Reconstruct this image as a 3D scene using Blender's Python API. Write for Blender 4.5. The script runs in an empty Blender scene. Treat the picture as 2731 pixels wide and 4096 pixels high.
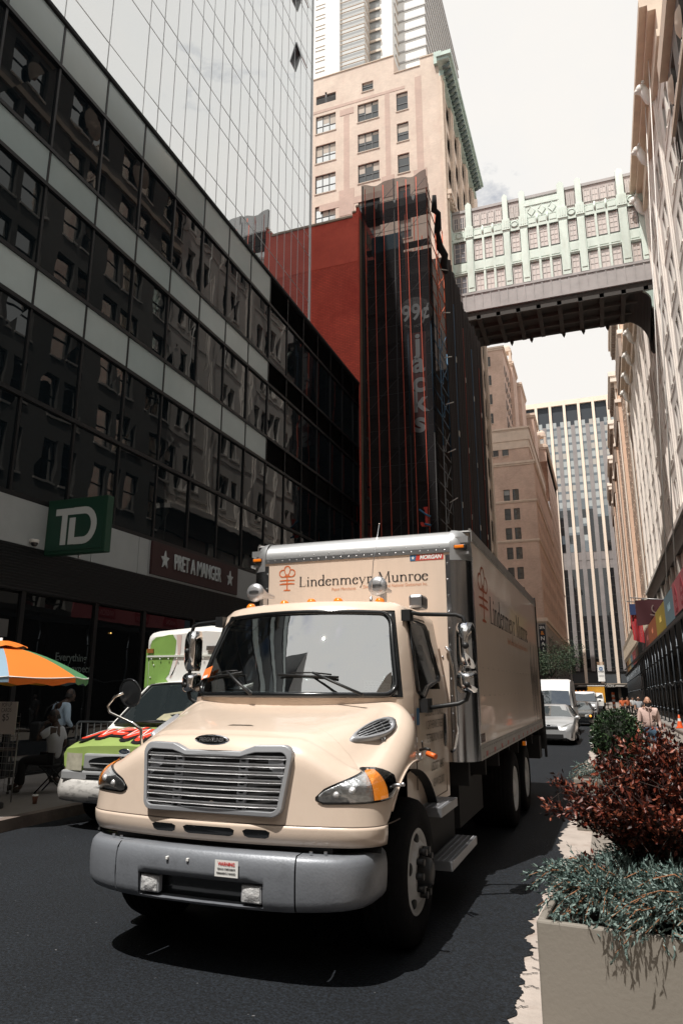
import bpy, bmesh, math, random
from mathutils import Vector, Matrix
R = math.radians
rnd = random.Random(7)
scene = bpy.context.scene
COL = scene.collection

# ---------------------------------------------------------------- materials
MATS = {}
def mat(name, rgb, rough=.6, metal=0., var=0., scale=4., bump=0., bscale=None, coat=0., spec=.5, emit=None, estr=0., dark=None, dscale=1.5, damt=.0, stretch=None):
    if name in MATS: return MATS[name]
    m = bpy.data.materials.new(name); m.use_nodes = True
    nt = m.node_tree; N = nt.nodes; L = nt.links
    b = N['Principled BSDF']
    b.inputs['Base Color'].default_value = (*rgb, 1)
    b.inputs['Roughness'].default_value = rough
    b.inputs['Metallic'].default_value = metal
    b.inputs['Specular IOR Level'].default_value = spec
    if coat: b.inputs['Coat Weight'].default_value = coat; b.inputs['Coat Roughness'].default_value = .04
    if emit:
        b.inputs['Emission Color'].default_value = (*emit, 1); b.inputs['Emission Strength'].default_value = estr
    vec = None
    if var or bump or damt:
        tc = N.new('ShaderNodeTexCoord'); vec = tc.outputs['Object']
        if stretch:
            mp = N.new('ShaderNodeMapping'); mp.inputs['Scale'].default_value = stretch
            L.new(vec, mp.inputs['Vector']); vec = mp.outputs['Vector']
    col = None
    if var:
        n = N.new('ShaderNodeTexNoise'); n.inputs['Scale'].default_value = scale; n.inputs['Detail'].default_value = 6
        n.inputs['Roughness'].default_value = .65
        L.new(vec, n.inputs['Vector'])
        r = N.new('ShaderNodeValToRGB')
        r.color_ramp.elements[0].position = .3; r.color_ramp.elements[1].position = .72
        r.color_ramp.elements[0].color = (*[max(0, c*(1-var)) for c in rgb], 1)
        r.color_ramp.elements[1].color = (*[min(1, c*(1+var)) for c in rgb], 1)
        L.new(n.outputs['Fac'], r.inputs['Fac']); col = r.outputs['Color']
    if damt:
        n2 = N.new('ShaderNodeTexNoise'); n2.inputs['Scale'].default_value = dscale; n2.inputs['Detail'].default_value = 8
        n2.inputs['Roughness'].default_value = .7
        L.new(vec, n2.inputs['Vector'])
        r2 = N.new('ShaderNodeValToRGB'); r2.color_ramp.elements[0].position = .52; r2.color_ramp.elements[1].position = .7
        L.new(n2.outputs['Fac'], r2.inputs['Fac'])
        mul = N.new('ShaderNodeMath'); mul.operation = 'MULTIPLY'; mul.inputs[1].default_value = damt
        L.new(r2.outputs['Color'], mul.inputs[0])
        mx = N.new('ShaderNodeMix'); mx.data_type = 'RGBA'
        L.new(mul.outputs[0], mx.inputs['Factor'])
        if col: L.new(col, mx.inputs['A'])
        else: mx.inputs['A'].default_value = (*rgb, 1)
        mx.inputs['B'].default_value = (*(dark or tuple(c*.4 for c in rgb)), 1)
        col = mx.outputs['Result']
    if col: L.new(col, b.inputs['Base Color'])
    if bump:
        n3 = N.new('ShaderNodeTexNoise'); n3.inputs['Scale'].default_value = bscale or scale*4; n3.inputs['Detail'].default_value = 5
        L.new(vec, n3.inputs['Vector'])
        bp = N.new('ShaderNodeBump'); bp.inputs['Strength'].default_value = min(1, bump); bp.inputs['Distance'].default_value = .02
        L.new(n3.outputs['Fac'], bp.inputs['Height']); L.new(bp.outputs['Normal'], b.inputs['Normal'])
    MATS[name] = m
    return m

def brick_mat(name, c1, c2, mortar, bw=.24, bh=.08, rough=.85, var=.25, vscale=.35, bumpd=.006, stain=None, stamt=.5):
    if name in MATS: return MATS[name]
    m = bpy.data.materials.new(name); m.use_nodes = True
    nt = m.node_tree; N = nt.nodes; L = nt.links; b = N['Principled BSDF']; b.inputs['Roughness'].default_value = rough
    g = N.new('ShaderNodeNewGeometry'); s = N.new('ShaderNodeSeparateXYZ'); L.new(g.outputs['Position'], s.inputs[0])
    a = N.new('ShaderNodeMath'); a.operation = 'ADD'; L.new(s.outputs['X'], a.inputs[0]); L.new(s.outputs['Y'], a.inputs[1])
    c = N.new('ShaderNodeCombineXYZ'); L.new(a.outputs[0], c.inputs['X']); L.new(s.outputs['Z'], c.inputs['Y'])
    bt = N.new('ShaderNodeTexBrick'); L.new(c.outputs[0], bt.inputs['Vector'])
    bt.inputs['Color1'].default_value = (*c1, 1); bt.inputs['Color2'].default_value = (*c2, 1); bt.inputs['Mortar'].default_value = (*mortar, 1)
    bt.inputs['Scale'].default_value = 1; bt.inputs['Brick Width'].default_value = bw; bt.inputs['Row Height'].default_value = bh
    bt.inputs['Mortar Size'].default_value = bh*.12
    n = N.new('ShaderNodeTexNoise'); n.inputs['Scale'].default_value = vscale; n.inputs['Detail'].default_value = 8; n.inputs['Roughness'].default_value = .7
    L.new(g.outputs['Position'], n.inputs['Vector'])
    mp = N.new('ShaderNodeMapRange'); mp.inputs['From Min'].default_value = .3; mp.inputs['From Max'].default_value = .7
    mp.inputs['To Min'].default_value = 1-var; mp.inputs['To Max'].default_value = 1+var*.6
    L.new(n.outputs['Fac'], mp.inputs['Value'])
    mx = N.new('ShaderNodeMix'); mx.data_type = 'RGBA'; mx.blend_type = 'MULTIPLY'; mx.inputs['Factor'].default_value = 1
    L.new(bt.outputs['Color'], mx.inputs['A']); L.new(mp.outputs['Result'], mx.inputs['B'])
    out = mx.outputs['Result']
    if stain:
        n2 = N.new('ShaderNodeTexNoise'); n2.inputs['Scale'].default_value = vscale*1.7; n2.inputs['Detail'].default_value = 9; n2.inputs['Roughness'].default_value = .72
        mpp = N.new('ShaderNodeMapping'); mpp.inputs['Scale'].default_value = (1, 1, .45); L.new(g.outputs['Position'], mpp.inputs['Vector']); L.new(mpp.outputs['Vector'], n2.inputs['Vector'])
        r2 = N.new('ShaderNodeValToRGB'); r2.color_ramp.elements[0].position = .5; r2.color_ramp.elements[1].position = .68
        r2.color_ramp.elements[1].color = (stamt, stamt, stamt, 1)
        L.new(n2.outputs['Fac'], r2.inputs['Fac'])
        m3 = N.new('ShaderNodeMix'); m3.data_type = 'RGBA'; L.new(r2.outputs['Color'], m3.inputs['Factor']); L.new(out, m3.inputs['A']); m3.inputs['B'].default_value = (*stain, 1)
        out = m3.outputs['Result']
    L.new(out, b.inputs['Base Color'])
    bp = N.new('ShaderNodeBump'); bp.inputs['Strength'].default_value = .5; bp.inputs['Distance'].default_value = bumpd
    iv = N.new('ShaderNodeMath'); iv.operation = 'SUBTRACT'; iv.inputs[0].default_value = 1; L.new(bt.outputs['Fac'], iv.inputs[1])
    L.new(iv.outputs[0], bp.inputs['Height']); L.new(bp.outputs['Normal'], b.inputs['Normal'])
    MATS[name] = m; return m

def glass_mat(name, tint=(.02, .025, .03), refl=.12, trans=.0, rough=.01, wave=0., wscale=.6, ior=1.5, tcol=None, panel=None):
    """sheet glass: fresnel glossy over a dark body or over clear see-through"""
    if name in MATS: return MATS[name]
    m = bpy.data.materials.new(name); m.use_nodes = True
    nt = m.node_tree; N = nt.nodes; L = nt.links
    for n in list(N): N.remove(n)
    out = N.new('ShaderNodeOutputMaterial')
    gl = N.new('ShaderNodeBsdfGlossy'); gl.inputs['Roughness'].default_value = rough; gl.inputs['Color'].default_value = (.95, .97, .97, 1)
    if trans: bd = N.new('ShaderNodeBsdfTransparent'); bd.inputs['Color'].default_value = (*(tcol or tint), 1)
    else: bd = N.new('ShaderNodeBsdfDiffuse'); bd.inputs['Color'].default_value = (*tint, 1)
    fr = N.new('ShaderNodeFresnel'); fr.inputs['IOR'].default_value = ior
    mr = N.new('ShaderNodeMapRange'); mr.inputs['From Min'].default_value = 0; mr.inputs['From Max'].default_value = 1
    mr.inputs['To Min'].default_value = refl; mr.inputs['To Max'].default_value = 1
    mr.clamp = True
    L.new(fr.outputs[0], mr.inputs['Value'])
    mx = N.new('ShaderNodeMixShader'); L.new(mr.outputs['Result'], mx.inputs[0]); L.new(bd.outputs[0], mx.inputs[1]); L.new(gl.outputs[0], mx.inputs[2])
    L.new(mx.outputs[0], out.inputs['Surface'])
    if wave:
        tc = N.new('ShaderNodeNewGeometry')
        n = N.new('ShaderNodeTexNoise'); n.inputs['Scale'].default_value = wscale; n.inputs['Detail'].default_value = 2
        L.new(tc.outputs['Position'], n.inputs['Vector'])
        h = n.outputs['Fac']
        bp = N.new('ShaderNodeBump'); bp.inputs['Strength'].default_value = 1; bp.inputs['Distance'].default_value = wave
        L.new(h, bp.inputs['Height']); L.new(bp.outputs['Normal'], gl.inputs['Normal'])
    MATS[name] = m; return m

# ---------------------------------------------------------------- mesh builder
class MB:
    def __init__(s): s.v = []; s.f = []; s.mi = []; s.sm = []
    def add(s, vs, fs, mi=0, sm=False):
        o = len(s.v); s.v += [tuple(p) for p in vs]
        for f in fs: s.f.append([i+o for i in f]); s.mi.append(mi); s.sm.append(sm)
        return s
    def box(s, x0, x1, y0, y1, z0, z1, mi=0):
        if x0 > x1: x0, x1 = x1, x0
        if y0 > y1: y0, y1 = y1, y0
        if z0 > z1: z0, z1 = z1, z0
        vs = [(x0,y0,z0),(x1,y0,z0),(x1,y1,z0),(x0,y1,z0),(x0,y0,z1),(x1,y0,z1),(x1,y1,z1),(x0,y1,z1)]
        return s.add(vs, [(0,3,2,1),(4,5,6,7),(0,1,5,4),(1,2,6,5),(2,3,7,6),(3,0,4,7)], mi)
    def obox(s, c, ux, uy, uz, mi=0):
        c, ux, uy, uz = map(Vector, (c, ux, uy, uz))
        vs = [c+a*ux+b*uy+d*uz for d in (-1,1) for a, b in ((-1,-1),(1,-1),(1,1),(-1,1))]
        return s.add(vs, [(0,3,2,1),(4,5,6,7),(0,1,5,4),(1,2,6,5),(2,3,7,6),(3,0,4,7)], mi)
    def quad(s, a, b, c, d, mi=0, sm=False): return s.add([a, b, c, d], [(0,1,2,3)], mi, sm)
    def poly(s, pts, mi=0): return s.add(pts, [tuple(range(len(pts)))], mi)
    def tube(s, pts, r, n=8, mi=0, cap=True, sm=True, flat=None):
        pts = [Vector(p) for p in pts]; k = len(pts)
        rs = r if isinstance(r, (list, tuple)) else [r]*k
        vs = []; fs = []
        t0 = (pts[1]-pts[0]).normalized()
        up = Vector((0,0,1)) if abs(t0.z) < .9 else Vector((1,0,0))
        a = t0.cross(up).normalized()
        for i, p in enumerate(pts):
            if i == 0: t = pts[1]-pts[0]
            elif i == k-1: t = pts[-1]-pts[-2]
            else: t = (pts[i+1]-p).normalized()+(p-pts[i-1]).normalized()
            if t.length < 1e-9: t = t0
            t.normalize(); a = (a-t*a.dot(t)); a = a.normalized() if a.length > 1e-6 else t.orthogonal().normalized()
            b = t.cross(a)
            for j in range(n):
                th = 2*math.pi*j/n; vs.append(p+(a*math.cos(th)+b*math.sin(th)*(flat or 1))*rs[i])
        for i in range(k-1):
            for j in range(n):
                fs.append((i*n+j, i*n+(j+1)%n, (i+1)*n+(j+1)%n, (i+1)*n+j))
        s.add(vs, fs, mi, sm)
        if cap:
            o = len(s.v)-len(vs)
            s.f.append([o+j for j in range(n)][::-1]); s.mi.append(mi); s.sm.append(False)
            s.f.append([o+(k-1)*n+j for j in range(n)]); s.mi.append(mi); s.sm.append(False)
        return s
    def lathe(s, prof, c, axis='z', n=24, mi=0, sm=True, a0=0., a1=2*math.pi, ell=(1, 1)):
        c = Vector(c); full = abs(a1-a0-2*math.pi) < 1e-6; m = n if full else n+1
        vs = []; fs = []
        for (r, h) in prof:
            for j in range(m):
                th = a0+(a1-a0)*j/n; p, q = r*math.cos(th)*ell[0], r*math.sin(th)*ell[1]
                vs.append(c+Vector({'z': (p,q,h), 'x': (h,p,q), 'y': (q,h,p)}[axis]))
        for i in range(len(prof)-1):
            for j in range(n):
                j2 = (j+1) % m
                fs.append((i*m+j, i*m+j2, (i+1)*m+j2, (i+1)*m+j))
        return s.add(vs, fs, mi, sm)
    def ball(s, c, r, n=10, k=6, mi=0):
        rx, ry, rz = (r, r, r) if not isinstance(r, (tuple, list)) else r
        c = Vector(c); vs = [c+Vector((0,0,-rz))]; fs = []
        for i in range(1, k):
            ph = -math.pi/2+math.pi*i/k
            for j in range(n):
                th = 2*math.pi*j/n; vs.append(c+Vector((rx*math.cos(ph)*math.cos(th), ry*math.cos(ph)*math.sin(th), rz*math.sin(ph))))
        vs.append(c+Vector((0,0,rz)))
        for j in range(n): fs.append((0, 1+(j+1)%n, 1+j))
        for i in range(k-2):
            for j in range(n): fs.append((1+i*n+j, 1+i*n+(j+1)%n, 1+(i+1)*n+(j+1)%n, 1+(i+1)*n+j))
        t = len(vs)-1; b = 1+(k-2)*n
        for j in range(n): fs.append((b+j, b+(j+1)%n, t))
        return s.add(vs, fs, mi, True)
    def prism(s, poly, axis, a0, a1, mi=0):
        def P(u, w, a): return {'x': (a,u,w), 'y': (u,a,w), 'z': (u,w,a)}[axis]
        n = len(poly); vs = [P(u, w, a0) for u, w in poly]+[P(u, w, a1) for u, w in poly]
        fs = [tuple(range(n)), tuple(range(2*n-1, n-1, -1))]+[(i, i+n, (i+1)%n+n, (i+1)%n) for i in range(n)]
        return s.add(vs, fs, mi)
    def grid(s, fn, nu, nv, mi=0, sm=True, skip=None, closeu=False):
        o = []
        for i in range(nu+1):
            for j in range(nv+1): o.append(fn(i/nu, j/nv))
        fs = []
        for i in range(nu):
            for j in range(nv):
                if skip and skip(i, j): continue
                a = i*(nv+1)+j; fs.append((a, a+nv+1, a+nv+2, a+1))
        return s.add(o, fs, mi, sm)
    def split(s, eps=.01):
        """cluster the loose islands whose boxes touch into separate builders"""
        par = list(range(len(s.v)))
        def find(a):
            while par[a] != a: par[a] = par[par[a]]; a = par[a]
            return a
        for f in s.f:
            for i in f[1:]: par[find(i)] = find(f[0])
        box = {}
        for i, p in enumerate(s.v):
            r = find(i); b = box.setdefault(r, [list(p), list(p)])
            for k in range(3): b[0][k] = min(b[0][k], p[k]); b[1][k] = max(b[1][k], p[k])
        ks = list(box); gp = {k: k for k in ks}
        def gf(a):
            while gp[a] != a: a = gp[a]
            return a
        for i, a in enumerate(ks):
            for b in ks[i+1:]:
                if gf(a) != gf(b) and all(box[a][0][k]-eps <= box[b][1][k] and box[b][0][k]-eps <= box[a][1][k] for k in range(3)): gp[gf(a)] = gf(b)
        out = {}
        for f, mi, sm in zip(s.f, s.mi, s.sm):
            g = gf(find(f[0])); m, mp = out.setdefault(g, (MB(), {}))
            for i in f:
                if i not in mp: mp[i] = len(m.v); m.v.append(s.v[i])
            m.f.append([mp[i] for i in f]); m.mi.append(mi); m.sm.append(sm)
        return [m for m, _ in out.values()]
    def parts(s, name, mats, parent=None, eps=.01, **k): return [m.build(name, mats, parent, **k) for m in s.split(eps)]
    def build(s, name, mats, parent=None, kind=None, fix=True, w=True, bevel=0., seg=2, solid=0., weld=False):
        me = bpy.data.meshes.new(name)
        off = parent.matrix_local.translation if False else None
        root = parent
        while root is not None and root.parent is not None: root = root.parent
        O = Vector(ROOT.get(root.name, (0,0,0))) if root is not None and w else Vector((0,0,0))
        me.from_pydata([Vector(p)-O for p in s.v], [], s.f)
        if not isinstance(mats, (list, tuple)): mats = [mats]
        for m in mats: me.materials.append(m)
        me.polygons.foreach_set('material_index', s.mi); me.polygons.foreach_set('use_smooth', s.sm)
        if fix or weld:
            bm = bmesh.new(); bm.from_mesh(me)
            if weld: bmesh.ops.remove_doubles(bm, verts=bm.verts, dist=1e-4)
            bmesh.ops.recalc_face_normals(bm, faces=bm.faces); bm.to_mesh(me); bm.free()
        me.update()
        o = bpy.data.objects.new(name, me); COL.objects.link(o)
        if parent is not None: o.parent = parent
        if kind: o['kind'] = kind
        if bevel:
            md = o.modifiers.new('bevel', 'BEVEL'); md.width = bevel; md.segments = seg; md.limit_method = 'ANGLE'; md.angle_limit = R(40)
        if solid:
            md = o.modifiers.new('solid', 'SOLIDIFY'); md.thickness = solid; md.offset = 0
        return o

ROOT = {}
def thing(name, label, cat, loc=(0,0,0), group=None, world=True, rotz=0.):
    """an Empty at the base of a thing; parts given in world metres are shifted into its space"""
    o = bpy.data.objects.new(name, None); COL.objects.link(o); o.location = loc; o.rotation_euler = (0,0,rotz)
    o.empty_display_size = .2
    o['label'] = label; o['category'] = cat
    if group: o['group'] = group
    ROOT[o.name] = tuple(loc) if world else (0,0,0)
    return o
def tag(o, label, cat, group=None):
    o['label'] = label; o['category'] = cat
    if group: o['group'] = group
    return o
def struct(name, mb, mats):
    o = mb.build(name, mats); o['kind'] = 'structure'; return o
def copy_tree(src, loc, rotz=0., label=None, group=None, parent=None):
    c = src.copy(); COL.objects.link(c)
    if parent is None:
        c.location = loc; c.rotation_euler = (0,0,rotz)
        if label: c['label'] = label
        if group: c['group'] = group
        ROOT[c.name] = ROOT.get(src.name, (0,0,0))
    else: c.parent = parent
    for ch in src.children: copy_tree(ch, None, parent=c)
    return c

_txt = None
def text_mesh(s, size=1., off=0., ext=0., align='CENTER', xs=1., shear=0., sp=1.):
    cu = bpy.data.curves.new('tmp', 'FONT'); cu.body = s; cu.size = size; cu.offset = off; cu.extrude = ext
    cu.align_x = align; cu.align_y = 'CENTER'; cu.shear = shear; cu.space_character = sp; cu.resolution_u = 4
    ob = bpy.data.objects.new('tmp', cu); COL.objects.link(ob)
    dg = bpy.context.evaluated_depsgraph_get(); me = bpy.data.meshes.new_from_object(ob.evaluated_get(dg))
    bpy.data.objects.remove(ob); bpy.data.curves.remove(cu)
    if xs != 1: me.transform(Matrix.Diagonal((xs, 1, 1, 1)))
    return me
def text(name, s, P, U, V, size, m, parent=None, w=True, rootworld=True, fit=None, **k):
    """flat lettering, centre P, reading along U with up V"""
    me = text_mesh(s, size, **k)
    U = Vector(U).normalized(); V = Vector(V).normalized(); Nn = U.cross(V)
    if fit:
        xs = [v.co.x for v in me.vertices]; wd = max(xs)-min(xs)
        me.transform(Matrix.Diagonal((fit/wd, 1, 1, 1)))
    M = Matrix(((U.x,V.x,Nn.x,P[0]),(U.y,V.y,Nn.y,P[1]),(U.z,V.z,Nn.z,P[2]),(0,0,0,1)))
    me.transform(M)
    root = parent
    while root is not None and root.parent is not None: root = root.parent
    if root is not None and w: me.transform(Matrix.Translation(-Vector(ROOT.get(root.name, (0,0,0)))))
    me.name = name; me.materials.clear(); me.materials.append(m)
    o = bpy.data.objects.new(name, me); COL.objects.link(o)
    if parent is not None: o.parent = parent
    return o

# flat 2-D pen: strokes with given widths laid on a plane
class Pen:
    def __init__(s): s.q = []
    def line(s, pts, w, w2=None):
        k = len(pts)
        for i in range(k-1):
            (x0,y0),(x1,y1) = pts[i], pts[i+1]
            wa = w if w2 is None else w+(w2-w)*i/(k-1); wb = w if w2 is None else w+(w2-w)*(i+1)/(k-1)
            d = math.hypot(x1-x0, y1-y0) or 1e-6; nx, ny = -(y1-y0)/d, (x1-x0)/d
            ex, ey = (x1-x0)/d*min(wa,wb)*.22, (y1-y0)/d*min(wa,wb)*.22
            s.q.append([(x0+nx*wa/2-ex,y0+ny*wa/2-ey),(x0-nx*wa/2-ex,y0-ny*wa/2-ey),(x1-nx*wb/2+ex,y1-ny*wb/2+ey),(x1+nx*wb/2+ex,y1+ny*wb/2+ey)])
    def arc(s, cx, cy, rx, ry, a0, a1, w, thick=None, n=14):
        """elliptic arc; vertical strokes w wide, horizontal ones thick wide"""
        th = thick if thick is not None else w
        for i in range(n):
            t0 = R(a0+(a1-a0)*i/n); t1 = R(a0+(a1-a0)*(i+1)/n)
            q = []
            for t, sg in ((t0,1),(t0,-1),(t1,-1),(t1,1)):
                ww = abs(math.cos(t))*w+abs(math.sin(t))*th
                q.append((cx+(rx+sg*ww/2)*math.cos(t), cy+(ry+sg*ww/2)*math.sin(t)))
            s.q.append(q)
    def rect(s, x0, y0, x1, y1): s.q.append([(x0,y0),(x1,y0),(x1,y1),(x0,y1)])
    def disc(s, cx, cy, r, n=16, ry=None): s.q.append([(cx+r*math.cos(2*math.pi*i/n), cy+(ry or r)*math.sin(2*math.pi*i/n)) for i in range(n)])
    def poly(s, pts): s.q.append(list(pts))
    def put(s, mb, P, U, V, sc=1., mi=0, fn=None, lift=0.):
        if not fn: P, U, V = Vector(P), Vector(U), Vector(V); Nn = U.cross(V).normalized()
        for k, q in enumerate(s.q):
            if fn: mb.poly([fn(x*sc, y*sc, lift+.00005*(k % 7)) for x, y in q], mi)
            else: mb.poly([P+U*(x*sc)+V*(y*sc)+Nn*(lift+.00005*(k % 7)) for x, y in q], mi)

def serif(pen, s, x=0., X=.45, Cp=.72, W=.085, T=.03):
    """old-style serif capitals and minuscules drawn with a broad and a thin nib; returns advance"""
    for ch in s:
        x += .03
        def stem(a, y0, y1, w=W): pen.rect(a-w/2, y0, a+w/2, y1)
        def sf(a, y, h=.085): pen.rect(a-h, y-.011, a+h, y+.011)
        if ch == ' ': x += .28; continue
        if ch == 'L': stem(x+.12, 0, Cp); sf(x+.12, Cp-.011); sf(x+.12, .011); pen.line([(x+.12,.015),(x+.44,.015)], .03); pen.line([(x+.44,0),(x+.47,.15)], .022); x += .5
        elif ch == 'i': stem(x+.1, 0, X); sf(x+.1, .011, .09); pen.line([(x+.02,X-.04),(x+.1,X)], .035); pen.disc(x+.1, X+.17, .048); x += .2
        elif ch in 'nm':
            k = 1 if ch == 'n' else 2
            stem(x+.1, 0, X); sf(x+.1, .011, .085); pen.line([(x+.02,X-.04),(x+.1,X)], .035)
            for j in range(k):
                b = x+.1+j*.29
                pen.arc(b+.15, X-.17, .14, .155, 10, 150, T*1.8, .04); stem(b+.29, 0, X-.15); sf(b+.29, .011, .085)
            x += .2+.29*k
        elif ch == 'd': pen.arc(x+.2, .22, .165, .215, 40, 330, W, T); stem(x+.36, 0, .76); pen.line([(x+.28,.72),(x+.36,.76)], .035); pen.line([(x+.36,.012),(x+.46,.03)], .03); x += .46
        elif ch == 'e': pen.arc(x+.2, .22, .165, .215, 20, 330, W, T); pen.line([(x+.05,.27),(x+.36,.3)], .025); x += .38
        elif ch == 'y': pen.line([(x+.06,X),(x+.22,.02)], W*.9); pen.line([(x+.4,X),(x+.22,.02),(x+.1,-.24)], .03); pen.disc(x+.1,-.23,.04); sf(x+.06, X-.011, .08); sf(x+.4, X-.011, .06); x += .46
        elif ch == 'r': stem(x+.1, 0, X); sf(x+.1, .011, .09); pen.line([(x+.02,X-.04),(x+.1,X)], .035); pen.arc(x+.22, X-.13, .12, .12, 70, 160, .03, .035); pen.disc(x+.29, X-.04, .045); x += .33
        elif ch == 'M': pen.line([(x+.1,.0),(x+.15,Cp)], .03); pen.line([(x+.15,Cp),(x+.43,.02)], W); pen.line([(x+.43,.02),(x+.7,Cp)], .03); pen.line([(x+.7,Cp),(x+.75,0)], W); sf(x+.1, .011); sf(x+.75, .011, .095); sf(x+.12, Cp-.011, .06); sf(x+.74, Cp-.011, .06); x += .84
        elif ch == 'u': stem(x+.1, .14, X); pen.line([(x+.02,X-.012),(x+.1,X-.012)], .024); pen.arc(x+.23, .15, .13, .14, 190, 340, T*1.6, .04); stem(x+.38, 0, X); pen.line([(x+.3,X-.012),(x+.38,X-.012)], .024); pen.line([(x+.38,.012),(x+.48,.03)], .03); x += .47
        elif ch == 'o': pen.arc(x+.21, .22, .175, .215, 0, 360, W, T, 20); x += .42
        x += .012
    return x
# ---------------------------------------------------------------- ground
def gz(y): return .17 if y < 8 else .17-.0115*(y-8)
def sheet(name, x0, x1, y0, y1, dz, m, ny=40, xf=None):
    b = MB(); ys = [y0+(y1-y0)*i/ny for i in range(ny+1)]
    if y0 < 8 < y1: ys = sorted(ys+[8.])
    vs = []; fs = []
    for y in ys:
        a, c = (x0, x1) if xf is None else xf(y)
        vs += [(a,y,gz(y)+dz),(c,y,gz(y)+dz)]
    for i in range(len(ys)-1): fs.append((2*i,2*i+1,2*i+3,2*i+2))
    b.add(vs, fs); o = b.build(name, m, fix=False); o['kind'] = 'structure'; return o
def asphalt():
    m = bpy.data.materials.new('asphalt'); m.use_nodes = True; nt = m.node_tree; N = nt.nodes; L = nt.links; b = N['Principled BSDF']
    g = N.new('ShaderNodeNewGeometry')
    def nz(sc, d=6, r=.6):
        n = N.new('ShaderNodeTexNoise'); n.inputs['Scale'].default_value = sc; n.inputs['Detail'].default_value = d; n.inputs['Roughness'].default_value = r; L.new(g.outputs['Position'], n.inputs['Vector']); return n
    big = nz(.5,8); fine = nz(42,4,.85); v = N.new('ShaderNodeTexVoronoi'); v.inputs['Scale'].default_value = 60; L.new(g.outputs['Position'], v.inputs['Vector'])
    r1 = N.new('ShaderNodeValToRGB'); r1.color_ramp.elements[0].position = .3; r1.color_ramp.elements[1].position = .75
    r1.color_ramp.elements[0].color = (.0056,.0078,.0108,1); r1.color_ramp.elements[1].color = (.0105,.0138,.0182,1); L.new(big.outputs['Fac'], r1.inputs['Fac'])
    r2 = N.new('ShaderNodeValToRGB'); r2.color_ramp.elements[0].position = .42; r2.color_ramp.elements[1].position = .8; r2.color_ramp.elements[0].color = (.3,.3,.3,1); r2.color_ramp.elements[1].color = (3.2,3.25,3.4,1); L.new(fine.outputs['Fac'], r2.inputs['Fac'])
    mx = N.new('ShaderNodeMix'); mx.data_type = 'RGBA'; mx.blend_type = 'MULTIPLY'; mx.inputs['Factor'].default_value = 1; L.new(r1.outputs['Color'], mx.inputs['A']); L.new(r2.outputs['Color'], mx.inputs['B'])
    # pale chips
    n3 = nz(22,2,.5); r3 = N.new('ShaderNodeValToRGB'); r3.color_ramp.elements[0].position = .755; r3.color_ramp.elements[1].position = .79; L.new(n3.outputs['Fac'], r3.inputs['Fac'])
    m3 = N.new('ShaderNodeMix'); m3.data_type = 'RGBA'; L.new(r3.outputs['Color'], m3.inputs['Factor']); L.new(mx.outputs['Result'], m3.inputs['A']); m3.inputs['B'].default_value = (.16,.16,.17,1)
    L.new(m3.outputs['Result'], b.inputs['Base Color']); b.inputs['Roughness'].default_value = .8; b.inputs['Specular IOR Level'].default_value = .35
    bp = N.new('ShaderNodeBump'); bp.inputs['Strength'].default_value = .9; bp.inputs['Distance'].default_value = .006; L.new(v.outputs['Distance'], bp.inputs['Height']); L.new(bp.outputs['Normal'], b.inputs['Normal'])
    return m
ASP = asphalt()
m = MB(); vs = []; ys = [-60,8,60,120,200,320,900]
for y in ys: vs += [(-900,y,gz(min(y,320))-.06),(900,y,gz(min(y,320))-.06)]
m.add(vs, [(2*i,2*i+1,2*i+3,2*i+2) for i in range(len(ys)-1)]); o = m.build('ground', mat('far_ground',(.12,.115,.11),.9,0,.2,.2), fix=False); o['kind'] = 'structure'
sheet('road', -7.55, .2, -16, 290, 0., ASP)
sheet('crossing_avenue', -60, 60, 266, 290, .004, ASP, 4)
# pale gutter strip with a ragged tar edge, then the pedestrian lane
CON = mat('concrete_pale', (.43,.375,.335), .85, 0, .16, 2.5, bump=.3, bscale=30, damt=.65, dark=(.25,.18,.145), dscale=3)
sheet('gutter_strip', -1.0, -.33, -16, 70, .006, CON)
LANE = mat('lane_paving', (.23,.205,.18), .9, 0, .12, 1.3, bump=.2, bscale=60, damt=.3, dark=(.25,.21,.18), dscale=1.5)
sheet('pedestrian_lane', -.33, 3.2, -16, 266, .01, LANE)
m = MB(); pts0 = []; pts1 = []; y = -4.; r9 = random.Random(3)
while y < 40:
    e = -.66+.05*math.sin(y*1.7)+.022*math.sin(y*9.3+2*math.sin(y*3.1))+.016*math.sin(y*27+1.3*math.sin(y*11))+r9.uniform(-.008,.008)
    e -= .065*max(0,5.6-y)
    if r9.random() < .05: e += r9.uniform(.01,.04)
    pts0.append((-1.3,y,gz(y)+.012)); pts1.append((e,y,gz(y)+.012)); y += r9.uniform(.012,.03)
n = len(pts0); m.add(pts0+pts1, [(i,n+i,n+i+1,i+1) for i in range(n-1)]); o = m.build('tar_edge', ASP, fix=False); o['kind'] = 'structure'
m = MB()
for k in range(26):
    y = 3.2+k*.17; p = [(-.63-.065*max(0,5.6-y)+.02*math.sin(k*3), y+.02*k%.05, gz(y)+.0135)]
    for q in range(5): a = p[-1]; p.append((a[0]+r9.uniform(.005,.03), a[1]+r9.uniform(-.035,.035), gz(y)+.0135))
    for a, b in zip(p[:-1], p[1:]): m.quad((a[0],a[1]-.006,a[2]),(b[0],b[1]-.004,b[2]),(b[0],b[1]+.004,b[2]),(a[0],a[1]+.006,a[2]))
o = m.build('tar_drips', ASP, fix=False); o['kind'] = 'structure'
WALK = mat('sidewalk', (.23,.215,.2), .9, 0, .14, 1., bump=.2, bscale=50, damt=.35, dark=(.12,.11,.1), dscale=1.3)
sheet('pavement_left', -11.3, -7.72, -16, 158, .15, WALK)
sheet('pavement_right', 3.35, 7.6, -16, 262, .14, WALK)
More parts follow.
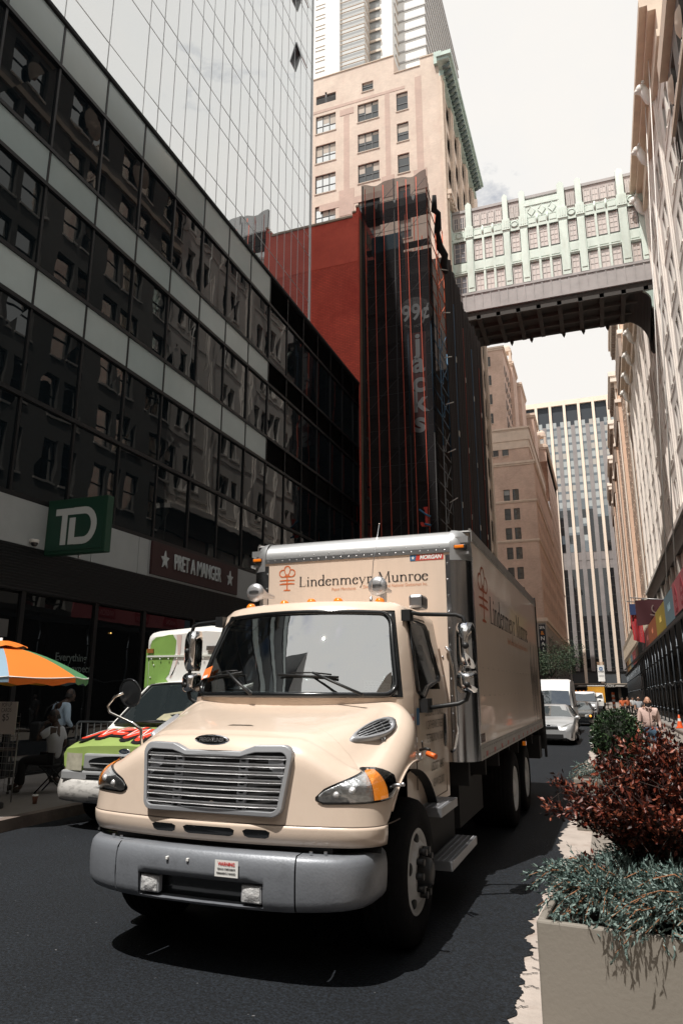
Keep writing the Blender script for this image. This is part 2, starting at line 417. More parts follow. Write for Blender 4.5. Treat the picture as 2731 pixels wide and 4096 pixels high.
KERB = mat('kerb_stone', (.17,.135,.115), .85, 0, .3, 2.5, bump=.4, bscale=20, damt=.5, dark=(.08,.05,.035), dscale=3)
def kerb(name, x0, x1, dz):
    b = MB(); ys = [-16]+[8+3*k for k in range(60)]; vs = []
    for y in ys: vs += [(x0,y,gz(y)-.1),(x0,y,gz(y)+dz),(x1,y,gz(y)+dz),(x1,y,gz(y)-.1)]
    fs = []
    for i in range(len(ys)-1):
        for k in range(3): fs.append((4*i+k,4*i+k+1,4*i+k+5,4*i+k+4))
    b.add(vs, fs); o = b.build(name, KERB); o['kind'] = 'structure'
kerb('kerb_left', -7.72, -7.55, .152); kerb('kerb_right', 3.2, 3.35, .142)
# ---------------------------------------------------------------- shared materials
CREAM = mat('cream_paint', (.745,.61,.5), .26, 0, .04, 1.2, coat=.6, damt=.16, dark=(.56,.43,.33), dscale=5)
CREAMW = mat('cream_panel', (.745,.61,.505), .32, 0, .05, 2., coat=.3, stretch=(6,6,.5), damt=.1, dark=(.55,.4,.3), dscale=2)
BLACK = mat('black_plastic', (.012,.013,.014), .5, 0, .2, 8)
GLOSSBLK = mat('black_gloss', (.008,.009,.01), .15, coat=.4)
RUBBER = mat('rubber', (.009,.009,.010), .9, 0, .3, 6, spec=.15, bump=.3, bscale=40)
DARK = mat('underbody', (.012,.012,.013), .8)
CHROME = mat('chrome', (.85,.86,.87), .05, 1.)
ALU = mat('aluminium', (.62,.63,.65), .32, 1., .12, 2., stretch=(1,1,8))
ALUP = mat('aluminium_polished', (.5,.51,.53), .2, 1., .18, 1.5, stretch=(4,4,.4))
SILVERP = mat('silver_plastic', (.40,.415,.44), .38, .3, .06, 5, damt=.15, dark=(.2,.21,.22), dscale=5)
BUMPM = mat('bumper_grey', (.21,.226,.252), .42, .25, .06, 6, damt=.45, dark=(.12,.125,.14), dscale=5, bump=.08, bscale=60)
AMBER = mat('amber_lens', (.85,.22,.015), .12, coat=.6, emit=(1,.25,.01), estr=.12)
AMBLIT = mat('amber_lit', (.9,.25,.02), .15, coat=.7, emit=(1,.28,.02), estr=.55, bump=.9, bscale=50)
REFL = mat('lamp_reflector', (.84,.86,.88), .22, .35, .4, 16, bump=.7, bscale=30)
LENS = glass_mat('lamp_lens', (.9,.93,.95), refl=.12, trans=1, tcol=(.94,.96,.97), ior=1.4)
WHITEP = mat('white_paint', (.78,.78,.76), .45, 0, .05, 4)
RIM = mat('rim_white', (.6,.61,.61), .5, 0, .1, 5, damt=.4, dark=(.25,.2,.17), dscale=5)
INK = mat('black_ink', (.012,.012,.014), .6)
ORANGEINK = mat('orange_ink', (.62,.13,.025), .5)
ORSOFT = mat('orange_ink_soft', (.62,.27,.14), .6)
REDINK = mat('red_ink', (.6,.03,.025), .5)
BLUEINK = mat('blue_ink', (.035,.13,.26), .5)
WINDSH = glass_mat('windscreen', (.6,.68,.68), refl=.52, trans=1, tcol=(.62,.7,.7), ior=1.35, wave=.0016, wscale=3.5)
SIDEGL = glass_mat('side_glass', (.3,.33,.33), refl=.1, trans=1, tcol=(.35,.4,.4), ior=1.45)
DASH = mat('dash_grey', (.09,.1,.11), .7)
PAPER = mat('paper', (.8,.8,.78), .8, 0, .04, 6)

def wheel(parent, c, rt, rr, wd, side, rear=False, rimm=None, lugs=10, name='wheel'):
    """tyre, rim and lug nuts around an axle along x; side +1 faces +x"""
    x, y, z = c; s = side
    t = MB()
    t.lathe([(rr*.98, 0), (rr*1.0, s*.0), (rr*1.18, s*.02), (rt*.93, s*.012), (rt*.985, -s*.02), (rt, -s*.05), (rt, -s*(wd-.04)), (rt*.93, -s*wd), (rr, -s*wd)], (x,y,z), 'x', 40)
    for k in range(4): t.lathe([(rt+.002, -s*(.06+k*.055)), (rt+.006, -s*(.07+k*.055)), (rt+.006, -s*(.095+k*.055)), (rt+.002, -s*(.105+k*.055))], (x,y,z), 'x', 40)
    tyre = t.build(name, RUBBER, parent)
    m = MB()
    if rear:
        m.lathe([(rr*1.02, s*.0), (rr*.96, s*.012), (rr*.9, -s*.02), (rr*.82, -s*.1), (rr*.5, -s*.14), (rr*.42, -s*.14), (rr*.42, -s*.02), (rr*.3, s*0), (.001, s*.0)], (x,y,z), 'x', 36)
    else:
        m.lathe([(rr*1.03, s*.0), (rr*.97, s*.014), (rr*.92, -s*.02), (rr*.86, -s*.03), (rr*.66, s*.03), (rr*.5, s*.035), (rr*.5, s*.01)], (x,y,z), 'x', 36)
    rim = m.build('rim', rimm or RIM, tyre)
    h = MB()
    if not rear:
        h.lathe([(rr*.5, s*.01), (rr*.36, s*.02), (rr*.33, s*.1), (rr*.22, s*.12), (.001, s*.12)], (x,y,z), 'x', 20)
        for k in range(lugs):
            a = 2*math.pi*k/lugs
            h.tube([(x+s*.02, y+rr*.52*math.cos(a), z+rr*.52*math.sin(a)), (x+s*.09, y+rr*.52*math.cos(a), z+rr*.52*math.sin(a))], rr*.085, 8)
        for k in range(5):
            a = 2*math.pi*(k+.3)/5
            h.ball((x-s*.0, y+rr*.76*math.cos(a), z+rr*.76*math.sin(a)), (.02, .045, .045), 10, 6)
    else:
        for k in range(lugs):
            a = 2*math.pi*k/lugs
            h.tube([(x-s*.15, y+rr*.55*math.cos(a), z+rr*.55*math.sin(a)), (x-s*.1, y+rr*.55*math.cos(a), z+rr*.55*math.sin(a))], rr*.06, 6)
    h.build('hub', BLACK if not rear else RUBBER, tyre)
    return tyre

# ---------------------------------------------------------------- the box truck
TK = thing('box_truck', 'large cream box truck with silver grille and orange emblem above its cab', 'truck', (-2.61,5.6,.17), world=False, rotz=-.01)
# hood: skirt around a plan outline, rounded shoulder, dome over the top
ctrl = [(1.05,.42),(1.15,.28),(1.185,.1),(1.19,-.15),(1.19,-.4),(1.18,-.66),(1.135,-.83),(1.02,-.925),(.87,-.972),(.72,-1.002),(.6,-1.02),(.4,-1.045),(.2,-1.058),(0,-1.062)]
def catmull(P, n):
    out = []; k = len(P)
    for i in range(k-1):
        p0 = P[max(i-1,0)]; p1 = P[i]; p2 = P[i+1]; p3 = P[min(i+2,k-1)]
        for j in range(n):
            t = j/n
            out.append(tuple(.5*((2*p1[a])+(-p0[a]+p2[a])*t+(2*p0[a]-5*p1[a]+4*p2[a]-p3[a])*t*t+(-p0[a]+3*p1[a]-3*p2[a]+p3[a])*t**3) for a in range(len(p1))))
    out.append(tuple(P[-1])); return out
half = catmull(ctrl, 5)
outl = half+[(-x, y) for x, y in half[-2::-1]]
NO = len(outl)
def sstep(a, b, x): t = max(0, min(1, (x-a)/(b-a))); return t*t*(3-2*t)
def htop(x, y):
    ax = abs(x); t = max(0, min(1.25, (y+1.0)/1.0))
    Hc = 1.472+.215*t**.8+.06*max(0, t-.9); w = .62+.25*t+.06*t*t
    hood = Hc-.035*(ax/max(w,.1))**2 if ax < w else Hc-.035
    fd = 1.335-.16*((y+.1)/.92)**2 if y < -.1 else 1.335+.12*sstep(-.05, .42, y)
    fd -= .05*max(0, ax-.95)/.25
    k = sstep(w-.1, w+.42, ax)
    v = hood*(1-k)+fd*k
    return v
def onorm(i):
    a = outl[max(i-1,0)]; b = outl[min(i+1,NO-1)]
    tx, ty = b[0]-a[0], b[1]-a[1]; l = math.hypot(tx, ty); return (ty/l, -tx/l) if True else None
def zlow(i):
    x, y = outl[i]
    if abs(x) > 1.03 and y > -.86:
        u = (y-.05)/.95
        if abs(u) < 1: return max(.95, .5+.78*math.sqrt(1-u*u))
    return .95
def skin(fi, z, off=0.):
    """a point of the hood skin at outline index fi and height z, pushed out by off"""
    i = int(max(0, min(NO-2, math.floor(fi)))); t = fi-i
    x = outl[i][0]*(1-t)+outl[i+1][0]*t; y = outl[i][1]*(1-t)+outl[i+1][1]*t
    n0, n1 = onorm(i), onorm(i+1); nx, ny = n0[0]*(1-t)+n1[0]*t, n0[1]*(1-t)+n1[1]*t
    if nx*x+ny*(y+.2) < 0: nx, ny = -nx, -ny
    r = .17
    zt = htop(x-nx*r, y-ny*r); zs = zt-r
    lean = .05*max(0, (z-.95)/.4)
    if z <= zs: return (x+nx*(off-lean*.6), y+ny*(off-lean*.6), z)
    s = min(1, (z-zs)/r); a = math.asin(s)
    ins = r*(1-math.cos(a))
    return (x+nx*(off*math.cos(a)-ins-lean*.6), y+ny*(off*math.cos(a)-ins-lean*.6), z+off*math.sin(a))
hd = MB(); NJ = 26
def hoodpt(u, v):
    i = round(u*(NO-1)); j = round(v*NJ)
    x, y = outl[i]; nx, ny = onorm(i)
    if nx*x+ny*(y+.2) < 0: nx, ny = -nx, -ny
    r = .17; zt = htop(x-nx*r, y-ny*r)
    zl = min(zlow(i), zt-r-.02)
    if j <= 8: return skin(i, zl+(zt-r-zl)*j/8)
    if j <= 14: return skin(i, zt-r+r*math.sin(math.pi/2*(j-8)/6))
    t = (j-14)/(NJ-14); lx, ly = skin(i, zt)[:2]
    qx, qy = 0, max(-.7, min(.4, ly*.72+.09))
    px, py = lx+(qx-lx)*t, ly+(qy-ly)*t
    return (px, py, htop(px, py) if t > .04 else zt)
hd.grid(hoodpt, NO-1, NJ)
hood = hd.build('hood', CREAM, TK)
# wheel arch lip and black liner
for s in (1, -1):
    m = MB(); pts = [skin(i, zlow(i), .004) for i in range(NO) if outl[i][0]*s > 1.0 and -.9 < outl[i][1] < .36 and zlow(i) > 1.0]
    m.tube(pts, .009, 6); m.build('arch_lip', CREAM, TK)
    m = MB()
    m.grid(lambda u, v: (s*(1.14-.75*v), .05+.93*math.cos(math.pi*(.14+.72*u)), .45+.76*math.sin(math.pi*(.14+.72*u))), 20, 3); m.build('wheel_arch_liner', DARK, TK)
m = MB(); m.box(-.98,.98,-.72,.5,.5,.93); m.build('engine_bay', DARK, TK)
m = MB(); m.tube([skin(i, .946, .001) for i in range(NO) if outl[i][1] < -.5], .0045, 4); m.build('hood_gap', mat('seam', (.12,.09,.07), .7), TK)
# lower valance with three dark slots
va = MB()
idx = [i for i in range(NO) if outl[i][1] < -.72]
i0, i1 = idx[0], idx[-1]
def vpt(u, v):
    fi = i0+(i1-i0)*u; x, y, z = skin(fi, .94)
    d = .002
    n = Vector((x*.35, y, 0)).normalized()
    z = .943-.118*v-.006*v*v
    k = -.035*(v**3)
    return (x+n.x*(d+k), y+n.y*(d+k), z)
va.grid(vpt, 60, 6); va.build('valance', CREAM, TK, solid=.012)
m = MB()
for a, b in ((-.46,-.26),(-.2,.2),(.26,.46)):
    ring = []
    for (x, z) in ((a+.03,.918),(b-.03,.918),(b,.905),(b-.012,.872),(b-.04,.862),(a+.04,.862),(a+.012,.872),(a,.905)):
        ring.append((x, -1.088+.028*(x/.6)**2+.02*(.92-z)/.06, z))
    m.poly(ring)
m.parts('valance_slot', GLOSSBLK, TK, fix=False)
m = MB(); m.box(-.85,.85,-.93,-.4,.70,.85); m.build('valance_light_block', DARK, TK)  # added block that stops sun leaking between bumper and hood

# grille
def rloop(hw0, hw1, z0, z1, r, dip, n=5):
    # rounded, slightly tapering loop with a shallow dip under the name badge
    q = []
    for cx, cz, a0, hw in ((hw0-r,z0+r,-90,hw0),(hw1-r,z1-r,0,hw1)):
        for j in range(n+1): a = R(a0+90*j/n); q.append((cx+r*math.cos(a), cz+r*math.sin(a)))
    q += [(.33,z1-.004),(.27,z1-dip*.55),(.22,z1-dip)]
    return q+[(-x,z) for x, z in q[::-1]]
GO = rloop(.545,.592,1.0,1.452,.07,.046); GI = rloop(.515,.558,1.032,1.405,.05,.034)
def gy(x, d=0): return -1.062+.042*(x/.6)**2-d
def gl(z): return .05*(z-1.0)/.45
m = MB(); n = len(GO); vs = []
for loop, d in ((GO,.0),(GO,.05),(GI,.056),(GI,-.01)):
    vs += [(x, gy(x, d)+gl(z), z) for x, z in loop]
m.add(vs, [(k*n+i, k*n+(i+1)%n, (k+1)*n+(i+1)%n, (k+1)*n+i) for k in range(3) for i in range(n)])
grille = m.build('grille', SILVERP, TK, bevel=.006)
m = MB(); m.poly([(x, gy(x, .026)+gl(z), z) for x, z in GI]); m.build('grille_backing', DARK, grille, fix=False)
for k in range(7):
    z = 1.066+k*.0505; m = MB(); hw = .512+.04*(k/6)
    m.grid(lambda u, v: (hw*(2*u-1), gy(hw*(2*u-1), .05-.012*abs(math.cos(2*math.pi*v)))+gl(z), z+.0125*math.sin(2*math.pi*v)), 14, 8)
    m.build('grille_bar', CHROME if False else mat('grille_bar_silver', (.78,.79,.81), .4, .15), grille)
m = MB()
for x in (-.27, .24):
    for k in range(8):
        z = 1.041+k*.0505
        if z < 1.37: m.box(x-.033, x+.033, gy(x, .03)+gl(z), gy(x,.0)+gl(z), z-.014, z+.014)
    m.box(x-.034, x+.034, gy(x,.012)+gl(1.2), gy(x,.004)+gl(1.2), 1.05, 1.36)
for s in (1, -1): m.box(s*.42, s*.53, gy(.5,.02)+gl(1.2), gy(.5,.005)+gl(1.2), 1.06, 1.37)
m.parts('grille_support', SILVERP, grille)
m = MB()
for x in (-.27, .24):
    for k in range(8):
        z = 1.041+k*.0505
        if z < 1.36: m.lathe([(.0001,0),(.011,0)], (x, gy(x,.0315)+gl(z), z), 'y', 10, sm=False, ell=(.55,1.9))
m.parts('grille_slot', GLOSSBLK, grille, fix=False)
# name badge
m = MB(); m.lathe([(.033,.0),(.036,-.014),(.03,-.02),(.0001,-.02)], (0,-1.062,1.478), 'y', 24, ell=(1.0,3.9)); bd = m.build('name_badge', CHROME, TK)
m = MB(); m.lathe([(.0265,-.0205),(.0001,-.0207)], (0,-1.062,1.478), 'y', 24, ell=(1.0,4.3)); m.build('badge_plate', GLOSSBLK, bd)
text('badge_lettering', 'FREIGHTLINER', (0,-1.0845,1.478), (1,0,0), (0,0,1), .038, mat('badge_silver', (.7,.71,.72), .25, .8), bd, shear=.15, fit=.195, off=.0006)
m = MB(); m.poly([(x_,-.70+d_,htop(x_,-.70+d_)+.004) for x_, d_ in ((-.1,0),(.13,0),(.09,.022),(-.06,.022))])
m.build('hood_latch_slot', mat('slot_shadow',(.1,.08,.06),.6), TK, fix=False)

# headlamps laid on the fender skin
def fi_of(x, side, ymax=.0):
    best = None
    for k in range(0, (NO-1)*4+1):
        fi = k/4; p = skin(fi, 1.1)
        if p[1] > ymax: continue
        d = abs(p[0]-x)
        if best is None or d < best[0]: best = (d, fi)
    return best[1]
def fi_y(y, side):
    best = None
    for k in range(0, (NO-1)*4+1):
        fi = k/4; p = skin(fi, 1.1)
        if p[0]*side < .9: continue
        d = abs(p[1]-y)
        if best is None or d < best[0]: best = (d, fi)
    return best[1]
def hl_top(t): return 1.145+.14*math.sin(math.pi/2*max(0,min(1,t/.8)))**.85-.02*sstep(.85,1,t)
def hl_bot(t): return 1.09+.015*t+.02*sstep(.85,1,t)
def lamp_patch(side, t0, t1, grow, off, nu=24, nv=8):
    fa, fb = fi_of(side*.76, side, -.6), fi_y(-.54, side)
    mm = MB()
    def fn(u, v):
        t = t0+(t1-t0)*u; e = grow
        tt = t; za, zb = hl_bot(tt)-e, hl_top(tt)+e
        if t < .07: k = max(0,t/.07); mid = (za+zb)/2; za = mid+(za-mid)*(.25+.75*math.sqrt(k)); zb = mid+(zb-mid)*(.25+.75*math.sqrt(k))
        if t > .9: k = max(0,(1-t)/.1); mid = (za+zb)/2; za = mid+(za-mid)*(.5+.5*math.sqrt(k)); zb = mid+(zb-mid)*(.5+.5*math.sqrt(k))
        bul = off+.012*math.sin(math.pi*min(1,max(0,u)))*math.sin(math.pi*v) if off > .004 else off
        return skin(fa+(fb-fa)*t, za+(zb-za)*v, bul)
    mm.grid(fn, nu, nv); return mm
for s in (1, -1):
    hl = lamp_patch(s, -.02, 1.01, .009, .003).build('headlight', GLOSSBLK, TK)
    lamp_patch(s, .02, .59, -.006, .0075).build('reflector', REFL, hl)
    lamp_patch(s, .6, .83, -.006, .0075).build('turn_signal', AMBLIT, hl)
    lamp_patch(s, .0, .99, 0, .013).build('lens', LENS, hl)
    m = MB()
    for (t, v, r) in ((.2,.45,.03),(.36,.5,.036)):
        fa, fb = fi_of(s*.76, s, -.6), fi_y(-.54, s)
        p = skin(fa+(fb-fa)*t, hl_bot(t)+(hl_top(t)-hl_bot(t))*v, .009); m.ball(p, r*.8, 12, 6)
    m.parts('bulb', REFL, hl)

# side air intake on the hood shoulder
for s in (1, -1):
    m = MB(); n = 20
    def ip(a, k, lift):
        ca, sa = math.cos(a), math.sin(a)
        u = .19*ca*k; v = .068*sa*k*(1.0+.25*ca)
        x = .925+.075*u/.19-.042*v/.068; y = -.29+u*1.35+.03*v/.068; z0 = htop(x, y)
        return (s*(x+lift*.6), y, z0+lift*.7)
    vs = [ip(2*math.pi*i/n, k, l) for k, l in ((1.12,-.02),(1.1,.03),(.88,.036),(.86,.0)) for i in range(n)]
    m.add(vs, [(q*n+i, q*n+(i+1)%n, (q+1)*n+(i+1)%n, (q+1)*n+i) for q in range(3) for i in range(n)], sm=True)
    iv = m.build('air_intake', SILVERP, TK)
    m = MB(); m.poly([ip(2*math.pi*i/n, .9, .012) for i in range(n)]); m.build('intake_mesh', GLOSSBLK, iv, fix=False)
    m = MB()
    for k in range(5):
        v = -.68+.34*k; w = math.sqrt(max(0,1-v*v))*.88
        a0 = ip(math.atan2(v, -w), math.hypot(v,w), .026); a1 = ip(math.atan2(v, w), math.hypot(v,w), .026)
        m.tube([a0, a1], .0042, 6)
    for u in (-.4, .05, .45):
        w = math.sqrt(1-u*u)*.86
        m.tube([ip(math.atan2(-w,u),1*math.hypot(u,w),.02), ip(math.atan2(w,u),math.hypot(u,w),.02)], .003, 5)
    m.build('intake_louvre', SILVERP, iv)
# fender hooks, round marker, grab clip
m = MB()
for dx in (-.012, .012): m.tube([(1.0+dx,-.25,1.40),(1.0+dx*.6,-.27,1.44),(1.0+dx*1.2,-.26,1.47)], .006, 6)
m.parts('hood_hook', CHROME, TK)
m = MB(); m.tube([(1.15,-.56,1.17),(1.23,-.57,1.175)], .012, 8); m.ball((1.235,-.57,1.178), .016); m.build('fender_bolt', ALU, TK)
m = MB(); m.lathe([(.028,0),(.028,.012),(.0001,.016)], (1.165,.2,1.3), 'x', 16); m.build('marker_disc', ALU, TK)
m = MB(); m.tube([(1.13,.33,1.335),(1.2,.24,1.355),(1.24,.2,1.35)], .012, 6); m.tube([(1.16,.3,1.35),(1.17,.24,1.41)], .006, 5); m.build('hood_strap', BLACK, TK)
m = MB(); m.tube([(1.19,.33,1.31),(1.27,.28,1.29)], .022, 10); m.build('orange_marker', mat('orange_plastic',(.8,.16,.03),.4), TK)

# bumper: centre with a lamp recess and two wrapped ends
bo = catmull([(0,-1.185),(.35,-1.175),(.66,-1.14),(.82,-1.1),(.97,-1.03),(1.06,-.93),(1.1,-.8),(1.11,-.6)], 6)
def bprof(v):   # v 0 top .. 1 bottom -> (out, z)
    P = [(-.22,.775),(-.03,.79),(.0,.765),(.012,.7),(.012,.62),(.008,.55),(.0,.49),(-.03,.455),(-.1,.44)]
    f = v*(len(P)-1); i = min(int(f), len(P)-2); t = f-i
    return tuple(P[i][a]*(1-t)+P[i+1][a]*t for a in (0,1))
def bpt(x_or_i, v, s=1):
    i = int(min(len(bo)-2, math.floor(x_or_i))); t = x_or_i-i
    x = bo[i][0]*(1-t)+bo[i+1][0]*t; y = bo[i][1]*(1-t)+bo[i+1][1]*t
    tx, ty = bo[i+1][0]-bo[i][0], bo[i+1][1]-bo[i][1]; l = math.hypot(tx,ty); nx, ny = ty/l, -tx/l
    o, z = bprof(v); z = .615+(z-.615)*(1-.16*max(0,(x-.5))**1.3)
    return (s*(x+nx*o), y+ny*o, z)
def fx(x):
    for i in range(len(bo)-1):
        if bo[i][0] <= x <= bo[i+1][0]: return i+(x-bo[i][0])/max(1e-6, bo[i+1][0]-bo[i][0])
    return len(bo)-1.001
m = MB(); xs = [-.675,-.62,-.56,-.48,-.47,-.36,-.24,-.12,0,.12,.24,.36,.47,.48,.56,.62,.675]; vv = [0,.06,.125,.2,.3,.375,.43,.5,.56,.62,.68,.74,.8,.875,.94,1]
V0, V1 = .5, .86
def cpt(x, v): return bpt(fx(abs(x)), v, 1 if x >= 0 else -1)
zz = sorted(set(vv+[V0,V1]))
for a in range(len(xs)-1):
    for b in range(len(zz)-1):
        if -.471 < xs[a] and xs[a+1] < .471 and zz[b] >= V0-1e-6 and zz[b+1] <= .8+1e-6: continue
        m.quad(cpt(xs[a],zz[b]), cpt(xs[a+1],zz[b]), cpt(xs[a+1],zz[b+1]), cpt(xs[a],zz[b+1]), 0, True)
# recess walls
loop = [cpt(x, V0) for x in xs if abs(x) < .471]; lowl = [cpt(x, .8) for x in xs if abs(x) < .471]
def back(p): return (p[0], p[1]+.09, p[2])
for L in (loop, lowl):
    for i in range(len(L)-1): m.quad(L[i], L[i+1], back(L[i+1]), back(L[i]), 0)
for i in (0, -1): m.quad(loop[i], lowl[i], back(lowl[i]), back(loop[i]), 0)
bump = m.build('bumper', BUMPM, TK, weld=True)
m = MB()
for i in range(len(loop)-1): m.quad(back(loop[i]), back(loop[i+1]), back(lowl[i+1]), back(lowl[i]), 0)
m.build('bumper_intake', GLOSSBLK, bump)
for s in (1, -1):
    m = MB(); f0 = fx(.685)
    m.grid(lambda u, v: bpt(f0+(len(bo)-1.01-f0)*u, v, s), 26, 15)
    m.build('bumper_end', BUMPM, TK)
    fl = MB(); cx = s*.385; y = -1.165
    fl.box(cx-.075, cx+.075, y, y+.05, .495, .605); o = fl.build('fog_lamp', SILVERP, bump, bevel=.012)
    fl = MB(); fl.grid(lambda u, v: (cx-.062+.124*u, y-.003-.012*math.sin(math.pi*u)*math.sin(math.pi*v), .505+.09*v), 10, 8); fl.build('fog_lens', REFL, bump)
    m = MB()
    for k in range(2): m.lathe([(.012,0),(.012,.012),(.0001,.014)], (s*(.74+k*.09),-1.03+.03*k,.79), 'z', 6, sm=False)
    m.parts('bumper_bolt', ALU, TK)
m = MB()
for x in (-.235,-.075): m.box(x-.009,x+.009,-1.205,-1.18,.715,.735)
m.parts('plate_bolt', WHITEP, bump, bevel=.003)
m = MB(); m.add([cpt(.135,.24)[:], cpt(.305,.24), cpt(.305,.455), cpt(.135,.455)], [(0,1,2,3)]); m.v = [(.135,-1.2,.745),(.305,-1.2,.745),(.305,-1.2,.645),(.135,-1.2,.645)]
m.build('warning_sticker', PAPER, TK, fix=False)
text('sticker_heading','WARNING',(.22,-1.203,.722),(1,0,0),(0,0,1),.03,REDINK,TK,off=.001,fit=.125)
text('sticker_lettering','VEHICLE COMPONENTS',(.22,-1.203,.692),(1,0,0),(0,0,1),.015,INK,TK,off=.0006,fit=.135)
text('sticker_lettering','PERMANENTLY MARKED',(.22,-1.203,.667),(1,0,0),(0,0,1),.015,INK,TK,off=.0006,fit=.14)

# cab shell: rings from sill to roof with window openings
def wsB(t): return (1.0*t, -.03+.34*t*t, 1.755-.0*t*t)
def wsT(t): return (.85*t, .42+.2*t*t, 2.52-.02*t*t)
def ring(z):
    """plan of the cab at height z: (front points, right side points)"""
    k = max(0, min(1, (z-1.755)/(2.52-1.755))); fr = []
    for i in range(-8, 9):
        t = i/8*1.0; a, b = wsB(t), wsT(t); fr.append((a[0]+(b[0]-a[0])*k, a[1]+(b[1]-a[1])*k))
    return k, fr
SY = [.62,.72,1.3,1.5,1.75]
zs = [.80,1.2,1.5,1.755,1.82,1.9,2.2,2.4,2.47,2.52,2.575,2.605]
cab = MB()
rows = []
for z in zs:
    k, fr = ring(min(z, 2.52)); hw = 1.055 if z < 1.76 else 1.055-.125*((z-1.755)/.765)
    hw = max(hw, .9) if z <= 2.52 else .9
    sh = 0 if z <= 2.52 else (.03 if z < 2.6 else .1)
    if z < 1.755: fr = [(x*1.02, y) for x, y in fr]
    fr = [(x*(1-sh*.9), y+sh*1.0) for x, y in fr]
    cx, cy = fr[-1]; rs = []
    for y in SY:
        yy = y if y > cy+.06 else cy+.06
        rs.append((hw*(1-sh*.9), yy if y < 1.75 else 1.75-sh))
    row = [(x, y, z) for x, y in fr]+[(x, y, z) for x, y in rs]+[(x*(-1), y, z) for x, y in rs[::-1]]
    row = [(x,y,z+(.015*(1-(x/.9)**2) if z > 2.55 else 0)) for x,y,z in row]
    rows.append(row)
nr = len(rows[0]); vs = [p for r in rows for p in r]; fs = []
for a in range(len(rows)-1):
    for b in range(nr):
        b2 = (b+1) % nr; zm = (zs[a]+zs[a+1])/2
        if b < 16 and 1.76 < zm < 2.52: continue
        if b in (18,19,23,24) and 1.83 < zm < 2.43: continue      # door windows
        if b < 16 and zm < 1.5: continue
        fs.append((a*nr+b, a*nr+b2, (a+1)*nr+b2, (a+1)*nr+b))
top = (len(rows)-1)*nr
cab.add(vs, fs, 0, True); cab.add([rows[-1][i] for i in range(nr)], [tuple(range(nr))], 0)
cabo = cab.build('cab', CREAM, TK)
md = cabo.modifiers.new('edge', 'EDGE_SPLIT'); md.split_angle = R(50)
def wsp(t, k, out=0.):
    a, b = wsB(t), wsT(t); p = [a[i]+(b[i]-a[i])*k for i in range(3)]
    bow = -.035*math.sin(math.pi*k); return (p[0], p[1]+bow-out, p[2]+out*.45)
ws = MB(); ws.grid(lambda u, v: wsp(-.965+1.93*u, .02+.95*v, .012), 30, 14); wso = ws.build('windshield', WINDSH, TK)
gk = MB(); lp = []
def rc(u):   # rounded loop round the screen
    q = []
    tm, k0, k1, r, rk = .965, .015, .975, .1, .15
    for (cx, ck, a0) in ((tm-r, k1-rk, 0), (-tm+r, k1-rk, 90), (-tm+r, k0+rk, 180), (tm-r, k0+rk, 270)):
        for j in range(7):
            a = R(a0+15*j); q.append((cx+r*math.cos(a), ck+rk*math.sin(a)))
    return q
q = rc(0); dense = []
for i in range(len(q)):
    a, b = q[i], q[(i+1)%len(q)]; n = max(1, int(math.hypot((b[0]-a[0]), (b[1]-a[1]))/.08))
    for j in range(n): dense.append((a[0]+(b[0]-a[0])*j/n, a[1]+(b[1]-a[1])*j/n))
dense.append(dense[0]); gk.tube([wsp(t, k, .014) for t, k in dense], .024, 8, cap=False); gk.build('windshield_seal', GLOSSBLK, wso)
bb = MB(); bb.grid(lambda u, v: wsp(-1+2*u, .962+.05*v, .0), 20, 2); bb.build('header_band', GLOSSBLK, wso)
for s in (1, -1):
    bb = MB(); bb.grid(lambda u, v: wsp(s*(.945+.055*u), v, .006), 2, 12); bb.build('pillar_band', GLOSSBLK, wso)
# door windows with seals, door seams, handles
for s in (1, -1):
    P = [(.60,1.80),(.70,2.435),(1.26,2.44),(1.33,2.4),(1.50,1.95),(1.46,1.90),(.98,1.84),(.74,1.74)]
    def dp(y, z, o=0): return (s*(1.055-.125*max(0,(z-1.755))/.765+o), y, z)
    m = MB(); m.poly([dp(y, z, .004) for y, z in P]); dw = m.build('door_window', SIDEGL, TK, fix=False)
    m = MB(); m.tube([dp(y, z, .008) for y, z in P+[P[0]]], .02, 6); m.build('window_seal', GLOSSBLK, dw)
    dr = MB(); dr.tube([dp(.50,1.0,.001), dp(.50,1.7,.001), dp(.56,2.0,.001), dp(.66,2.47,.001), dp(1.32,2.48,.001), dp(1.6,1.95,.001), dp(1.62,.86,.001), dp(.75,.86,.001)], .005, 4); dr.build('door_seam', mat('seam', (.12,.09,.07), .7), TK)
    m = MB(); m.lathe([(.0001,.012),(.1,.012),(.105,.0)], (s*1.06,1.58,1.43), 'x', 20, ell=(.5,1.5)); m.v = [(1.06*s+s*abs(x-1.06*s), y, z) for x,y,z in m.v]; m.build('door_handle', GLOSSBLK, TK)
m = MB(); m.grid(lambda u, v: (1.062-.0*v, .70+.33*u+.05*v, 1.98+.36*v-.02*u), 1, 1); m.v = [(1.061-.125*max(0,(z-1.755))/.765-.012, y, z) for x,y,z in m.v]; vc = m.build('clearance_sticker', mat('sticker_dim',(.42,.44,.45),.6), TK, fix=False)
for k, sx in enumerate(("12'-4\"", 'VERTICAL', 'CLEARANCE')):
    text('sticker_lettering', sx, (1.056-.125*.42+.006, .89-.0*k, 2.28-.09*k), (0,1,0), (0,0,1), .07, INK, vc, fit=.2 if k else .12)
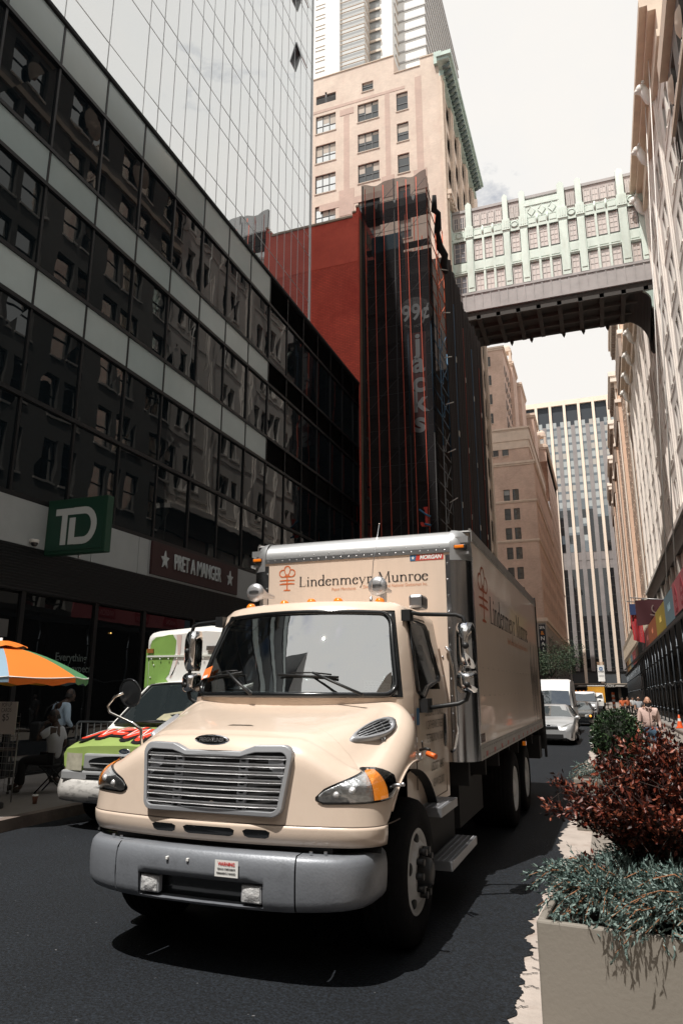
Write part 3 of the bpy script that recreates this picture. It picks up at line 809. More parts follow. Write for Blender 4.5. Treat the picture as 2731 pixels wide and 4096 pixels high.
# cab interior
m = MB(); m.box(-.94,.94,.3,.75,1.45,1.80); m.box(-.94,.94,1.66,1.72,.9,2.5); m.box(-1.0,1.0,.0,1.7,1.1,1.3); m.build('dashboard', DASH, TK, bevel=.05)
for x in (-.5, .5):
    m = MB(); m.box(x-.25,x+.25,.98,1.4,1.3,1.62); m.box(x-.24,x+.24,1.36,1.52,1.55,2.2); m.box(x-.13,x+.13,1.38,1.48,2.18,2.4); m.build('cab_seat', mat('seat_cloth',(.1,.105,.11),.9), TK, bevel=.05)
m = MB(); m.lathe([(.2,0),(.215,.012),(.23,0),(.215,-.012),(.2,0)], (0,0,0), 'z', 28); m.box(-.2,.2,-.015,.015,-.01,.01)
rm = Matrix.Translation((.5,.72,1.93)) @ Matrix.Rotation(R(55), 4, 'X'); m.v = [tuple(rm @ Vector(p)) for p in m.v]; m.build('steering_wheel', GLOSSBLK, TK)
m = MB(); m.poly([wsp(.70,.06,-.02), wsp(.94,.03,-.02), wsp(.93,.15,-.02), wsp(.8,.19,-.02), wsp(.705,.2,-.02)]); note = m.build('paper_note', PAPER, TK, fix=False)
pn = Pen()
for r_ in range(4):
    x = .03
    while x < (.92 if r_ < 3 else .5):
        w = rnd.uniform(.05,.14); pn.line([(x+w*i/6, .82-.19*r_-.06*x+rnd.uniform(-.045,.045)) for i in range(7)], .018); x += w+.04
m = MB(); pn.put(m, 0, (1,0,0), (0,1,0), fn=lambda x, y, l: wsp(.71+.22*x, .05+.14*y, -.014)); m.build('handwriting', mat('pencil',(.25,.25,.28),.8), note, fix=False)
m = MB(); m.lathe([(.001,.02),(.05,.015),(.06,0)], (0,0,0), 'y', 20); m.v = [(x+.17, y+.2, z+1.95) for x,y,z in m.v]; m.build('suction_mount', mat('mount_clear',(.5,.52,.53),.15,.3), TK)
# wipers, ticket
for (pa, pb, arm) in ((wsp(-.02,.22,.04), wsp(.52,.19,.04), (.76,-.03,1.775)), (wsp(-.86,.2,.04), wsp(-.42,.25,.04), (-.24,-.06,1.775))):
    m = MB(); m.tube([pa, pb], .011, 5); mid = [pa[i]*.4+pb[i]*.6 for i in range(3)]
    m.tube([[pa[i]*.75+pb[i]*.25+(0,-.02,.02)[i] for i in range(3)], [mid[i]+(0,-.035,.03)[i] for i in range(3)], [pa[i]*.1+pb[i]*.9+(0,-.02,.02)[i] for i in range(3)]], .007, 5)
    m.tube([[mid[i]+(0,-.035,.03)[i] for i in range(3)], [mid[i]*.6+arm[i]*.4+(0,-.04,.02)[i] for i in range(3)], arm], [.01,.012,.014], 6); m.build('wiper', BLACK, TK)
m = MB(); m.add([wsp(-.97,.17,.05), wsp(-.85,.2,.05), wsp(-.86,.34,.05), wsp(-.97,.3,.05)], [(0,1,2,3)]); tk = m.build('orange_ticket', mat('ticket_orange',(.85,.2,.04),.7), TK, fix=False)
m = MB(); m.add([wsp(-.95,.18,.054), wsp(-.88,.195,.054), wsp(-.88,.23,.054), wsp(-.95,.215,.054)], [(0,1,2,3)]); m.build('ticket_label', PAPER, tk, fix=False)
# roof lamps, horns, antenna
for x in (-.69,-.32,-.03,.25,.67):
    m = MB(); z = 2.625-.05*(x*x); m.lathe([(.055,0),(.05,.03),(.03,.052),(.0001,.055)], (x,.74,z), 'z', 16, ell=(.9,.8)); m.build('clearance_lamp', AMBER, TK)
for x in (.58,-.76):
    m = MB(); m.lathe([(.0001,-.06),(.05,-.06),(.09,-.045),(.098,-.02),(.09,.0),(.07,.06),(.035,.2),(.02,.4)], (x,.98,2.80), 'y', 24); m.box(x-.02,x+.02,1.1,1.2,2.6,2.8); hn = m.build('roof_horn', mat('satin_silver',(.55,.56,.58),.35,.7), TK)
    m = MB(); m.lathe([(.0001,-.063),(.024,-.063)], (x,.98,2.80), 'y', 18, ell=(.8,2.5)); m.build('horn_plate', ALU, hn)
    text('horn_lettering','FREIGHTLINER',(x,.98-.066,2.80),(1,0,0),(0,0,1),.02,INK,hn,fit=.1)
m = MB(); m.box(.86,1.0,1.05,1.3,2.58,2.72); m.build('roof_bracket', ALU, TK, bevel=.03)
m = MB(); m.tube([(.56,.8,2.6),(.565,.8,2.68)], [.016,.01], 8); m.tube([(.565,.8,2.68),(.58,.82,3.0),(.64,.85,3.4)], .0035, 5); m.ball((.64,.85,3.4), .008, 6, 4); m.build('antenna', ALU, TK)
# mirrors with arms
for s in (1, -1):
    Y = .86
    m = MB(); m.tube([(s*.97,.62,2.50),(s*1.05,.75,2.49),(s*1.36,Y,2.485),(s*1.425,Y,2.46),(s*1.445,Y,2.4),(s*1.45,Y,1.79),(s*1.43,Y,1.73),(s*1.36,Y-.02,1.695),(s*1.12,.72,1.66)], .019, 8)
    m.box(s*1.03,s*1.13,.62,.8,1.62,1.74); m.box(s*.92,s*1.0,.58,.7,2.42,2.52); mr = m.build('mirror_arm', BLACK, TK)
    def shell(z0, z1, hw, dp):
        b = MB()
        def fn(u, v):
            a = math.pi*u; c = -math.cos(a); e = 1-abs(2*v-1)**5*.22
            dep = dp*(math.sin(a)**.7)*(1-abs(2*v-1)**4*.45)
            return (s*1.435+hw*c*e, Y+.06-dep, z0+(z1-z0)*v)
        b.grid(fn, 18, 14)
        b.add([fn(0,i/14) for i in range(15)]+[fn(1,i/14) for i in range(14,-1,-1)], [tuple(range(30))], 0, False)
        return b
    shell(2.0,2.41,.088,.13).build('mirror', CHROME, mr); shell(1.79,1.98,.094,.14).build('convex_mirror', CHROME, mr)
    m = MB()
    for z in (2.2, 1.86): m.ball((s*1.45,Y-.06,z), .032, 10, 6); m.tube([(s*1.45,Y,z),(s*1.45,Y-.08,z)], .02, 8)
    m.parts('mirror_clamp', BLACK, mr)
# round hood mirror on the left fender
m = MB(); m.tube([(-1.0,-.5,1.22),(-.985,-.52,1.36),(-.98,-.55,1.5),(-1.06,-.56,1.55),(-1.3,-.55,1.63),(-1.335,-.55,1.68),(-1.28,-.53,1.76),(-1.2,-.52,1.79)], .012, 8); hm = m.build('hood_mirror', mat('chrome_warm',(.7,.66,.6),.12,1.), TK)
m = MB(); m.box(-1.03,-.955,-.54,-.47,1.2,1.36); m.build('mirror_base', ALUP, hm, bevel=.012)
m = MB(); m.lathe([(.0001,-.016),(.06,-.014),(.1,-.008),(.112,-.004),(.118,-.012),(.122,0),(.112,.012),(.0001,.014)], (0,0,0), 'y', 28)
rm = Matrix.Translation((-1.17,-.47,1.79)) @ Matrix.Rotation(R(-8), 4, 'Z') @ Matrix.Rotation(R(10), 4, 'X'); m.v = [tuple(rm @ Vector(p)) for p in m.v]; m.build('mirror_disc', mat('mirror_back',(.055,.06,.065),.12,.6), hm)
# door writing and stickers
def dl(s_, y, z, sz, m_, **k): return text('door_lettering', s_, (1.0595 if z < 1.75 else 1.05, y, z), (0,1,0), (0,0,1), sz, m_, TK, **k)
GOLD = mat('gold_black_ink', (.035,.028,.015), .5)
for k, (l, f) in enumerate((('LINDENMEYR MUNROE',.70),('1 CATHERINE STREET',.68),('TETERBORO NJ 07608',.66))): dl(l, 1.17, 1.615-.115*k, .105, GOLD, fit=f, off=-.0005)
dl('USDOT 18467', 1.25, 1.13, .105, GOLD, fit=.52); dl('GVW 52,000', 1.27, .99, .1, GOLD, fit=.42)
m = MB(); m.box(1.0595,1.061,.505,.60,1.52,1.66); m.build('blue_sticker', BLUEINK, TK)
def on_hood(y, z): return (.985+.02*(1.6-z)/.2, y, z)
m = MB(); m.add([(1.075,.27,1.545),(1.062,.44,1.545),(1.05,.44,1.62),(1.063,.27,1.62)], [(0,1,2,3)]); ry = m.build('rental_sticker', PAPER, TK, fix=False)
text('sticker_lettering','Ryder',(1.066,.36,1.582),(-.06,1,0),(-.1,0,1),.06,REDINK,ry,shear=.3,off=.0015,fit=.12)
text('unit_number','878674',(1.07,.35,1.48),(-.06,1,0),(-.1,0,1),.1,INK,TK,fit=.2,off=.001)
m = MB(); m.add([(1.1,.30,1.39),(1.09,.42,1.39),(1.085,.42,1.43),(1.095,.30,1.43)], [(0,1,2,3)]); m.build('small_sticker', PAPER, TK, fix=False)
# steps, tank, chassis
STEP = mat('step_plate', (.3,.31,.33), .4, .7, .15, 9)
for (y0,y1,x1,z) in ((.55,1.2,1.24,.86),(.62,1.75,1.3,.44)):
    m = MB(); m.box(.85,x1,y0,y1,z-.07,z)
    n1 = int((y1-y0)/.045)
    for a in range(n1):
        for b in range(7): m.ball((x1-.03-b*.05, y0+.03+a*.045, z), (.011,.011,.006), 6, 4)
    m.build('step', STEP, TK)
m = MB(); m.box(.5,1.1,.58,1.72,.3,.79); m.box(-1.1,-.5,.58,1.72,.3,.79); m.parts('battery_box', DARK, TK, bevel=.03)
m = MB(); m.box(-.42,-.34,-.9,8.6,.62,.86); m.box(.34,.42,-.9,8.6,.62,.86); m.box(-1.0,1.0,-.05,.08,.46,.58); m.box(-1.0,1.0,5.3,5.45,.46,.58); m.box(-1.0,1.0,6.6,6.75,.46,.58)
for y in range(2, 9): m.box(-1.2,1.2,y,y+.08,.86,1.08)
m.box(-1.05,-.5,2.0,4.2,.4,.85); m.box(.5,1.05,2.2,3.6,.42,.85); m.build('chassis', DARK, TK)
for s in (1, -1):
    wheel(TK, (s*1.17,0,.5), .505, .29, .3, s)
    for y in (5.1, 6.5): wheel(TK, (s*1.25,y-.05,.47), .505, .29, .58, s, rear=True)
m = MB(); m.tube([(1.04,1.83,2.25),(1.08,1.83,2.2),(1.12,1.83,2.0),(1.135,1.83,1.4),(1.1,1.83,1.25),(1.06,1.83,1.2)], .018, 8); m.build('grab_rail', CHROME, TK)

# cargo box
B0, B1, HW, ZB, ZT = 1.87, 8.95, 1.315, 1.1, 3.54
m = MB(); rr = .2
m.quad((-HW+rr,B0,ZB),(HW-rr,B0,ZB),(HW-rr,B0,ZT-.22),(-HW+rr,B0,ZT-.22)); 
for s in (1,-1): m.quad((s*HW,B0+rr,ZB+.1),(s*HW,B1,ZB+.1),(s*HW,B1,ZT-.1),(s*HW,B0+rr,ZT-.1))
m.box(-HW+.02,HW-.02,B0+.24,B1-.01,ZB+.02,ZT-.02)
cb = m.build('cargo_box', CREAMW, TK, fix=False)
for s in (1, -1):
    m = MB(); m.lathe([(rr,ZB),(rr,ZT-.28)], (s*(HW-rr),B0+rr,0), 'z', 12, a0=R(-90) if s > 0 else R(180), a1=R(0) if s > 0 else R(270))
    m.box(s*(HW-rr-.05),s*(HW-rr),B0-.006,B0,ZB,ZT-.3); m.box(s*HW,s*(HW+.005),B0+rr,B0+rr+.05,ZB,ZT-.3)
    for k in range(12):
        z = ZB+.12+k*.175
        for dx in (-.03,): m.ball((s*(HW-rr+dx),B0-.007,z), (.012,.006,.012), 8, 4)
    m.build('corner_post', ALUP, TK)
    c = MB()   # corner casting: sphere-ish cap
    cx, cy = s*(HW-rr), B0+rr
    def cap(u, v):
        a = math.pi/2*u; b = math.pi/2*v; r = rr*1.03
        return (cx+s*r*math.sin(a)*math.cos(b)**.8, cy-r*math.cos(a)*math.cos(b)**.8, ZT-.22+.225*math.sin(b))
    c.grid(cap, 10, 10)
    c.lathe([(rr*1.04,ZT-.36),(rr*1.04,ZT-.22)], (cx,cy,0), 'z', 10, a0=R(-90) if s > 0 else R(180), a1=R(0) if s > 0 else R(270))
    c.box(s*(HW-.14),s*(HW+.0),B0+.03,B0+.17,ZT-.17,ZT-.1); c.box(s*(HW-.15),s*(HW+.005),B0+.02,B0+.18,ZT-.3,ZT-.27)
    cc = c.build('corner_casting', mat('casting_grey',(.42,.43,.44),.38,.6,.08,6), TK)
    m = MB(); m.box(s*(HW-.155),s*(HW-.02),B0-.005,B0+.07,ZT-.245,ZT-.19); lm = m.build('marker_recess', BLACK, cc, bevel=.01)
    m = MB(); m.box(s*(HW-.145),s*(HW-.04),B0-.022,B0+.03,ZT-.235,ZT-.2); m.build('marker_lamp', AMBER, cc, bevel=.008)
    # side rails with rivets
    m = MB(); m.box(s*HW,s*(HW+.012),B0+rr,B1,ZT-.13,ZT); m.box(s*HW,s*(HW+.012),B0+rr,B1,ZB,ZB+.15); m.box(s*(HW-.02),s*(HW+.0),B0+rr,B1,ZT-.01,ZT+.02)
    for k in range(54):
        y = B0+rr+.08+k*.127
        if y > B1-.05: break
        m.ball((s*(HW+.013),y,ZT-.1), (.007,.013,.013), 6, 4); m.ball((s*(HW+.013),y,ZB+.12), (.007,.011,.011), 6, 4); m.ball((s*(HW+.013),y+.06,ZB+.03), (.007,.011,.011), 6, 4)
    for zz_ in (2.05, 1.75):
        for k in range(16): m.ball((s*(HW+.001),B0+.6+k*.38,zz_+rnd.uniform(-.004,.004)), (.004,.007,.007), 6, 4)
    sr = m.build('side_rail', mat('rail_grey',(.36,.34,.32),.42,.6,.15,4), TK)
    m = MB()
    for k in range(12): m.box(s*(HW+.012),s*(HW+.0135),B0+.5+k*.55,B0+.62+k*.55,ZB+.02,ZB+.075)
    m.parts('reflective_tape', mat('tape_red',(.35,.04,.03),.4), sr)
    m = MB(); m.box(s*HW,s*(HW+.004),B0+rr+.06,B0+rr+.11,1.45,1.85); m.build('side_strip', mat('strip_dim',(.4,.4,.39),.5), TK)
m = MB(); m.lathe([(.22,-(HW-rr)),(.22,HW-rr)], (0,B0+.22,ZT-.22), 'x', 10, a0=R(90), a1=R(180))
cpo = m.build('roof_cap', mat('cap_silver',(.66,.67,.68),.3,.75,.08,2,stretch=(.3,4,4)), TK)
m = MB(); m.box(-HW+rr,HW-rr,B0-.012,B0,ZT-.27,ZT-.22)
for k in range(24):
    x = -HW+rr+.04+k*.093; m.ball((x,B0-.013,ZT-.245), (.009,.006,.009), 8, 4)
    if k % 2 == 0: m.ball((x+.03,B0-.0,ZT-.19), (.006,.006,.006), 6, 4)
m.build('cap_flange', ALU, cpo)
m = MB(); m.box(-HW,HW,B0+.2,B1,ZT-.015,ZT); m.build('box_roof', mat('roof_white',(.7,.7,.7),.5), TK)
m = MB(); m.box(HW-.04,HW+.02,B1,B1+.05,ZB-.1,ZT+.05); m.box(-HW-.02,-HW+.04,B1,B1+.05,ZB-.1,ZT+.05); m.box(HW-.25,HW+.03,B1+.05,B1+.12,.7,1.75); m.box(HW-.5,HW-.05,B1-.3,B1+.1,.55,.95); m.box(-HW,HW,B1+.05,B1+.1,.8,1.1); m.box(HW+.0,HW+.05,B1+.08,B1+.13,.55,1.7)
m.build('rear_liftgate', DARK, TK, bevel=.01)
m = MB(); m.box(HW-.03,HW+.02,5.9,5.97,.98,1.04); m.build('side_marker', AMBER, TK)
m = MB()
for x in (-.15,.3,.75): m.ball((x, B0-.004, 2.2), .012, 6, 4)
for z in (1.55,1.75,1.95,2.15): m.ball((1.0,B0-.004,z), .012, 6, 4)
m.parts('wall_bolt', ALU, TK)
# emblem, name and small print on front wall and sides
def emblem(pn):
    w = .055
    pn.arc(-.3,.62,.27,.24,75,345,w,w,18); pn.arc(.3,.62,.27,.24,-165,105,w,w,18); pn.arc(0,.86,.22,.25,-10,190,w,w,14)
    pn.line([(-.215,.86),(-.17,.66),(0,.38)],w); pn.line([(.215,.86),(.17,.66),(0,.38)],w); pn.line([(-.3,.385),(0,.38),(.3,.385)],w)
    pn.rect(-.04,-.52,.04,.4)
    for yy, h in ((.16,.57),(-.08,.57),(-.5,.25)):
        pn.poly([(-h,yy-.06),(h,yy-.06),(h*.93,yy+.0),(.0,yy+.035),(-h*.93,yy+.0)])
    pn.rect(-.36,-.12,.36,-.05)
pe = Pen(); emblem(pe); m = MB(); pe.put(m, (-.825,B0-.003,3.035), (1,0,0), (0,0,1), .175); m.build('emblem', ORANGEINK, TK, fix=False)
ps = Pen(); adv = serif(ps, 'Lindenmeyr Munroe')
m = MB(); ps.put(m, (-.68,B0-.003,2.975), (1.55/adv,0,0), (0,0,.165), 1.); m.build('company_lettering', INK, TK, fix=False)
text('tagline','Paper Merchants',(-.115,B0-.003,2.925),(1,0,0),(0,0,1),.05,ORSOFT,TK,fit=.29)
text('tagline','Division of Central National Gottesman Inc.',(.49,B0-.003,2.935),(1,0,0),(0,0,1),.05,ORSOFT,TK,fit=.74)
m = MB(); m.add([(.67,B0-.003,3.195),(1.045,B0-.003,3.195),(1.045,B0-.003,3.262),(.67,B0-.003,3.262)],[(0,1,2,3)]); bg = m.build('maker_plate', mat('plate_red',(.55,.05,.035),.5), TK, fix=False)
m = MB(); m.add([(.67,B0-.0035,3.195),(.73,B0-.0035,3.195),(.745,B0-.0035,3.262),(.67,B0-.0035,3.262)],[(0,1,2,3)]); m.build('plate_field', BLUEINK, bg, fix=False)
m = MB(); m.poly([(.703+.022*(1 if i%2==0 else .42)*math.sin(math.pi*i/5), B0-.0042, 3.228+.022*(1 if i%2==0 else .42)*math.cos(math.pi*i/5)) for i in range(10)]); m.build('plate_star', WHITEP, bg, fix=False)
text('plate_lettering','MORGAN',(.9,B0-.0045,3.228),(1,0,0),(0,0,1),.06,WHITEP,bg,shear=.25,off=.003,fit=.25)
for s in (1, -1):
    X = s*(HW+.002); U = (0,s,0)
    def yy(y): return y if s > 0 else y
    y0 = 2.73 if s > 0 else 8.1
    m = MB(); pe.put(m, (X,y0,2.79), (0,.56*s/1.0,0), (0,0,.385), 1.); m.build('side_emblem', mat('orange_ink_dark',(.4,.09,.03),.5), TK, fix=False)
    m = MB(); y1 = 3.15 if s > 0 else 7.7
    ps.put(m, (X,y1,2.6), (0,s*4.1/adv,0), (0,0,.46), 1.); m.build('side_lettering', INK, TK, fix=False)
    text('side_tagline','Paper Merchants | Division of Central National Gottesman Inc.',(X,5.9 if s>0 else 4.9,2.47),U,(0,0,1),.12,ORSOFT,TK,fit=2.5)
m = MB(); pg = Pen()
for k in range(9):
    x = 7.4+k*.14; pg.line([(x,1.9-.35*(k%3)+.2*math.sin(k)),(x+.07,2.35+.3*math.sin(k*1.7)),(x+.12,1.7-.25*((k+1)%3)),(x+.1,2.2)], .022)
pg.put(m, (HW+.002,0,0), (0,1,0), (0,0,1)); m.build('graffiti', INK, TK, fix=False)
m = MB(); m.box(HW,HW+.003,2.15,2.4,1.27,1.36); sp = m.build('side_maker_plate', mat('plate_dark',(.09,.05,.045),.5), TK); text('plate_lettering','MORGAN',(HW+.004,2.28,1.315),(0,1,0),(0,0,1),.07,mat('plate_grey',(.3,.28,.27),.5),sp,fit=.2)
# ---------------------------------------------------------------- building helpers
def wall(mb, O, U, N, W_, H_, holes, depth=.3, mi=0, mr=None):
    """a wall face W_ x H_ from corner O along U (up is z) with holes (u0,u1,z0,z1) and their reveals"""
    O, U, N = Vector(O), Vector(U), Vector(N); Z = Vector((0,0,1))
    us = sorted({0., W_, *[h[0] for h in holes], *[h[1] for h in holes]}); zs_ = sorted({0., H_, *[h[2] for h in holes], *[h[3] for h in holes]})
    us = [u for u in us if 0 <= u <= W_]; zs_ = [z for z in zs_ if 0 <= z <= H_]
    for b in range(len(zs_)-1):
        run = None; zc = (zs_[b]+zs_[b+1])/2
        row = [h for h in holes if h[2] <= zc <= h[3]]
        for a in range(len(us)-1):
            uc = (us[a]+us[a+1])/2
            inside = any(h[0] <= uc <= h[1] for h in row)
            if not inside and run is None: run = us[a]
            if (inside or a == len(us)-2) and run is not None:
                e = us[a] if inside else us[a+1]
                mb.quad(O+U*run+Z*zs_[b], O+U*e+Z*zs_[b], O+U*e+Z*zs_[b+1], O+U*run+Z*zs_[b+1], mi); run = None
    for (u0,u1,z0,z1) in holes:
        c = [O+U*u0+Z*z0, O+U*u1+Z*z0, O+U*u1+Z*z1, O+U*u0+Z*z1]; d = [p-N*depth for p in c]
        for i in range(4): mb.quad(c[i], c[(i+1)%4], d[(i+1)%4], d[i], mi if mr is None else mr)
def sash(U, N, w, h, depth, cols=1, fr=.06, mid=.5, blind=0., sill=True):
    """a window unit around the lower left corner of its opening: materials frame, glass, blind, sill"""
    U, N = Vector(U), Vector(N); Z = Vector((0,0,1)); m = MB()
    def bx(u0,u1,z0,z1,d0,d1,mi): m.obox(U*(u0+u1)/2+Z*(z0+z1)/2-N*(d0+d1)/2, U*(u1-u0)/2, N*abs(d1-d0)/2, Z*(z1-z0)/2, mi)
    d = depth
    m.quad(U*0+Z*0-N*(d-.01), U*w-N*(d-.01), U*w+Z*h-N*(d-.01), Z*h-N*(d-.01), 1)
    bx(0,fr,0,h,d-.07,d-.015,0); bx(w-fr,w,0,h,d-.07,d-.015,0); bx(fr,w-fr,0,fr,d-.07,d-.015,0); bx(fr,w-fr,h-fr,h,d-.07,d-.015,0)
    for k in range(1, cols): bx(w*k/cols-fr/2,w*k/cols+fr/2,fr,h-fr,d-.068,d-.015,0)
    if mid: bx(fr,w-fr,h*mid-fr/2,h*mid+fr/2,d-.065,d-.015,0)
    if blind:
        for k in range(cols):
            b = blind if isinstance(blind, (int,float)) else blind[k]
            if b: m.quad(U*(w*k/cols+fr)+Z*(h*(1-b))-N*(d-.02), U*(w*(k+1)/cols-fr)+Z*(h*(1-b))-N*(d-.02), U*(w*(k+1)/cols-fr)+Z*(h-fr)-N*(d-.02), U*(w*k/cols+fr)+Z*(h-fr)-N*(d-.02), 2)
    if sill: bx(-.08,w+.08,-.12,0,-.07,.1,3)
    return m
def put_windows(parent, items, mats, name='window', limit=100):
    """items: (priority, builder, offset). the first ones are parts of their own, the rest one part"""
    items = sorted(items, key=lambda t: t[0]); O = Vector(ROOT.get(parent.name, (0,0,0))); cache = {}
    for pr, mb, loc in items[:limit]:
        if id(mb) not in cache:
            o = mb.build(name, mats, parent, w=False); cache[id(mb)] = o.data
        else:
            o = bpy.data.objects.new(name, cache[id(mb)]); COL.objects.link(o); o.parent = parent
        o.location = Vector(loc)-O
    if items[limit:]:
        b = MB()
        for pr, mb, loc in items[limit:]:
            k = len(b.v); b.v += [tuple(Vector(p)+Vector(loc)) for p in mb.v]; b.f += [[i+k for i in f] for f in mb.f]; b.mi += mb.mi; b.sm += mb.sm
        o = b.build(name, mats, parent); o['kind'] = 'stuff'

WFR = mat('window_frame_dark', (.05,.052,.055), .5)
WGL = glass_mat('window_glass', (.018,.021,.024), refl=.06, ior=1.5, wave=.003, wscale=.9)
WGLB = glass_mat('window_glass_grey', (.05,.056,.06), refl=.08, ior=1.5)
BLIND = mat('blind', (.5,.49,.46), .8)
SILL = mat('sill_stone', (.5,.42,.35), .8, 0, .1, 3)

# ---------------------------------------------------------------- podium of the glass building (left)
XL = -11.2
GB = thing('glass_building', 'dark glass building with pale spandrel bands behind the green bank sign', 'building', (XL,10,.17))
PGL = [glass_mat('podium_glass_%d' % k, (.006,.010,.013), refl=.018+.006*k, ior=1.3, wave=.0035, wscale=.5+.1*k) for k in range(3)]
BLK = mat('mullion_black', (.014,.015,.017), .4, .3)
J0, JD = 22.45, 1.673
joints = [J0-JD*k for k in range(20)][::-1]+[J0+JD*k for k in range(1,7)]+[33.4]
m = MB(); m.box(-32,XL-.2,-11,33.4,.17,18.0); m.box(XL-.2,XL+.03,-11,33.4,18.0,18.1)
m.build('core', mat('core_dark', (.02,.02,.022), .8), GB)
BANDS = [(16.75,17.99),(13.37,14.33),(10.2,11.2)]
def ribbon(z0, z1, y0=-11, y1=33.4):
    m = MB(); js = [j for j in joints if y0 < j < y1]; js = [y0]+js+[y1]
    for a, b in zip(js[:-1], js[1:]):
        dx = [rnd.uniform(-.012,.012) for _ in range(4)]; k = rnd.randrange(3)
        n = 1
        m.add([(XL-.06+dx[0],a,z0),(XL-.06+dx[1],b,z0),(XL-.06+dx[2],b,z1),(XL-.06+dx[3],a,z1)],[(0,1,2,3)],k)
    return m
for z0, z1 in ((14.33,16.75),(11.2,13.37),(8.1,10.2),(5.95,8.1)): ribbon(z0,z1).build('ribbon_window', PGL, GB, fix=False)
SPAN = [mat('spandrel_glass_%d'%k, c, .12, 0, .05, .8, spec=.6) for k, c in enumerate(((.44,.525,.525),(.49,.57,.565),(.40,.485,.485)))]
for z0, z1 in BANDS:
    js = [j for j in joints if 5 < j <= J0+.01]
    for a, b in zip(js[:-1], js[1:]):
        m = MB(); m.box(XL-.1,XL-.035,a+.03,b-.03,z0+.02,z1-.02); m.build('spandrel_panel', SPAN[rnd.randrange(3)], GB)
    m = MB(); m.box(XL-.1,XL-.035,-11,js[0]-.03,z0+.02,z1-.02); m.build('spandrel_panel', SPAN[0], GB)
    js = [j for j in joints if j >= J0-.01]
    for a, b in zip(js[:-1], js[1:]):
        m = MB()
        for k in range(14): zz_ = z0+.03+k*(z1-z0-.06)/14; m.quad((XL-.12,a+.03,zz_+.06),(XL-.03,a+.03,zz_),(XL-.03,b-.03,zz_),(XL-.12,b-.03,zz_+.06))
        m.build('louvre', mat('louvre_dark', (.035,.036,.038), .45, .4), GB, fix=False)
for j in joints:
    if j < 5: continue
    m = MB(); m.box(XL-.12,XL-.02,j-.03,j+.03,5.92,18.0); m.build('mullion', BLK, GB)
for z in (5.92,8.1,10.2,11.2,13.37,14.33,16.75):
    m = MB(); m.box(XL-.14,XL+.005,-11,33.4,z-.05,z+.05); m.build('transom', BLK, GB)
FASC = mat('fascia_white', (.36,.385,.39), .4, 0, .06, 1.5)
for a, b in ((-11,6.2),(6.2,9.6),(9.6,13.3),(13.3,15.1),(15.1,15.55),(15.55,20.45),(20.45,22.4),(22.4,26),(26,30)):
    m = MB(); m.box(XL-.1,XL+.02,a+.01,b-.01,4.9,5.86); m.build('fascia_panel', FASC, GB)
m = MB(); m.box(XL-.1,XL+.0,-11,33.4,3.95,4.9)
for k in range(15): m.box(XL,XL+.035,-11,33.4,3.98+k*.062,4.01+k*.062)
m.build('fascia_louvre', mat('louvre_band', (.016,.017,.019), .5, .2), GB)
SHOP = glass_mat('shop_glass', (.006,.007,.008), refl=.03, ior=1.45, wave=.004, wscale=.7)
js = [-11,-3,2,6.4,9.2,11.4,13.7,15.6,18,20.5,24,28,33.4]
for a, b in zip(js[:-1], js[1:]):
    m = MB(); m.quad((XL-.05,a+.05,.3),(XL-.05,b-.05,.3),(XL-.05,b-.05,3.9),(XL-.05,a+.05,3.9)); m.build('shop_window', SHOP, GB, fix=False)
    m = MB(); m.box(XL-.1,XL,b-.06,b+.06,.17,3.95); m.build('shop_mullion', BLK, GB)
m = MB(); m.box(XL-.1,XL+.01,-11,33.4,.17,.32); m.build('shop_plinth', BLK, GB)
GREYG = mat('window_lettering_grey', (.09,.12,.115), .6)
for k, s_ in enumerate(('Everything', "you'd expect", 'from a bank.')):
    me = text('window_lettering', s_, (XL-.02,13.0+(.05 if k == 1 else 0),2.66-.24*k), (0,1,0), (0,0,1), .24, GREYG, GB, off=.003)
ROSE = mat('window_poster', (.05,.012,.012), .6)
m = MB(); m.box(XL-.045,XL-.03,10.6,11.1,3.0,3.35); m.build('window_notice', mat('notice_grey',(.1,.1,.1),.6), GB)
WARM = mat('interior_lamp', (1,.6,.2), .5, emit=(1,.55,.15), estr=1.2)
for (y,z) in ((17.3,3.4),(16.7,3.35),(16.9,2.3),(16.85,2.05),(14.3,3.3)):
    m = MB(); m.ball((XL-.02,y,z), .02, 6, 4); m.build('interior_lamp', WARM, GB)
m = MB(); m.box(-32,XL-.2,-11,33.4,18.01,18.06); m.build('roof_bounce', mat('roof_bounce',(.55,.53,.5),.9,0,.1,2), GB)  # unseen pale roof layer, added to bounce light onto the red wall
# tower on the podium
GT = thing('glass_tower', 'tall mirror glass tower with thin dark grid standing on the dark podium', 'building', (-14.2,20,18.12))
TGL = glass_mat('tower_glass', (.3,.32,.33), refl=.72, ior=1.6, wave=.0025, wscale=.3)
XT, TY0, TY1, TZ = -14.2, 11.6, 33.44, 58.
m = MB(); m.box(-32,XT-.04,TY0,TY1-.1,18.12,TZ); m.build('core', mat('core_dark', (.02,.02,.022), .8), GT)
m = MB(); ys = [TY0,13.5,15.54]+[17.56+.88*k for k in range(19)]; ys = [y for y in ys if y < TY1-.3]+[TY1]
zt_ = [18.12]
while zt_[-1] < TZ-4: zt_ += [zt_[-1]+1.25, zt_[-1]+4.2]
zt_.append(TZ)
for a, b in zip(ys[:-1], ys[1:]):
    for c, d in zip(zt_[:-1], zt_[1:]):
        dx = [rnd.uniform(-.003,.003) for _ in range(4)]
        m.add([(XT+dx[0],a,c),(XT+dx[1],b,c),(XT+dx[2],b,d),(XT+dx[3],a,d)],[(0,1,2,3)])
m.build('curtain_wall', TGL, GT, fix=False)
TM = mat('tower_mullion', (.72,.73,.73), .5, .2)
m = MB()
for y in ys: m.box(XT,XT+.012,y-.011,y+.011,18.12,TZ)
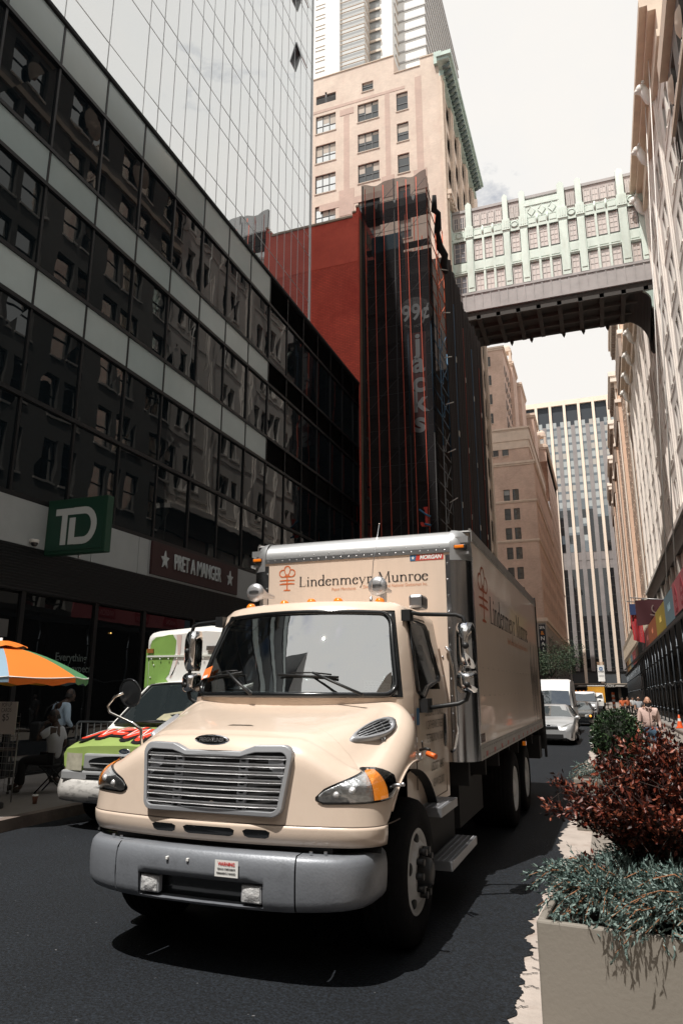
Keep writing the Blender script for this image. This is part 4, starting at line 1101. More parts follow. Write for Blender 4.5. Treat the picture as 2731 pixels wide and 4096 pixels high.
for z in zt_[1:-1]: m.box(XT,XT+.011,TY0,TY1,z-.011,z+.011)
m.build('mullion_grid', TM, GT)
m = MB(); m.box(XT-.25,XT+.06,TY1-.08,TY1+.05,18.12,TZ); m.build('corner_fin', mat('corner_fin_white', (.7,.72,.72), .35, .2), GT)
for (y,z) in ((30.9,38.4),(31.0,43.1)):
    m = MB(); m.add([(XT+.02,y,z+1.25),(XT+.02,y+.82,z+1.25),(XT+.38,y+.82,z),(XT+.38,y,z)],[(0,1,2,3)]); m.build('vent_window', mat('vent_frame',(.6,.62,.63),.3,.2), GT, fix=False, solid=.05)
# hanging and wall signs
TD = thing('bank_sign', 'green box sign with white letters TD projecting over the pavement', 'sign', (-10.4,11.9,4.75))
GREEN = mat('sign_green', (.008,.045,.027), .45, 0, .1, 3); GREEND = mat('sign_green_edge', (.008,.045,.025), .5)
m = MB(); m.box(-11.18,-9.6,11.8,12.0,4.78,6.0); m.build('sign_box', GREEND, TD, bevel=.01)
m = MB(); m.box(-11.1,-9.68,11.785,11.8,4.86,5.92); m.build('sign_face', GREEN, TD)
pn = Pen(); 
pn.poly([(-.47,.34),(-.05,.34),(-.05,.21),(-.19,.21),(-.19,-.36),(-.32,-.36),(-.32,.21),(-.47,.21)])
pn.poly([(-.14,.15),(.0,.15),(.0,-.36),(-.14,-.36)])
for i in range(12):
    a0, a1 = R(90-15*i), R(75-15*i)
    def rp_(a, k): return (.2+.29*k*math.cos(a) if True else 0, -.01+.355*(k if k == 1 else .62)*math.sin(a))
    pn.q.append([rp_(a0,1), rp_(a1,1), (.2+.16*math.cos(a1), -.01+.22*math.sin(a1)), (.2+.16*math.cos(a0), -.01+.22*math.sin(a0))])
pn.rect(-.05,.21,.2,.345); pn.rect(.0,-.365,.2,-.23)
m = MB(); pn.put(m, (-10.39,11.78,5.39), (1.15,0,0), (0,0,1.15)); m.build('lettering', mat('sign_letter_white', (.5,.53,.52), .5), TD, fix=False)
m = MB(); m.tube([(-10.4,12.0,4.78),(-10.4,12.0,4.72)], .03, 6); m.build('sign_bolt', ALU, TD)
PS = thing('cafe_sign', 'maroon signboard reading PRET A MANGER between two white stars', 'sign', (XL,18,4.95))
m = MB(); m.box(XL+.0,XL+.09,15.62,20.4,4.96,5.86); m.build('board', mat('sign_maroon', (.035,.010,.011), .5, 0, .15, 2), PS, bevel=.01)
CAFEW = mat('sign_letter_grey', (.5,.54,.55), .5)
text('lettering', 'PRET A MANGER', (XL+.1,17.95,5.42), (0,1,0), (0,0,1), .62, CAFEW, PS, fit=2.6, off=.004, ext=.03)
for y in (16.2,19.85):
    m = MB(); m.prism([(y+.2*(1 if i%2==0 else .42)*math.sin(math.pi*i/5), 5.42+.26*(1 if i%2==0 else .42)*math.cos(math.pi*i/5)) for i in range(10)], 'x', XL+.09, XL+.12); m.build('star', CAFEW, PS)
DC = thing('security_camera', 'small white dome camera under the white fascia left of the bank sign', 'camera', (XL+.1,11.5,4.95))
m = MB(); m.lathe([(.1,.06),(.09,.0),(.02,.0)], (XL+.12,11.4,4.98), 'z', 14); m.box(XL,XL+.12,11.35,11.45,5.0,5.06); m.build('bracket', WHITEP, DC)
m = MB(); m.ball((XL+.12,11.4,4.97), .075, 12, 8); m.build('dome', GLOSSBLK, DC)

# ---------------------------------------------------------------- red party wall building
RB = thing('red_building', 'building with a bare red painted brick party wall above the glass roofline', 'building', (-18,34,.17))
REDB = brick_mat('red_brick', (.93,.15,.095), (.82,.12,.08), (.62,.09,.06), .3, .1, .75, .25, .25, stain=(.5,.035,.025), stamt=.5)
m = MB(); m.prism([(-32,.17),(XL,.17),(XL,29.25),(-11.36,29.25),(-11.36,28.92),(-11.58,28.92),(-11.58,28.65),(-32,28.65)], 'y', 33.5, 52.6); m.build('wall', REDB, RB)
REDP = mat('red_plaster', (.93,.15,.10), .75, 0, .18, .5, damt=.5, dark=(.55,.04,.03), dscale=.35)
m = MB(); m.box(-32,XL-.06,33.485,33.5,25.7,28.63); m.build('plaster_band', REDP, RB)
m = MB(); m.box(-32,-11.58,33.42,33.75,28.65,28.78); m.box(-11.58,-11.36,33.42,33.75,28.92,29.02); m.box(-11.36,XL,33.42,33.75,29.25,29.35); m.build('coping', mat('coping_tan', (.55,.45,.36), .8), RB)
wm = brick_mat('brown_brick', (.30,.2,.14), (.25,.165,.12), (.3,.25,.2), .24, .08)
m = MB(); hol = []
for k in range(6):
    for r_ in range(7): hol.append((1+k*3.1,2.8+k*3.1,5+r_*3.4,7.2+r_*3.4))
wall(m, (XL+.02,33.6,.17), (0,1,0), (1,0,0), 18.9, 28.5, hol, .25); m.build('street_front', wm, RB, fix=False)
sb = sash((0,1,0),(1,0,0),1.8,2.2,.25,2)
put_windows(RB, [(h[0], sb, (XL+.02,33.6+h[0],.17+h[2])) for h in hol], [WFR,WGL,BLIND,SILL])

# ---------------------------------------------------------------- scaffold under black netting
SC = thing('scaffold', 'tall pipe scaffold wrapped in black netting with orange ropes', 'scaffold', (-9.2,36,.17))
NET = bpy.data.materials.new('debris_netting'); NET.use_nodes = True
nt = NET.node_tree; N = nt.nodes; L = nt.links
for n in list(N): N.remove(n)
out = N.new('ShaderNodeOutputMaterial'); df = N.new('ShaderNodeBsdfDiffuse'); tr = N.new('ShaderNodeBsdfTransparent'); mx = N.new('ShaderNodeMixShader')
df.inputs['Color'].default_value = (.03,.028,.03,1)
tcn = N.new('ShaderNodeNewGeometry'); nz = N.new('ShaderNodeTexNoise'); nz.inputs['Scale'].default_value = .45; nz.inputs['Detail'].default_value = 4
mpn = N.new('ShaderNodeMapping'); mpn.inputs['Scale'].default_value = (1.6,1.6,.25); L.new(tcn.outputs['Position'], mpn.inputs['Vector']); L.new(mpn.outputs['Vector'], nz.inputs['Vector'])
mrn = N.new('ShaderNodeMapRange'); mrn.inputs['To Min'].default_value = .58; mrn.inputs['To Max'].default_value = .78; L.new(nz.outputs['Fac'], mrn.inputs['Value'])
L.new(mrn.outputs['Result'], mx.inputs[0]); L.new(tr.outputs[0], mx.inputs[1]); L.new(df.outputs[0], mx.inputs[2]); L.new(mx.outputs[0], out.inputs['Surface'])
XF, YF, ZN = -7.25, 33.85, 31.0
m = MB()
def netf(u, v):
    x = XL+.05+(XF-XL-.05)*u; sag = .22*abs(math.sin(math.pi*u*2))*(1 if u < .97 else 0)
    zt = ZN-sag*(v**6); z = .4+(zt-.4)*v
    return (x, YF+.05*math.sin(u*22+v*3)*(.4+v)+.03*math.sin(v*40), z)
m.grid(netf, 60, 24); m.build('front_netting', NET, SC, fix=False)
NET2 = bpy.data.materials.new('side_netting'); NET2.use_nodes = True
NET2.node_tree.nodes['Principled BSDF'].inputs['Base Color'].default_value = (.026,.019,.018,1); NET2.node_tree.nodes['Principled BSDF'].inputs['Roughness'].default_value = .9
m = MB()
def nets(u, v):
    y = 38.3+14.4*u; zt = 28.6+.8*math.sin(u*9)*.4-.2*math.sin(u*31)
    return (XF+.06*math.sin(u*150)+.03*math.sin(u*61), y, .4+(zt-.4)*v)
m.grid(nets, 240, 10); m.build('side_netting', NET2, SC, fix=False)
m = MB(); m.grid(lambda u, v: (XF+.02*math.sin(u*20), YF+.9*u, .4+(ZN-.8*u-.4)*v), 14, 12); m.build('corner_netting', NET, SC, fix=False)
m = MB(); rq = []
for k in range(9): rq.append((XF+.1+rnd.uniform(-.15,.2), 34.9+k*.4, 29.8-.35*k+rnd.uniform(-.3,.3)))
m.tube(rq, [.12,.2,.16,.22,.18,.25,.2,.26,.15], 8); m.build('gathered_netting', mat('net_bundle',(.015,.016,.018),.9), SC)
ROPE = mat('rope_orange', (.62,.10,.05), .7)
for x in (-10.9,-10.35,-9.8,-8.92,-8.42,-7.82):
    m = MB(); x1 = x+.25; m.tube([(x+(x1-x)*(1-z/31), YF-.07-.03*math.sin(z), z) for z in (1,6,11,16,21,26,29,30.6)], .022, 5); m.build('rope', ROPE, SC)
PIPE = mat('pipe_grey', (.2,.2,.2), .5, .6); PIPER = mat('pipe_orange', (.6,.11,.035), .5); PIPEB = mat('pipe_blue', (.05,.14,.24), .5)
PLANK = mat('plank_dark', (.045,.034,.028), .85, 0, .3, 3)
def seg(z): return PIPER if z > 21.5 else (PIPEB if z > 15 else PIPE)
for y in (34.15,36.3,38.4):
    for x in (XF+.1-.15, -8.6):
        for z0, z1 in ((.17,15),(15,21.5),(21.5,30)):
            m = MB(); m.tube([(x,y,z0),(x,y,z1)], .035, 6); m.build('upright', seg(z0+1), SC)
for z in [2.2+2.05*k for k in range(14)]:
    m = MB(); m.box(-11.1,XF-.1,34.4,34.95,z,z+.06); m.build('plank_deck', PLANK, SC)
    m = MB(); m.tube([(XF-.05,34.2,z+.1),(XF-.05,38.4,z+.1)], .03, 5); m.tube([(XF-.05,34.2,z+1.1),(XF-.05,38.4,z+1.1)], .025, 5); m.tube([(XF-.05,36.3,z+.1),(XF-.05,38.4,z+2.0)], .022, 5)
    m.tube([(XF-.05,36.3,z+1.6),(XF-.05,36.9,z+1.6),(XF-.05,37.0,z+.5),(XF-.05,36.9,z+.3),(XF-.05,36.3,z+.3)], .025, 5); m.build('guard_frame', seg(z), SC)
    m = MB(); m.tube([(-11.1,YF+.5,z+.1),(-9.2,YF+.5,z+2.0)], .014, 5); m.tube([(-9.2,YF+.5,z+.1),(-7.4,YF+.5,z+2.0)], .014, 5); m.tube([(-11.1,YF+.5,z+1.05),(-7.4,YF+.5,z+1.05)], .014, 5); m.build('brace', PIPE, SC)
for x in (-11.1,-9.2):
    m = MB(); m.tube([(x,YF+.15,.17),(x,YF+.15,31)], .035, 6); m.build('upright', PIPE, SC)
m = MB(); m.box(-10.6,-8.9,34.0,34.9,26.3,27.4); m.build('blue_tarp', mat('tarp_blue', (.05,.16,.24), .6), SC, bevel=.08)
for k in range(7):
    m = MB(); z = 9+2.9*k; m.tube([(XF+.05,37.0,z),(XF+.3,38.0,z+.5)], .03, 5); m.build('loose_pole', mat('pole_pale',(.5,.46,.42),.5), SC)
for k in range(4):
    y = 40.5+3.3*k; m = MB(); m.tube([(XF+.09,y,z) for z in (3,10,18,26)], .02, 5); m.build('side_rope', [PIPEB,mat('rope_red',(.3,.05,.03),.7)][k%2], SC)
    for z in (8,12.5,17,22):
        m = MB(); m.box(XF+.08,XF+.12,y-.02+.3*rnd.random(),y+.04+.3*rnd.random(),z,z+.35); m.build('pipe_tag', mat('tag_pale',(.5,.47,.42),.5), SC)
m = MB(); m.box(-11.15,XF-.05,33.92,34.6,29.0,29.5); m.build('top_board', mat('board_grey',(.13,.13,.13),.8), SC)
m = MB(); m.box(-11.15,XF-.05,34.97,35.0,.2,26.6); m.box(XL,XF-.06,38.45,38.5,.2,28.2); m.parts('dark_backing', mat('backing_brown', (.06,.045,.038), .9, 0, .5, .3), SC)  # added dark backing that stands in for the shade inside the scaffold
NS = thing('pizza_sign', 'vertical sign with 99 cent disc and letters jacks behind the black netting', 'sign', (-8.1,34.62,15.2))
SGW = mat('sign_pale_letter', (.86,.88,.9), .6)
m = MB(); m.lathe([(.0001,0),(.98,0),(1.0,.05),(1.0,.1),(.0001,.1)], (-8.2,34.0,22.05), 'y', 32); m.build('disc', mat('disc_brown',(.05,.035,.03),.6), NS)
text('disc_numerals', '99¢', (-8.12,33.985,22.05), (1,0,0), (0,0,1), 1.35, SGW, NS, fit=1.55, off=.03)
def arc_text(s_, c, r, a0, a1, sz, yv):
    for i, ch in enumerate(s_):
        if ch == ' ': continue
        a = R(a0+(a1-a0)*i/(len(s_)-1)); up = (math.cos(a),0,math.sin(a)); U = (math.sin(a),0,-math.cos(a))
        if a0 < 0: up = (-math.cos(a),0,-math.sin(a)); U = (-math.sin(a),0,math.cos(a))
        text('disc_lettering', ch, (c[0]+r*math.cos(a), yv, c[1]+r*math.sin(a)), U, up, sz, mat('sign_dim_letter',(.3,.29,.28),.6), NS)
arc_text('IN JACK WE TRUST', (-8.2,22.05), .83, 155, 25, .22, 33.985); arc_text('AND MORE', (-8.2,22.05), .83, -125, -55, .22, 33.985)
m = MB(); m.box(-8.5,-7.6,34.0,34.1,15.1,20.85); m.build('board', mat('board_red', (.24,.03,.02), .6), NS)
for k, ch in enumerate('jacks'):
    text('letter', ch, (-8.03,33.98,20.15-1.14*k), (1,0,0), (0,0,1), 1.65, SGW, NS, off=.045)
RJ = thing('red_letter_sign', 'small red letter j wrapped with blue strap above the truck roof', 'sign', (-7.63,33,.17))
m = MB(); pn = Pen(); pn.line([(.0,.42),(.02,-.2)], .13); pn.arc(-.1,-.2,.13,.16,180,360,.12,.12); pn.rect(-.12,.46,.08,.56); pn.rect(-.24,-.42,.12,-.33); pn.put(m, (-7.62,33,10.15), (1,0,0), (0,0,1)); m.build('letter', mat('letter_red',(.7,.05,.03),.5), RJ, fix=False, solid=.05)
m = MB(); m.tube([(-7.95,32.95,10.6),(-7.6,32.92,10.3),(-7.4,32.95,10.2)], .05, 6); m.tube([(-7.7,32.95,9.85),(-7.4,32.95,9.75)], .05, 6); m.build('strap', mat('strap_blue',(.04,.2,.36),.5), RJ)
m = MB(); m.tube([(-7.65,33.1,.17),(-7.65,33.1,10.3)], .05, 6); m.build('post', DARK, RJ)

# ---------------------------------------------------------------- tan office building with copper cornice
TB = thing('tan_building', 'tall tan brick office building with green copper cornice behind the scaffold', 'building', (-18,62,.17))
TAN = brick_mat('tan_brick', (.74,.61,.51), (.68,.55,.46), (.66,.56,.48), .26, .09, .85, .14, .5, stain=(.58,.43,.36), stamt=.5)
PINK = brick_mat('pink_brick', (.60,.44,.37), (.55,.4,.34), (.56,.43,.37), .26, .09, .85, .15, .5)
ZS0 = .17
cols = [(-25.4,2.38,3),(-20.43,2.4,3),(-16.0,1.27,1)]
hol = []; items = []
rows_ = [62.4-3.94*k for k in range(0,13)]
for (x,w,c) in cols:
    for r_, z in enumerate(rows_):
        hol.append((x+27.5,x+27.5+w,z-ZS0,z-ZS0+2.35))
        bl = [rnd.choice([.18,.18,.45,.6]) for _ in range(c)]
        items.append((r_, sash((1,0,0),(0,-1,0),w,2.35,.22,c,.07,.42,bl), (x,61,z)))
hol.append((-19.9+27.5,-18.6+27.5,66.3-ZS0,67.83-ZS0)); items.append((0, sash((1,0,0),(0,-1,0),1.3,1.53,.22,1,.07,.45,.35), (-19.9,61,66.3)))
hol.append((-25.4+27.5,-23.0+27.5,66.35-ZS0,67.8-ZS0))
m = MB(); wall(m, (-27.5,61,ZS0), (1,0,0), (0,-1,0), 16.3, 67.5-ZS0, hol, .22)
m.box(-27.5,-16.2,61,86,67.5,69.92); m.box(-13.28,-11.2,61,86,67.5,68.45)
m.box(-27.4,-11.7,61.4,85.9,.2,67.5)
hs = []; its2 = []
for k in range(5):
    for r_, z in enumerate(rows_):
        hs.append((2.2+4.6*k,5.4+4.6*k,z-ZS0-.2,z-ZS0+2.5)); its2.append((20+r_+k, None, (XL,61+2.2+4.6*k,z-.2)))
wall(m, (XL,61,ZS0), (0,1,0), (1,0,0), 25, 67.5-ZS0, hs, .35)
tbw = m.build('wall', TAN, TB, fix=False)
so_ = sash((0,1,0),(1,0,0),3.2,2.7,.35,3,.08,.5)
put_windows(TB, items+[(p, so_, l) for p, _, l in its2], [WFR,WGLB,mat('blind_tan',(.5,.44,.38),.8),SILL])
m = MB()
for k in range(2): m.box(-25.35+k*1.25,-24.3+k*1.25,61.06,61.1,66.36,67.1)
for k in range(12): m.box(-25.3,-23.1,61.0,61.06,66.4+k*.055,66.42+k*.055)
m.box(-24.3,-24.1,61.0,61.1,66.36,67.8); m.quad((-25.4,61.2,66.35),(-23.0,61.2,66.35),(-23,61.2,67.8),(-25.4,61.2,67.8)); m.build('vent_opening', mat('vent_dark',(.09,.09,.09),.7), TB)
for (x0,x1,z0,z1) in ((-22.05,-21.4,51.5,64.2),(-17.3,-16.75,52.6,65.3),(-13.9,-13.2,53,66.2),(-27.4,-15.,65.15,65.5),(-24.9,-16.8,52.2,53.0) ,(-22.6,-20.9,51.0,54.2),(-22.5,-20.9,63.9,64.7),(-17.8,-16.4,52.0,54.6),(-14.3,-12.9,52.,54.4)):
    pk = globals().get('pk',0)+1; m = MB(); m.box(x0,x1,60.99-.004*pk,61.0-.002,z0,z1); m.build('patched_brick', PINK, TB)
m = MB(); m.box(-27.5,-16.2,60.92,61.3,69.92,70.05); m.box(-16.2,-13.28,60.92,61.3,67.5,67.6); m.box(-13.28,-11.3,60.92,61.3,68.45,68.6); m.build('parapet_coping', mat('coping_tan', (.55,.45,.36), .8), TB)
STONE = mat('limestone_tan', (.66,.54,.44), .8, 0, .12, 1.5, damt=.3, dark=(.4,.3,.24), dscale=1.2)
for k in range(6):
    y = 61.3+4.6*k; m = MB(); m.box(XL,XL+.28,y-.55,y+.75,.17,65.2); m.box(XL,XL+.4,y-.2,y+.3,30,64.8); m.build('pilaster', STONE, TB)
for z in (50.6,): 
    m = MB(); m.box(XL,XL+.75,60.9,86,z,z+.5); m.box(XL,XL+.55,60.95,86,z-.5,z)
    for k in range(30): m.box(XL,XL+.7,61.2+k*.83,61.5+k*.83,z-.35,z)
    m.build('belt_course', STONE, TB)
COP = mat('copper_green', (.42,.52,.47), .65, .1, .2, 1.2, damt=.5, dark=(.16,.2,.19), dscale=1.5)
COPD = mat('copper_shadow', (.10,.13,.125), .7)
m = MB(); m.box(XL,XL+.5,60.8,81.5,65.2,66.0); m.box(XL,XL+1.3,59.6,80.8,66.0,66.35); m.box(XL,XL+1.55,59.4,81,66.35,66.8); m.box(XL-.5,XL+.35,60.6,81.5,66.8,68.3)
tco = m.build('cornice', COP, TB)
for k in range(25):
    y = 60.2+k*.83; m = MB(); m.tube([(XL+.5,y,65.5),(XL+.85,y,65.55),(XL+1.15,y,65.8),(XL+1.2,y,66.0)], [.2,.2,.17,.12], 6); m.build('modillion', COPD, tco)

# ---------------------------------------------------------------- pale residential tower far behind
WT = thing('white_tower', 'pale high-rise with stepped balconies rising behind the tan building', 'building', (-30,100,.17))
WTW = mat('tower_white', (.82,.81,.78), .6, 0, .03, .5); WTL = mat('tower_line', (.62,.52,.43), .6); WTG = glass_mat('tower_pale_glass', (.62,.65,.66), refl=.15, ior=1.4)
m = MB(); m.box(-48,-35.2,95.2,120,.17,150); m.box(-48,-30.7,96,120,.17,149); m.box(-40,-26.4,99,125,.17,148); m.box(-36,-21.2,103,140,.17,148); m.build('wall', WTW, WT)
fl = [100+2.38*k for k in range(21)]
for z in fl:
    m = MB(); m.box(-35.2,-30.6,95.4,95.6,z,z+.07); m.box(-35.2,-30.6,95.4,95.6,z+.85,z+.92); m.box(-30.62,-30.5,95.4,99,z,z+.07); m.box(-30.62,-30.5,95.4,99,z+.85,z+.92)
    m.box(-30.7,-28.6,98.6,98.75,z-.35,z+.12); m.box(-28.6,-28.45,98.6,101,z-.35,z+.12); m.box(-28.5,-26.3,100.8,101,z-.35,z+.12); m.box(-26.4,-26.25,100.8,103,z-.35,z+.12)
    m.build('balcony_edge', WTL, WT)
    m = MB(); m.box(-21.2,-21.0,103,140,z,z+.5); m.box(-26.4,-21.0,102.8,103,z,z+.3); m.build('floor_band', mat('band_grey',(.45,.44,.43),.6), WT)
    m = MB(); m.box(-39.9,-38.0,95.1,95.2,z,z+.06); m.box(-39.9,-38.0,95.1,95.2,z+.8,z+.86); m.build('window_line', WTL, WT)
m = MB(); m.box(-30.6,-28.7,98.9,99.0,95,149); m.box(-28.4,-26.5,101.1,101.2,95,149); m.build('balcony_glass', glass_mat('balcony_glass',(.3,.31,.31),refl=.1,ior=1.4), WT)
m = MB(); m.box(-35.2,-30.75,95.9,95.99,95,149); m.build('glass_front', WTG, WT)

# ---------------------------------------------------------------- copper skybridge
SB = thing('skybridge', 'green copper enclosed skybridge with tall windows crossing the street', 'bridge', (-2,65,38))
COPL = mat('copper_pale', (.68,.765,.70), .6, .05, .12, .8, damt=.45, dark=(.5,.53,.45), dscale=.9, stretch=(1,1,.4))
COPG = mat('copper_grey', (.38,.355,.35), .6, .05, .15, .7)
BGL = glass_mat('bridge_glass', (.76,.67,.63), refl=.1, ior=1.4); BGLD = mat('bridge_glass_dark', (.16,.16,.18), .2)
YB, YE = 63.0, 69.0; BX0, BX1 = XL, 7.2
m = MB(); m.box(BX0,BX1,YB+.35,YE,38.2,49.7); m.box(BX0,BX1,YB+.2,YE+.1,49.7,50.0); m.build('body', COPG, SB)
m = MB(); m.box(BX0,BX1,YB-.1,YB+.3,40.0,40.25); m.box(BX0,BX1,YB-.02,YB+.3,38.3,40.0); m.box(BX0,BX1,YB-.1,YB+.3,38.15,38.35)
for k in range(22): x = BX0+.5+k*.82; m.box(x-.05,x+.05,YB-.07,YB,38.35,39.95)
m.build('apron', COPG, SB)
PX = [(-11.2,-10.9),(-9.54,-8.85),(-5.83,-5.2),(-4.18,-3.49),(-.52,.27),(1.16,1.85),(4.89,5.65),(6.58,7.2)]
for x0, x1 in PX:
    m = MB(); m.box(x0,x1,YB-.12,YB+.35,40.25,46.4); m.box(x0+.1,x1-.1,YB-.17,YB-.12,40.7,46.0); m.box(x0-.06,x1+.06,YB-.22,YB+.35,46.4,47.6); m.box(x0+.06,x1-.06,YB-.1,YB+.35,47.6,50.3)
    for d in (.2,.5,.8): m.box(x0+(x1-x0)*d-.04,x0+(x1-x0)*d+.04,YB-.25,YB-.22,46.6,47.4)
    m.prism([(x0+.06,50.3),(x1-.06,50.3),((x0+x1)/2,50.6)], 'y', YB-.1, YB+.35)
    m.build('pilaster', COPL, SB)
its = []; itd = []
def bwin(w, h, nx, nz, dark):
    b = MB(); b.quad((0,.06,0),(w,.06,0),(w,.06,h),(0,.06,h),1)
    for k in range(nx+1): b.box(w*k/nx-.035,w*k/nx+.035,.02,.1,0,h,0)
    for k in range(nz+1): b.box(0,w,.03,.1,h*k/nz-.025,h*k/nz+.025,0)
    b.box(-.05,.06,-.02,.1,-.05,h+.05,0); b.box(w-.06,w+.05,-.02,.1,-.05,h+.05,0)
    return b
for i in range(len(PX)-1):
    x0, x1 = PX[i][1], PX[i+1][0]; n = 3 if x1-x0 > 2 else 1; d = (x1-x0)/n; dk = i == 0
    fr_ = MB()
    for k in range(n):
        a, b = x0+d*k+.12, x0+d*(k+1)-.12
        for z, h, nz in ((43.9,2.2,4),(40.35,1.9,3)):
            its.append((i, bwin(b-a,h,2,nz,dk), (a,YB+.1,z), dk))
        if k: fr_.box(x0+d*k-.1,x0+d*k+.1,YB-.06,YB+.3,40.25,46.9); fr_.tube([(x0+d*k,YB-.05,46.6),(x0+d*k,YB-.05,47.5)], .1, 6)
        fr_.box(a-.12,b+.12,YB+.0,YB+.3,42.35,43.75); fr_.box(a-.02,b+.02,YB-.04,YB,42.75,43.5); fr_.box(a-.12,b+.12,YB-.08,YB+.3,42.5,42.6); 
        fr_.box(a-.12,b+.12,YB-.05,YB+.3,46.2,47.35); fr_.box(a+.05,b-.05,YB-.09,YB-.05,46.6,47.15)
        for q in range(6): fr_.box(a+(b-a)*q/6,a+(b-a)*(q+.5)/6,YB-.1,YB-.05,47.25,47.38)
        if n == 1: fr_.lathe([(.3,0),(.38,-.05),(.3,-.08)], ((a+b)/2,YB-.06,46.9), 'y', 16)
        if i == 3: fr_.prism([((a+b)/2-.3,47.9),((a+b)/2,48.5),((a+b)/2+.3,47.9),((a+b)/2,47.3)], 'y', YB-.1, YB)
    fr_.build('bay_panel', COPL, SB)
    m = MB()
    for k in range(n):
        a, b = x0+d*k+.12, x0+d*(k+1)-.12
        for q in range(5): m.box(a+(b-a)*q/5,a+(b-a)*(q+.55)/5,YB-.03,YB+.02,46.12,46.2)
        m.box(a-.1,b+.1,YB-.02,YB+.0,43.72,43.82)
    m.parts('dark_course', mat('copper_black',(.06,.075,.07),.8), SB, eps=.2)  # near-black dashes and strips above and below the middle window row
    nn = 4 if n == 3 else 2
    if i != 3:
        for k in range(nn):
            w = (x1-x0-.1)/nn; its.append((i, bwin(w-.16,1.3,2,2,dk), (x0+.05+w*k+.08,YB+.22,47.9), dk))
        m = MB(); m.box(x0,x1,YB+.3,YB+.36,47.5,49.8); m.build('upper_wall', mat('copper_pinkgrey', (.42,.36,.345), .6), SB)
    else:
        m = MB(); m.box(x0-.1,x1+.1,YB-.05,YB+.35,47.35,49.3); m.box(x0-.2,x1+.2,YB-.12,YB+.35,48.6,48.85)
        for k in range(3):
            c = x0+d*(k+.5); m.tube([(c-.35,YB-.08,47.95),(c,YB-.08,48.5),(c+.35,YB-.08,47.95),(c,YB-.08,47.4),(c-.35,YB-.08,47.95)], .05, 5)
        m.build('crest_panel', COPL, SB)
put_windows(SB, [(p, b, l) for p, b, l, dk in its if not dk], [mat('copper_frame', (.55,.5,.475), .6), BGL])
put_windows(SB, [(p, b, l) for p, b, l, dk in its if dk], [mat('copper_frame', (.55,.5,.475), .6), BGLD])
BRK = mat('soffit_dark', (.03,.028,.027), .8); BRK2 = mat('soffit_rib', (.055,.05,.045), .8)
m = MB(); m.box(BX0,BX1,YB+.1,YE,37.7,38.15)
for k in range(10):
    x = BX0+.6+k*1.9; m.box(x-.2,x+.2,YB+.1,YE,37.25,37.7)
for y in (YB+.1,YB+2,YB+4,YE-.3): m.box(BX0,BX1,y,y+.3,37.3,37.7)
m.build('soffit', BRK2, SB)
for x in (-6.2,-4.2,-1.,.9,3.2):
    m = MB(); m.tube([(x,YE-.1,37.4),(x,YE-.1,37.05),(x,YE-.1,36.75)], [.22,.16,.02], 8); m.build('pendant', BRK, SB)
for s, xe in ((1,BX1),(-1,BX0)):
    for y, zc, ry in ((YB+.15,36.3,1.55), (YE-.5,34.6,2.9)):
        m = MB(); pts = [(xe,38.2),(xe-s*3.2,38.2),(xe-s*3.2,37.75)]+[(xe-s*(.35+2.6*(1-math.cos(R(a)))),zc+ry*math.sin(R(a))) for a in range(90,-1,-10)]+[(xe-s*.35,zc-.7),(xe-s*.1,zc-1.1),(xe,zc-1.1)]
        if s < 0 and y < YB+1: continue
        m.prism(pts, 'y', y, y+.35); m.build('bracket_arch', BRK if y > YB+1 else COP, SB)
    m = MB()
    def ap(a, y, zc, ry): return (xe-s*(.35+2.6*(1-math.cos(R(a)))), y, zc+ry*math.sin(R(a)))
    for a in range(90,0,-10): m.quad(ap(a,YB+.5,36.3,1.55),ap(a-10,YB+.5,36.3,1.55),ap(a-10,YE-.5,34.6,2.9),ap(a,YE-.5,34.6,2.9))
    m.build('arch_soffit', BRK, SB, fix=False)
# ---------------------------------------------------------------- the street behind the camera, seen only in reflections
for nm, lb, x0, x1, y0, y1, h, c in (('rear_block','grey office block on the left behind the camera',-32,-11.2,-62,-11.5,34,(.3,.29,.28)),('rear_block','brown office block on the right behind the camera',7.2,28,-62,-2,13,(.34,.28,.23)),('rear_block','tan office block closing the street behind the camera',-40,36,-92,-72,55,(.42,.36,.3))):
    t = thing(nm, lb, 'building', ((x0+x1)/2,(y0+y1)/2,.1), 'blocks behind the camera')
    m = MB(); U, N_, O_, W_ = ((0,1,0),(1,0,0),(x1,y0,.1),y1-y0) if x1 < 0 else (((0,1,0),(-1,0,0),(x0,y0,.1),y1-y0) if x0 > 0 else ((1,0,0),(0,1,0),(x0,y1,.1),x1-x0))
    hl_ = [(2+4*k,4+4*k,5+3.8*f,7.4+3.8*f) for k in range(int((W_-4)/4)) for f in range(int((h-8)/3.8))]
    wall(m, O_, U, N_, W_, h, hl_, .3); m.build('wall', mat('rear_wall_%d'%int(h), c, .85, 0, .1, .5), t, fix=False)
    m = MB(); m.box(x0+.4 if x0 < 0 and x1 > 0 or x1 < 0 else x0+.35, x1-.35, y0+.01, y1-.35, .1, h-.01); m.build('window_backing', mat('rear_glass',(.03,.033,.036),.15), t)
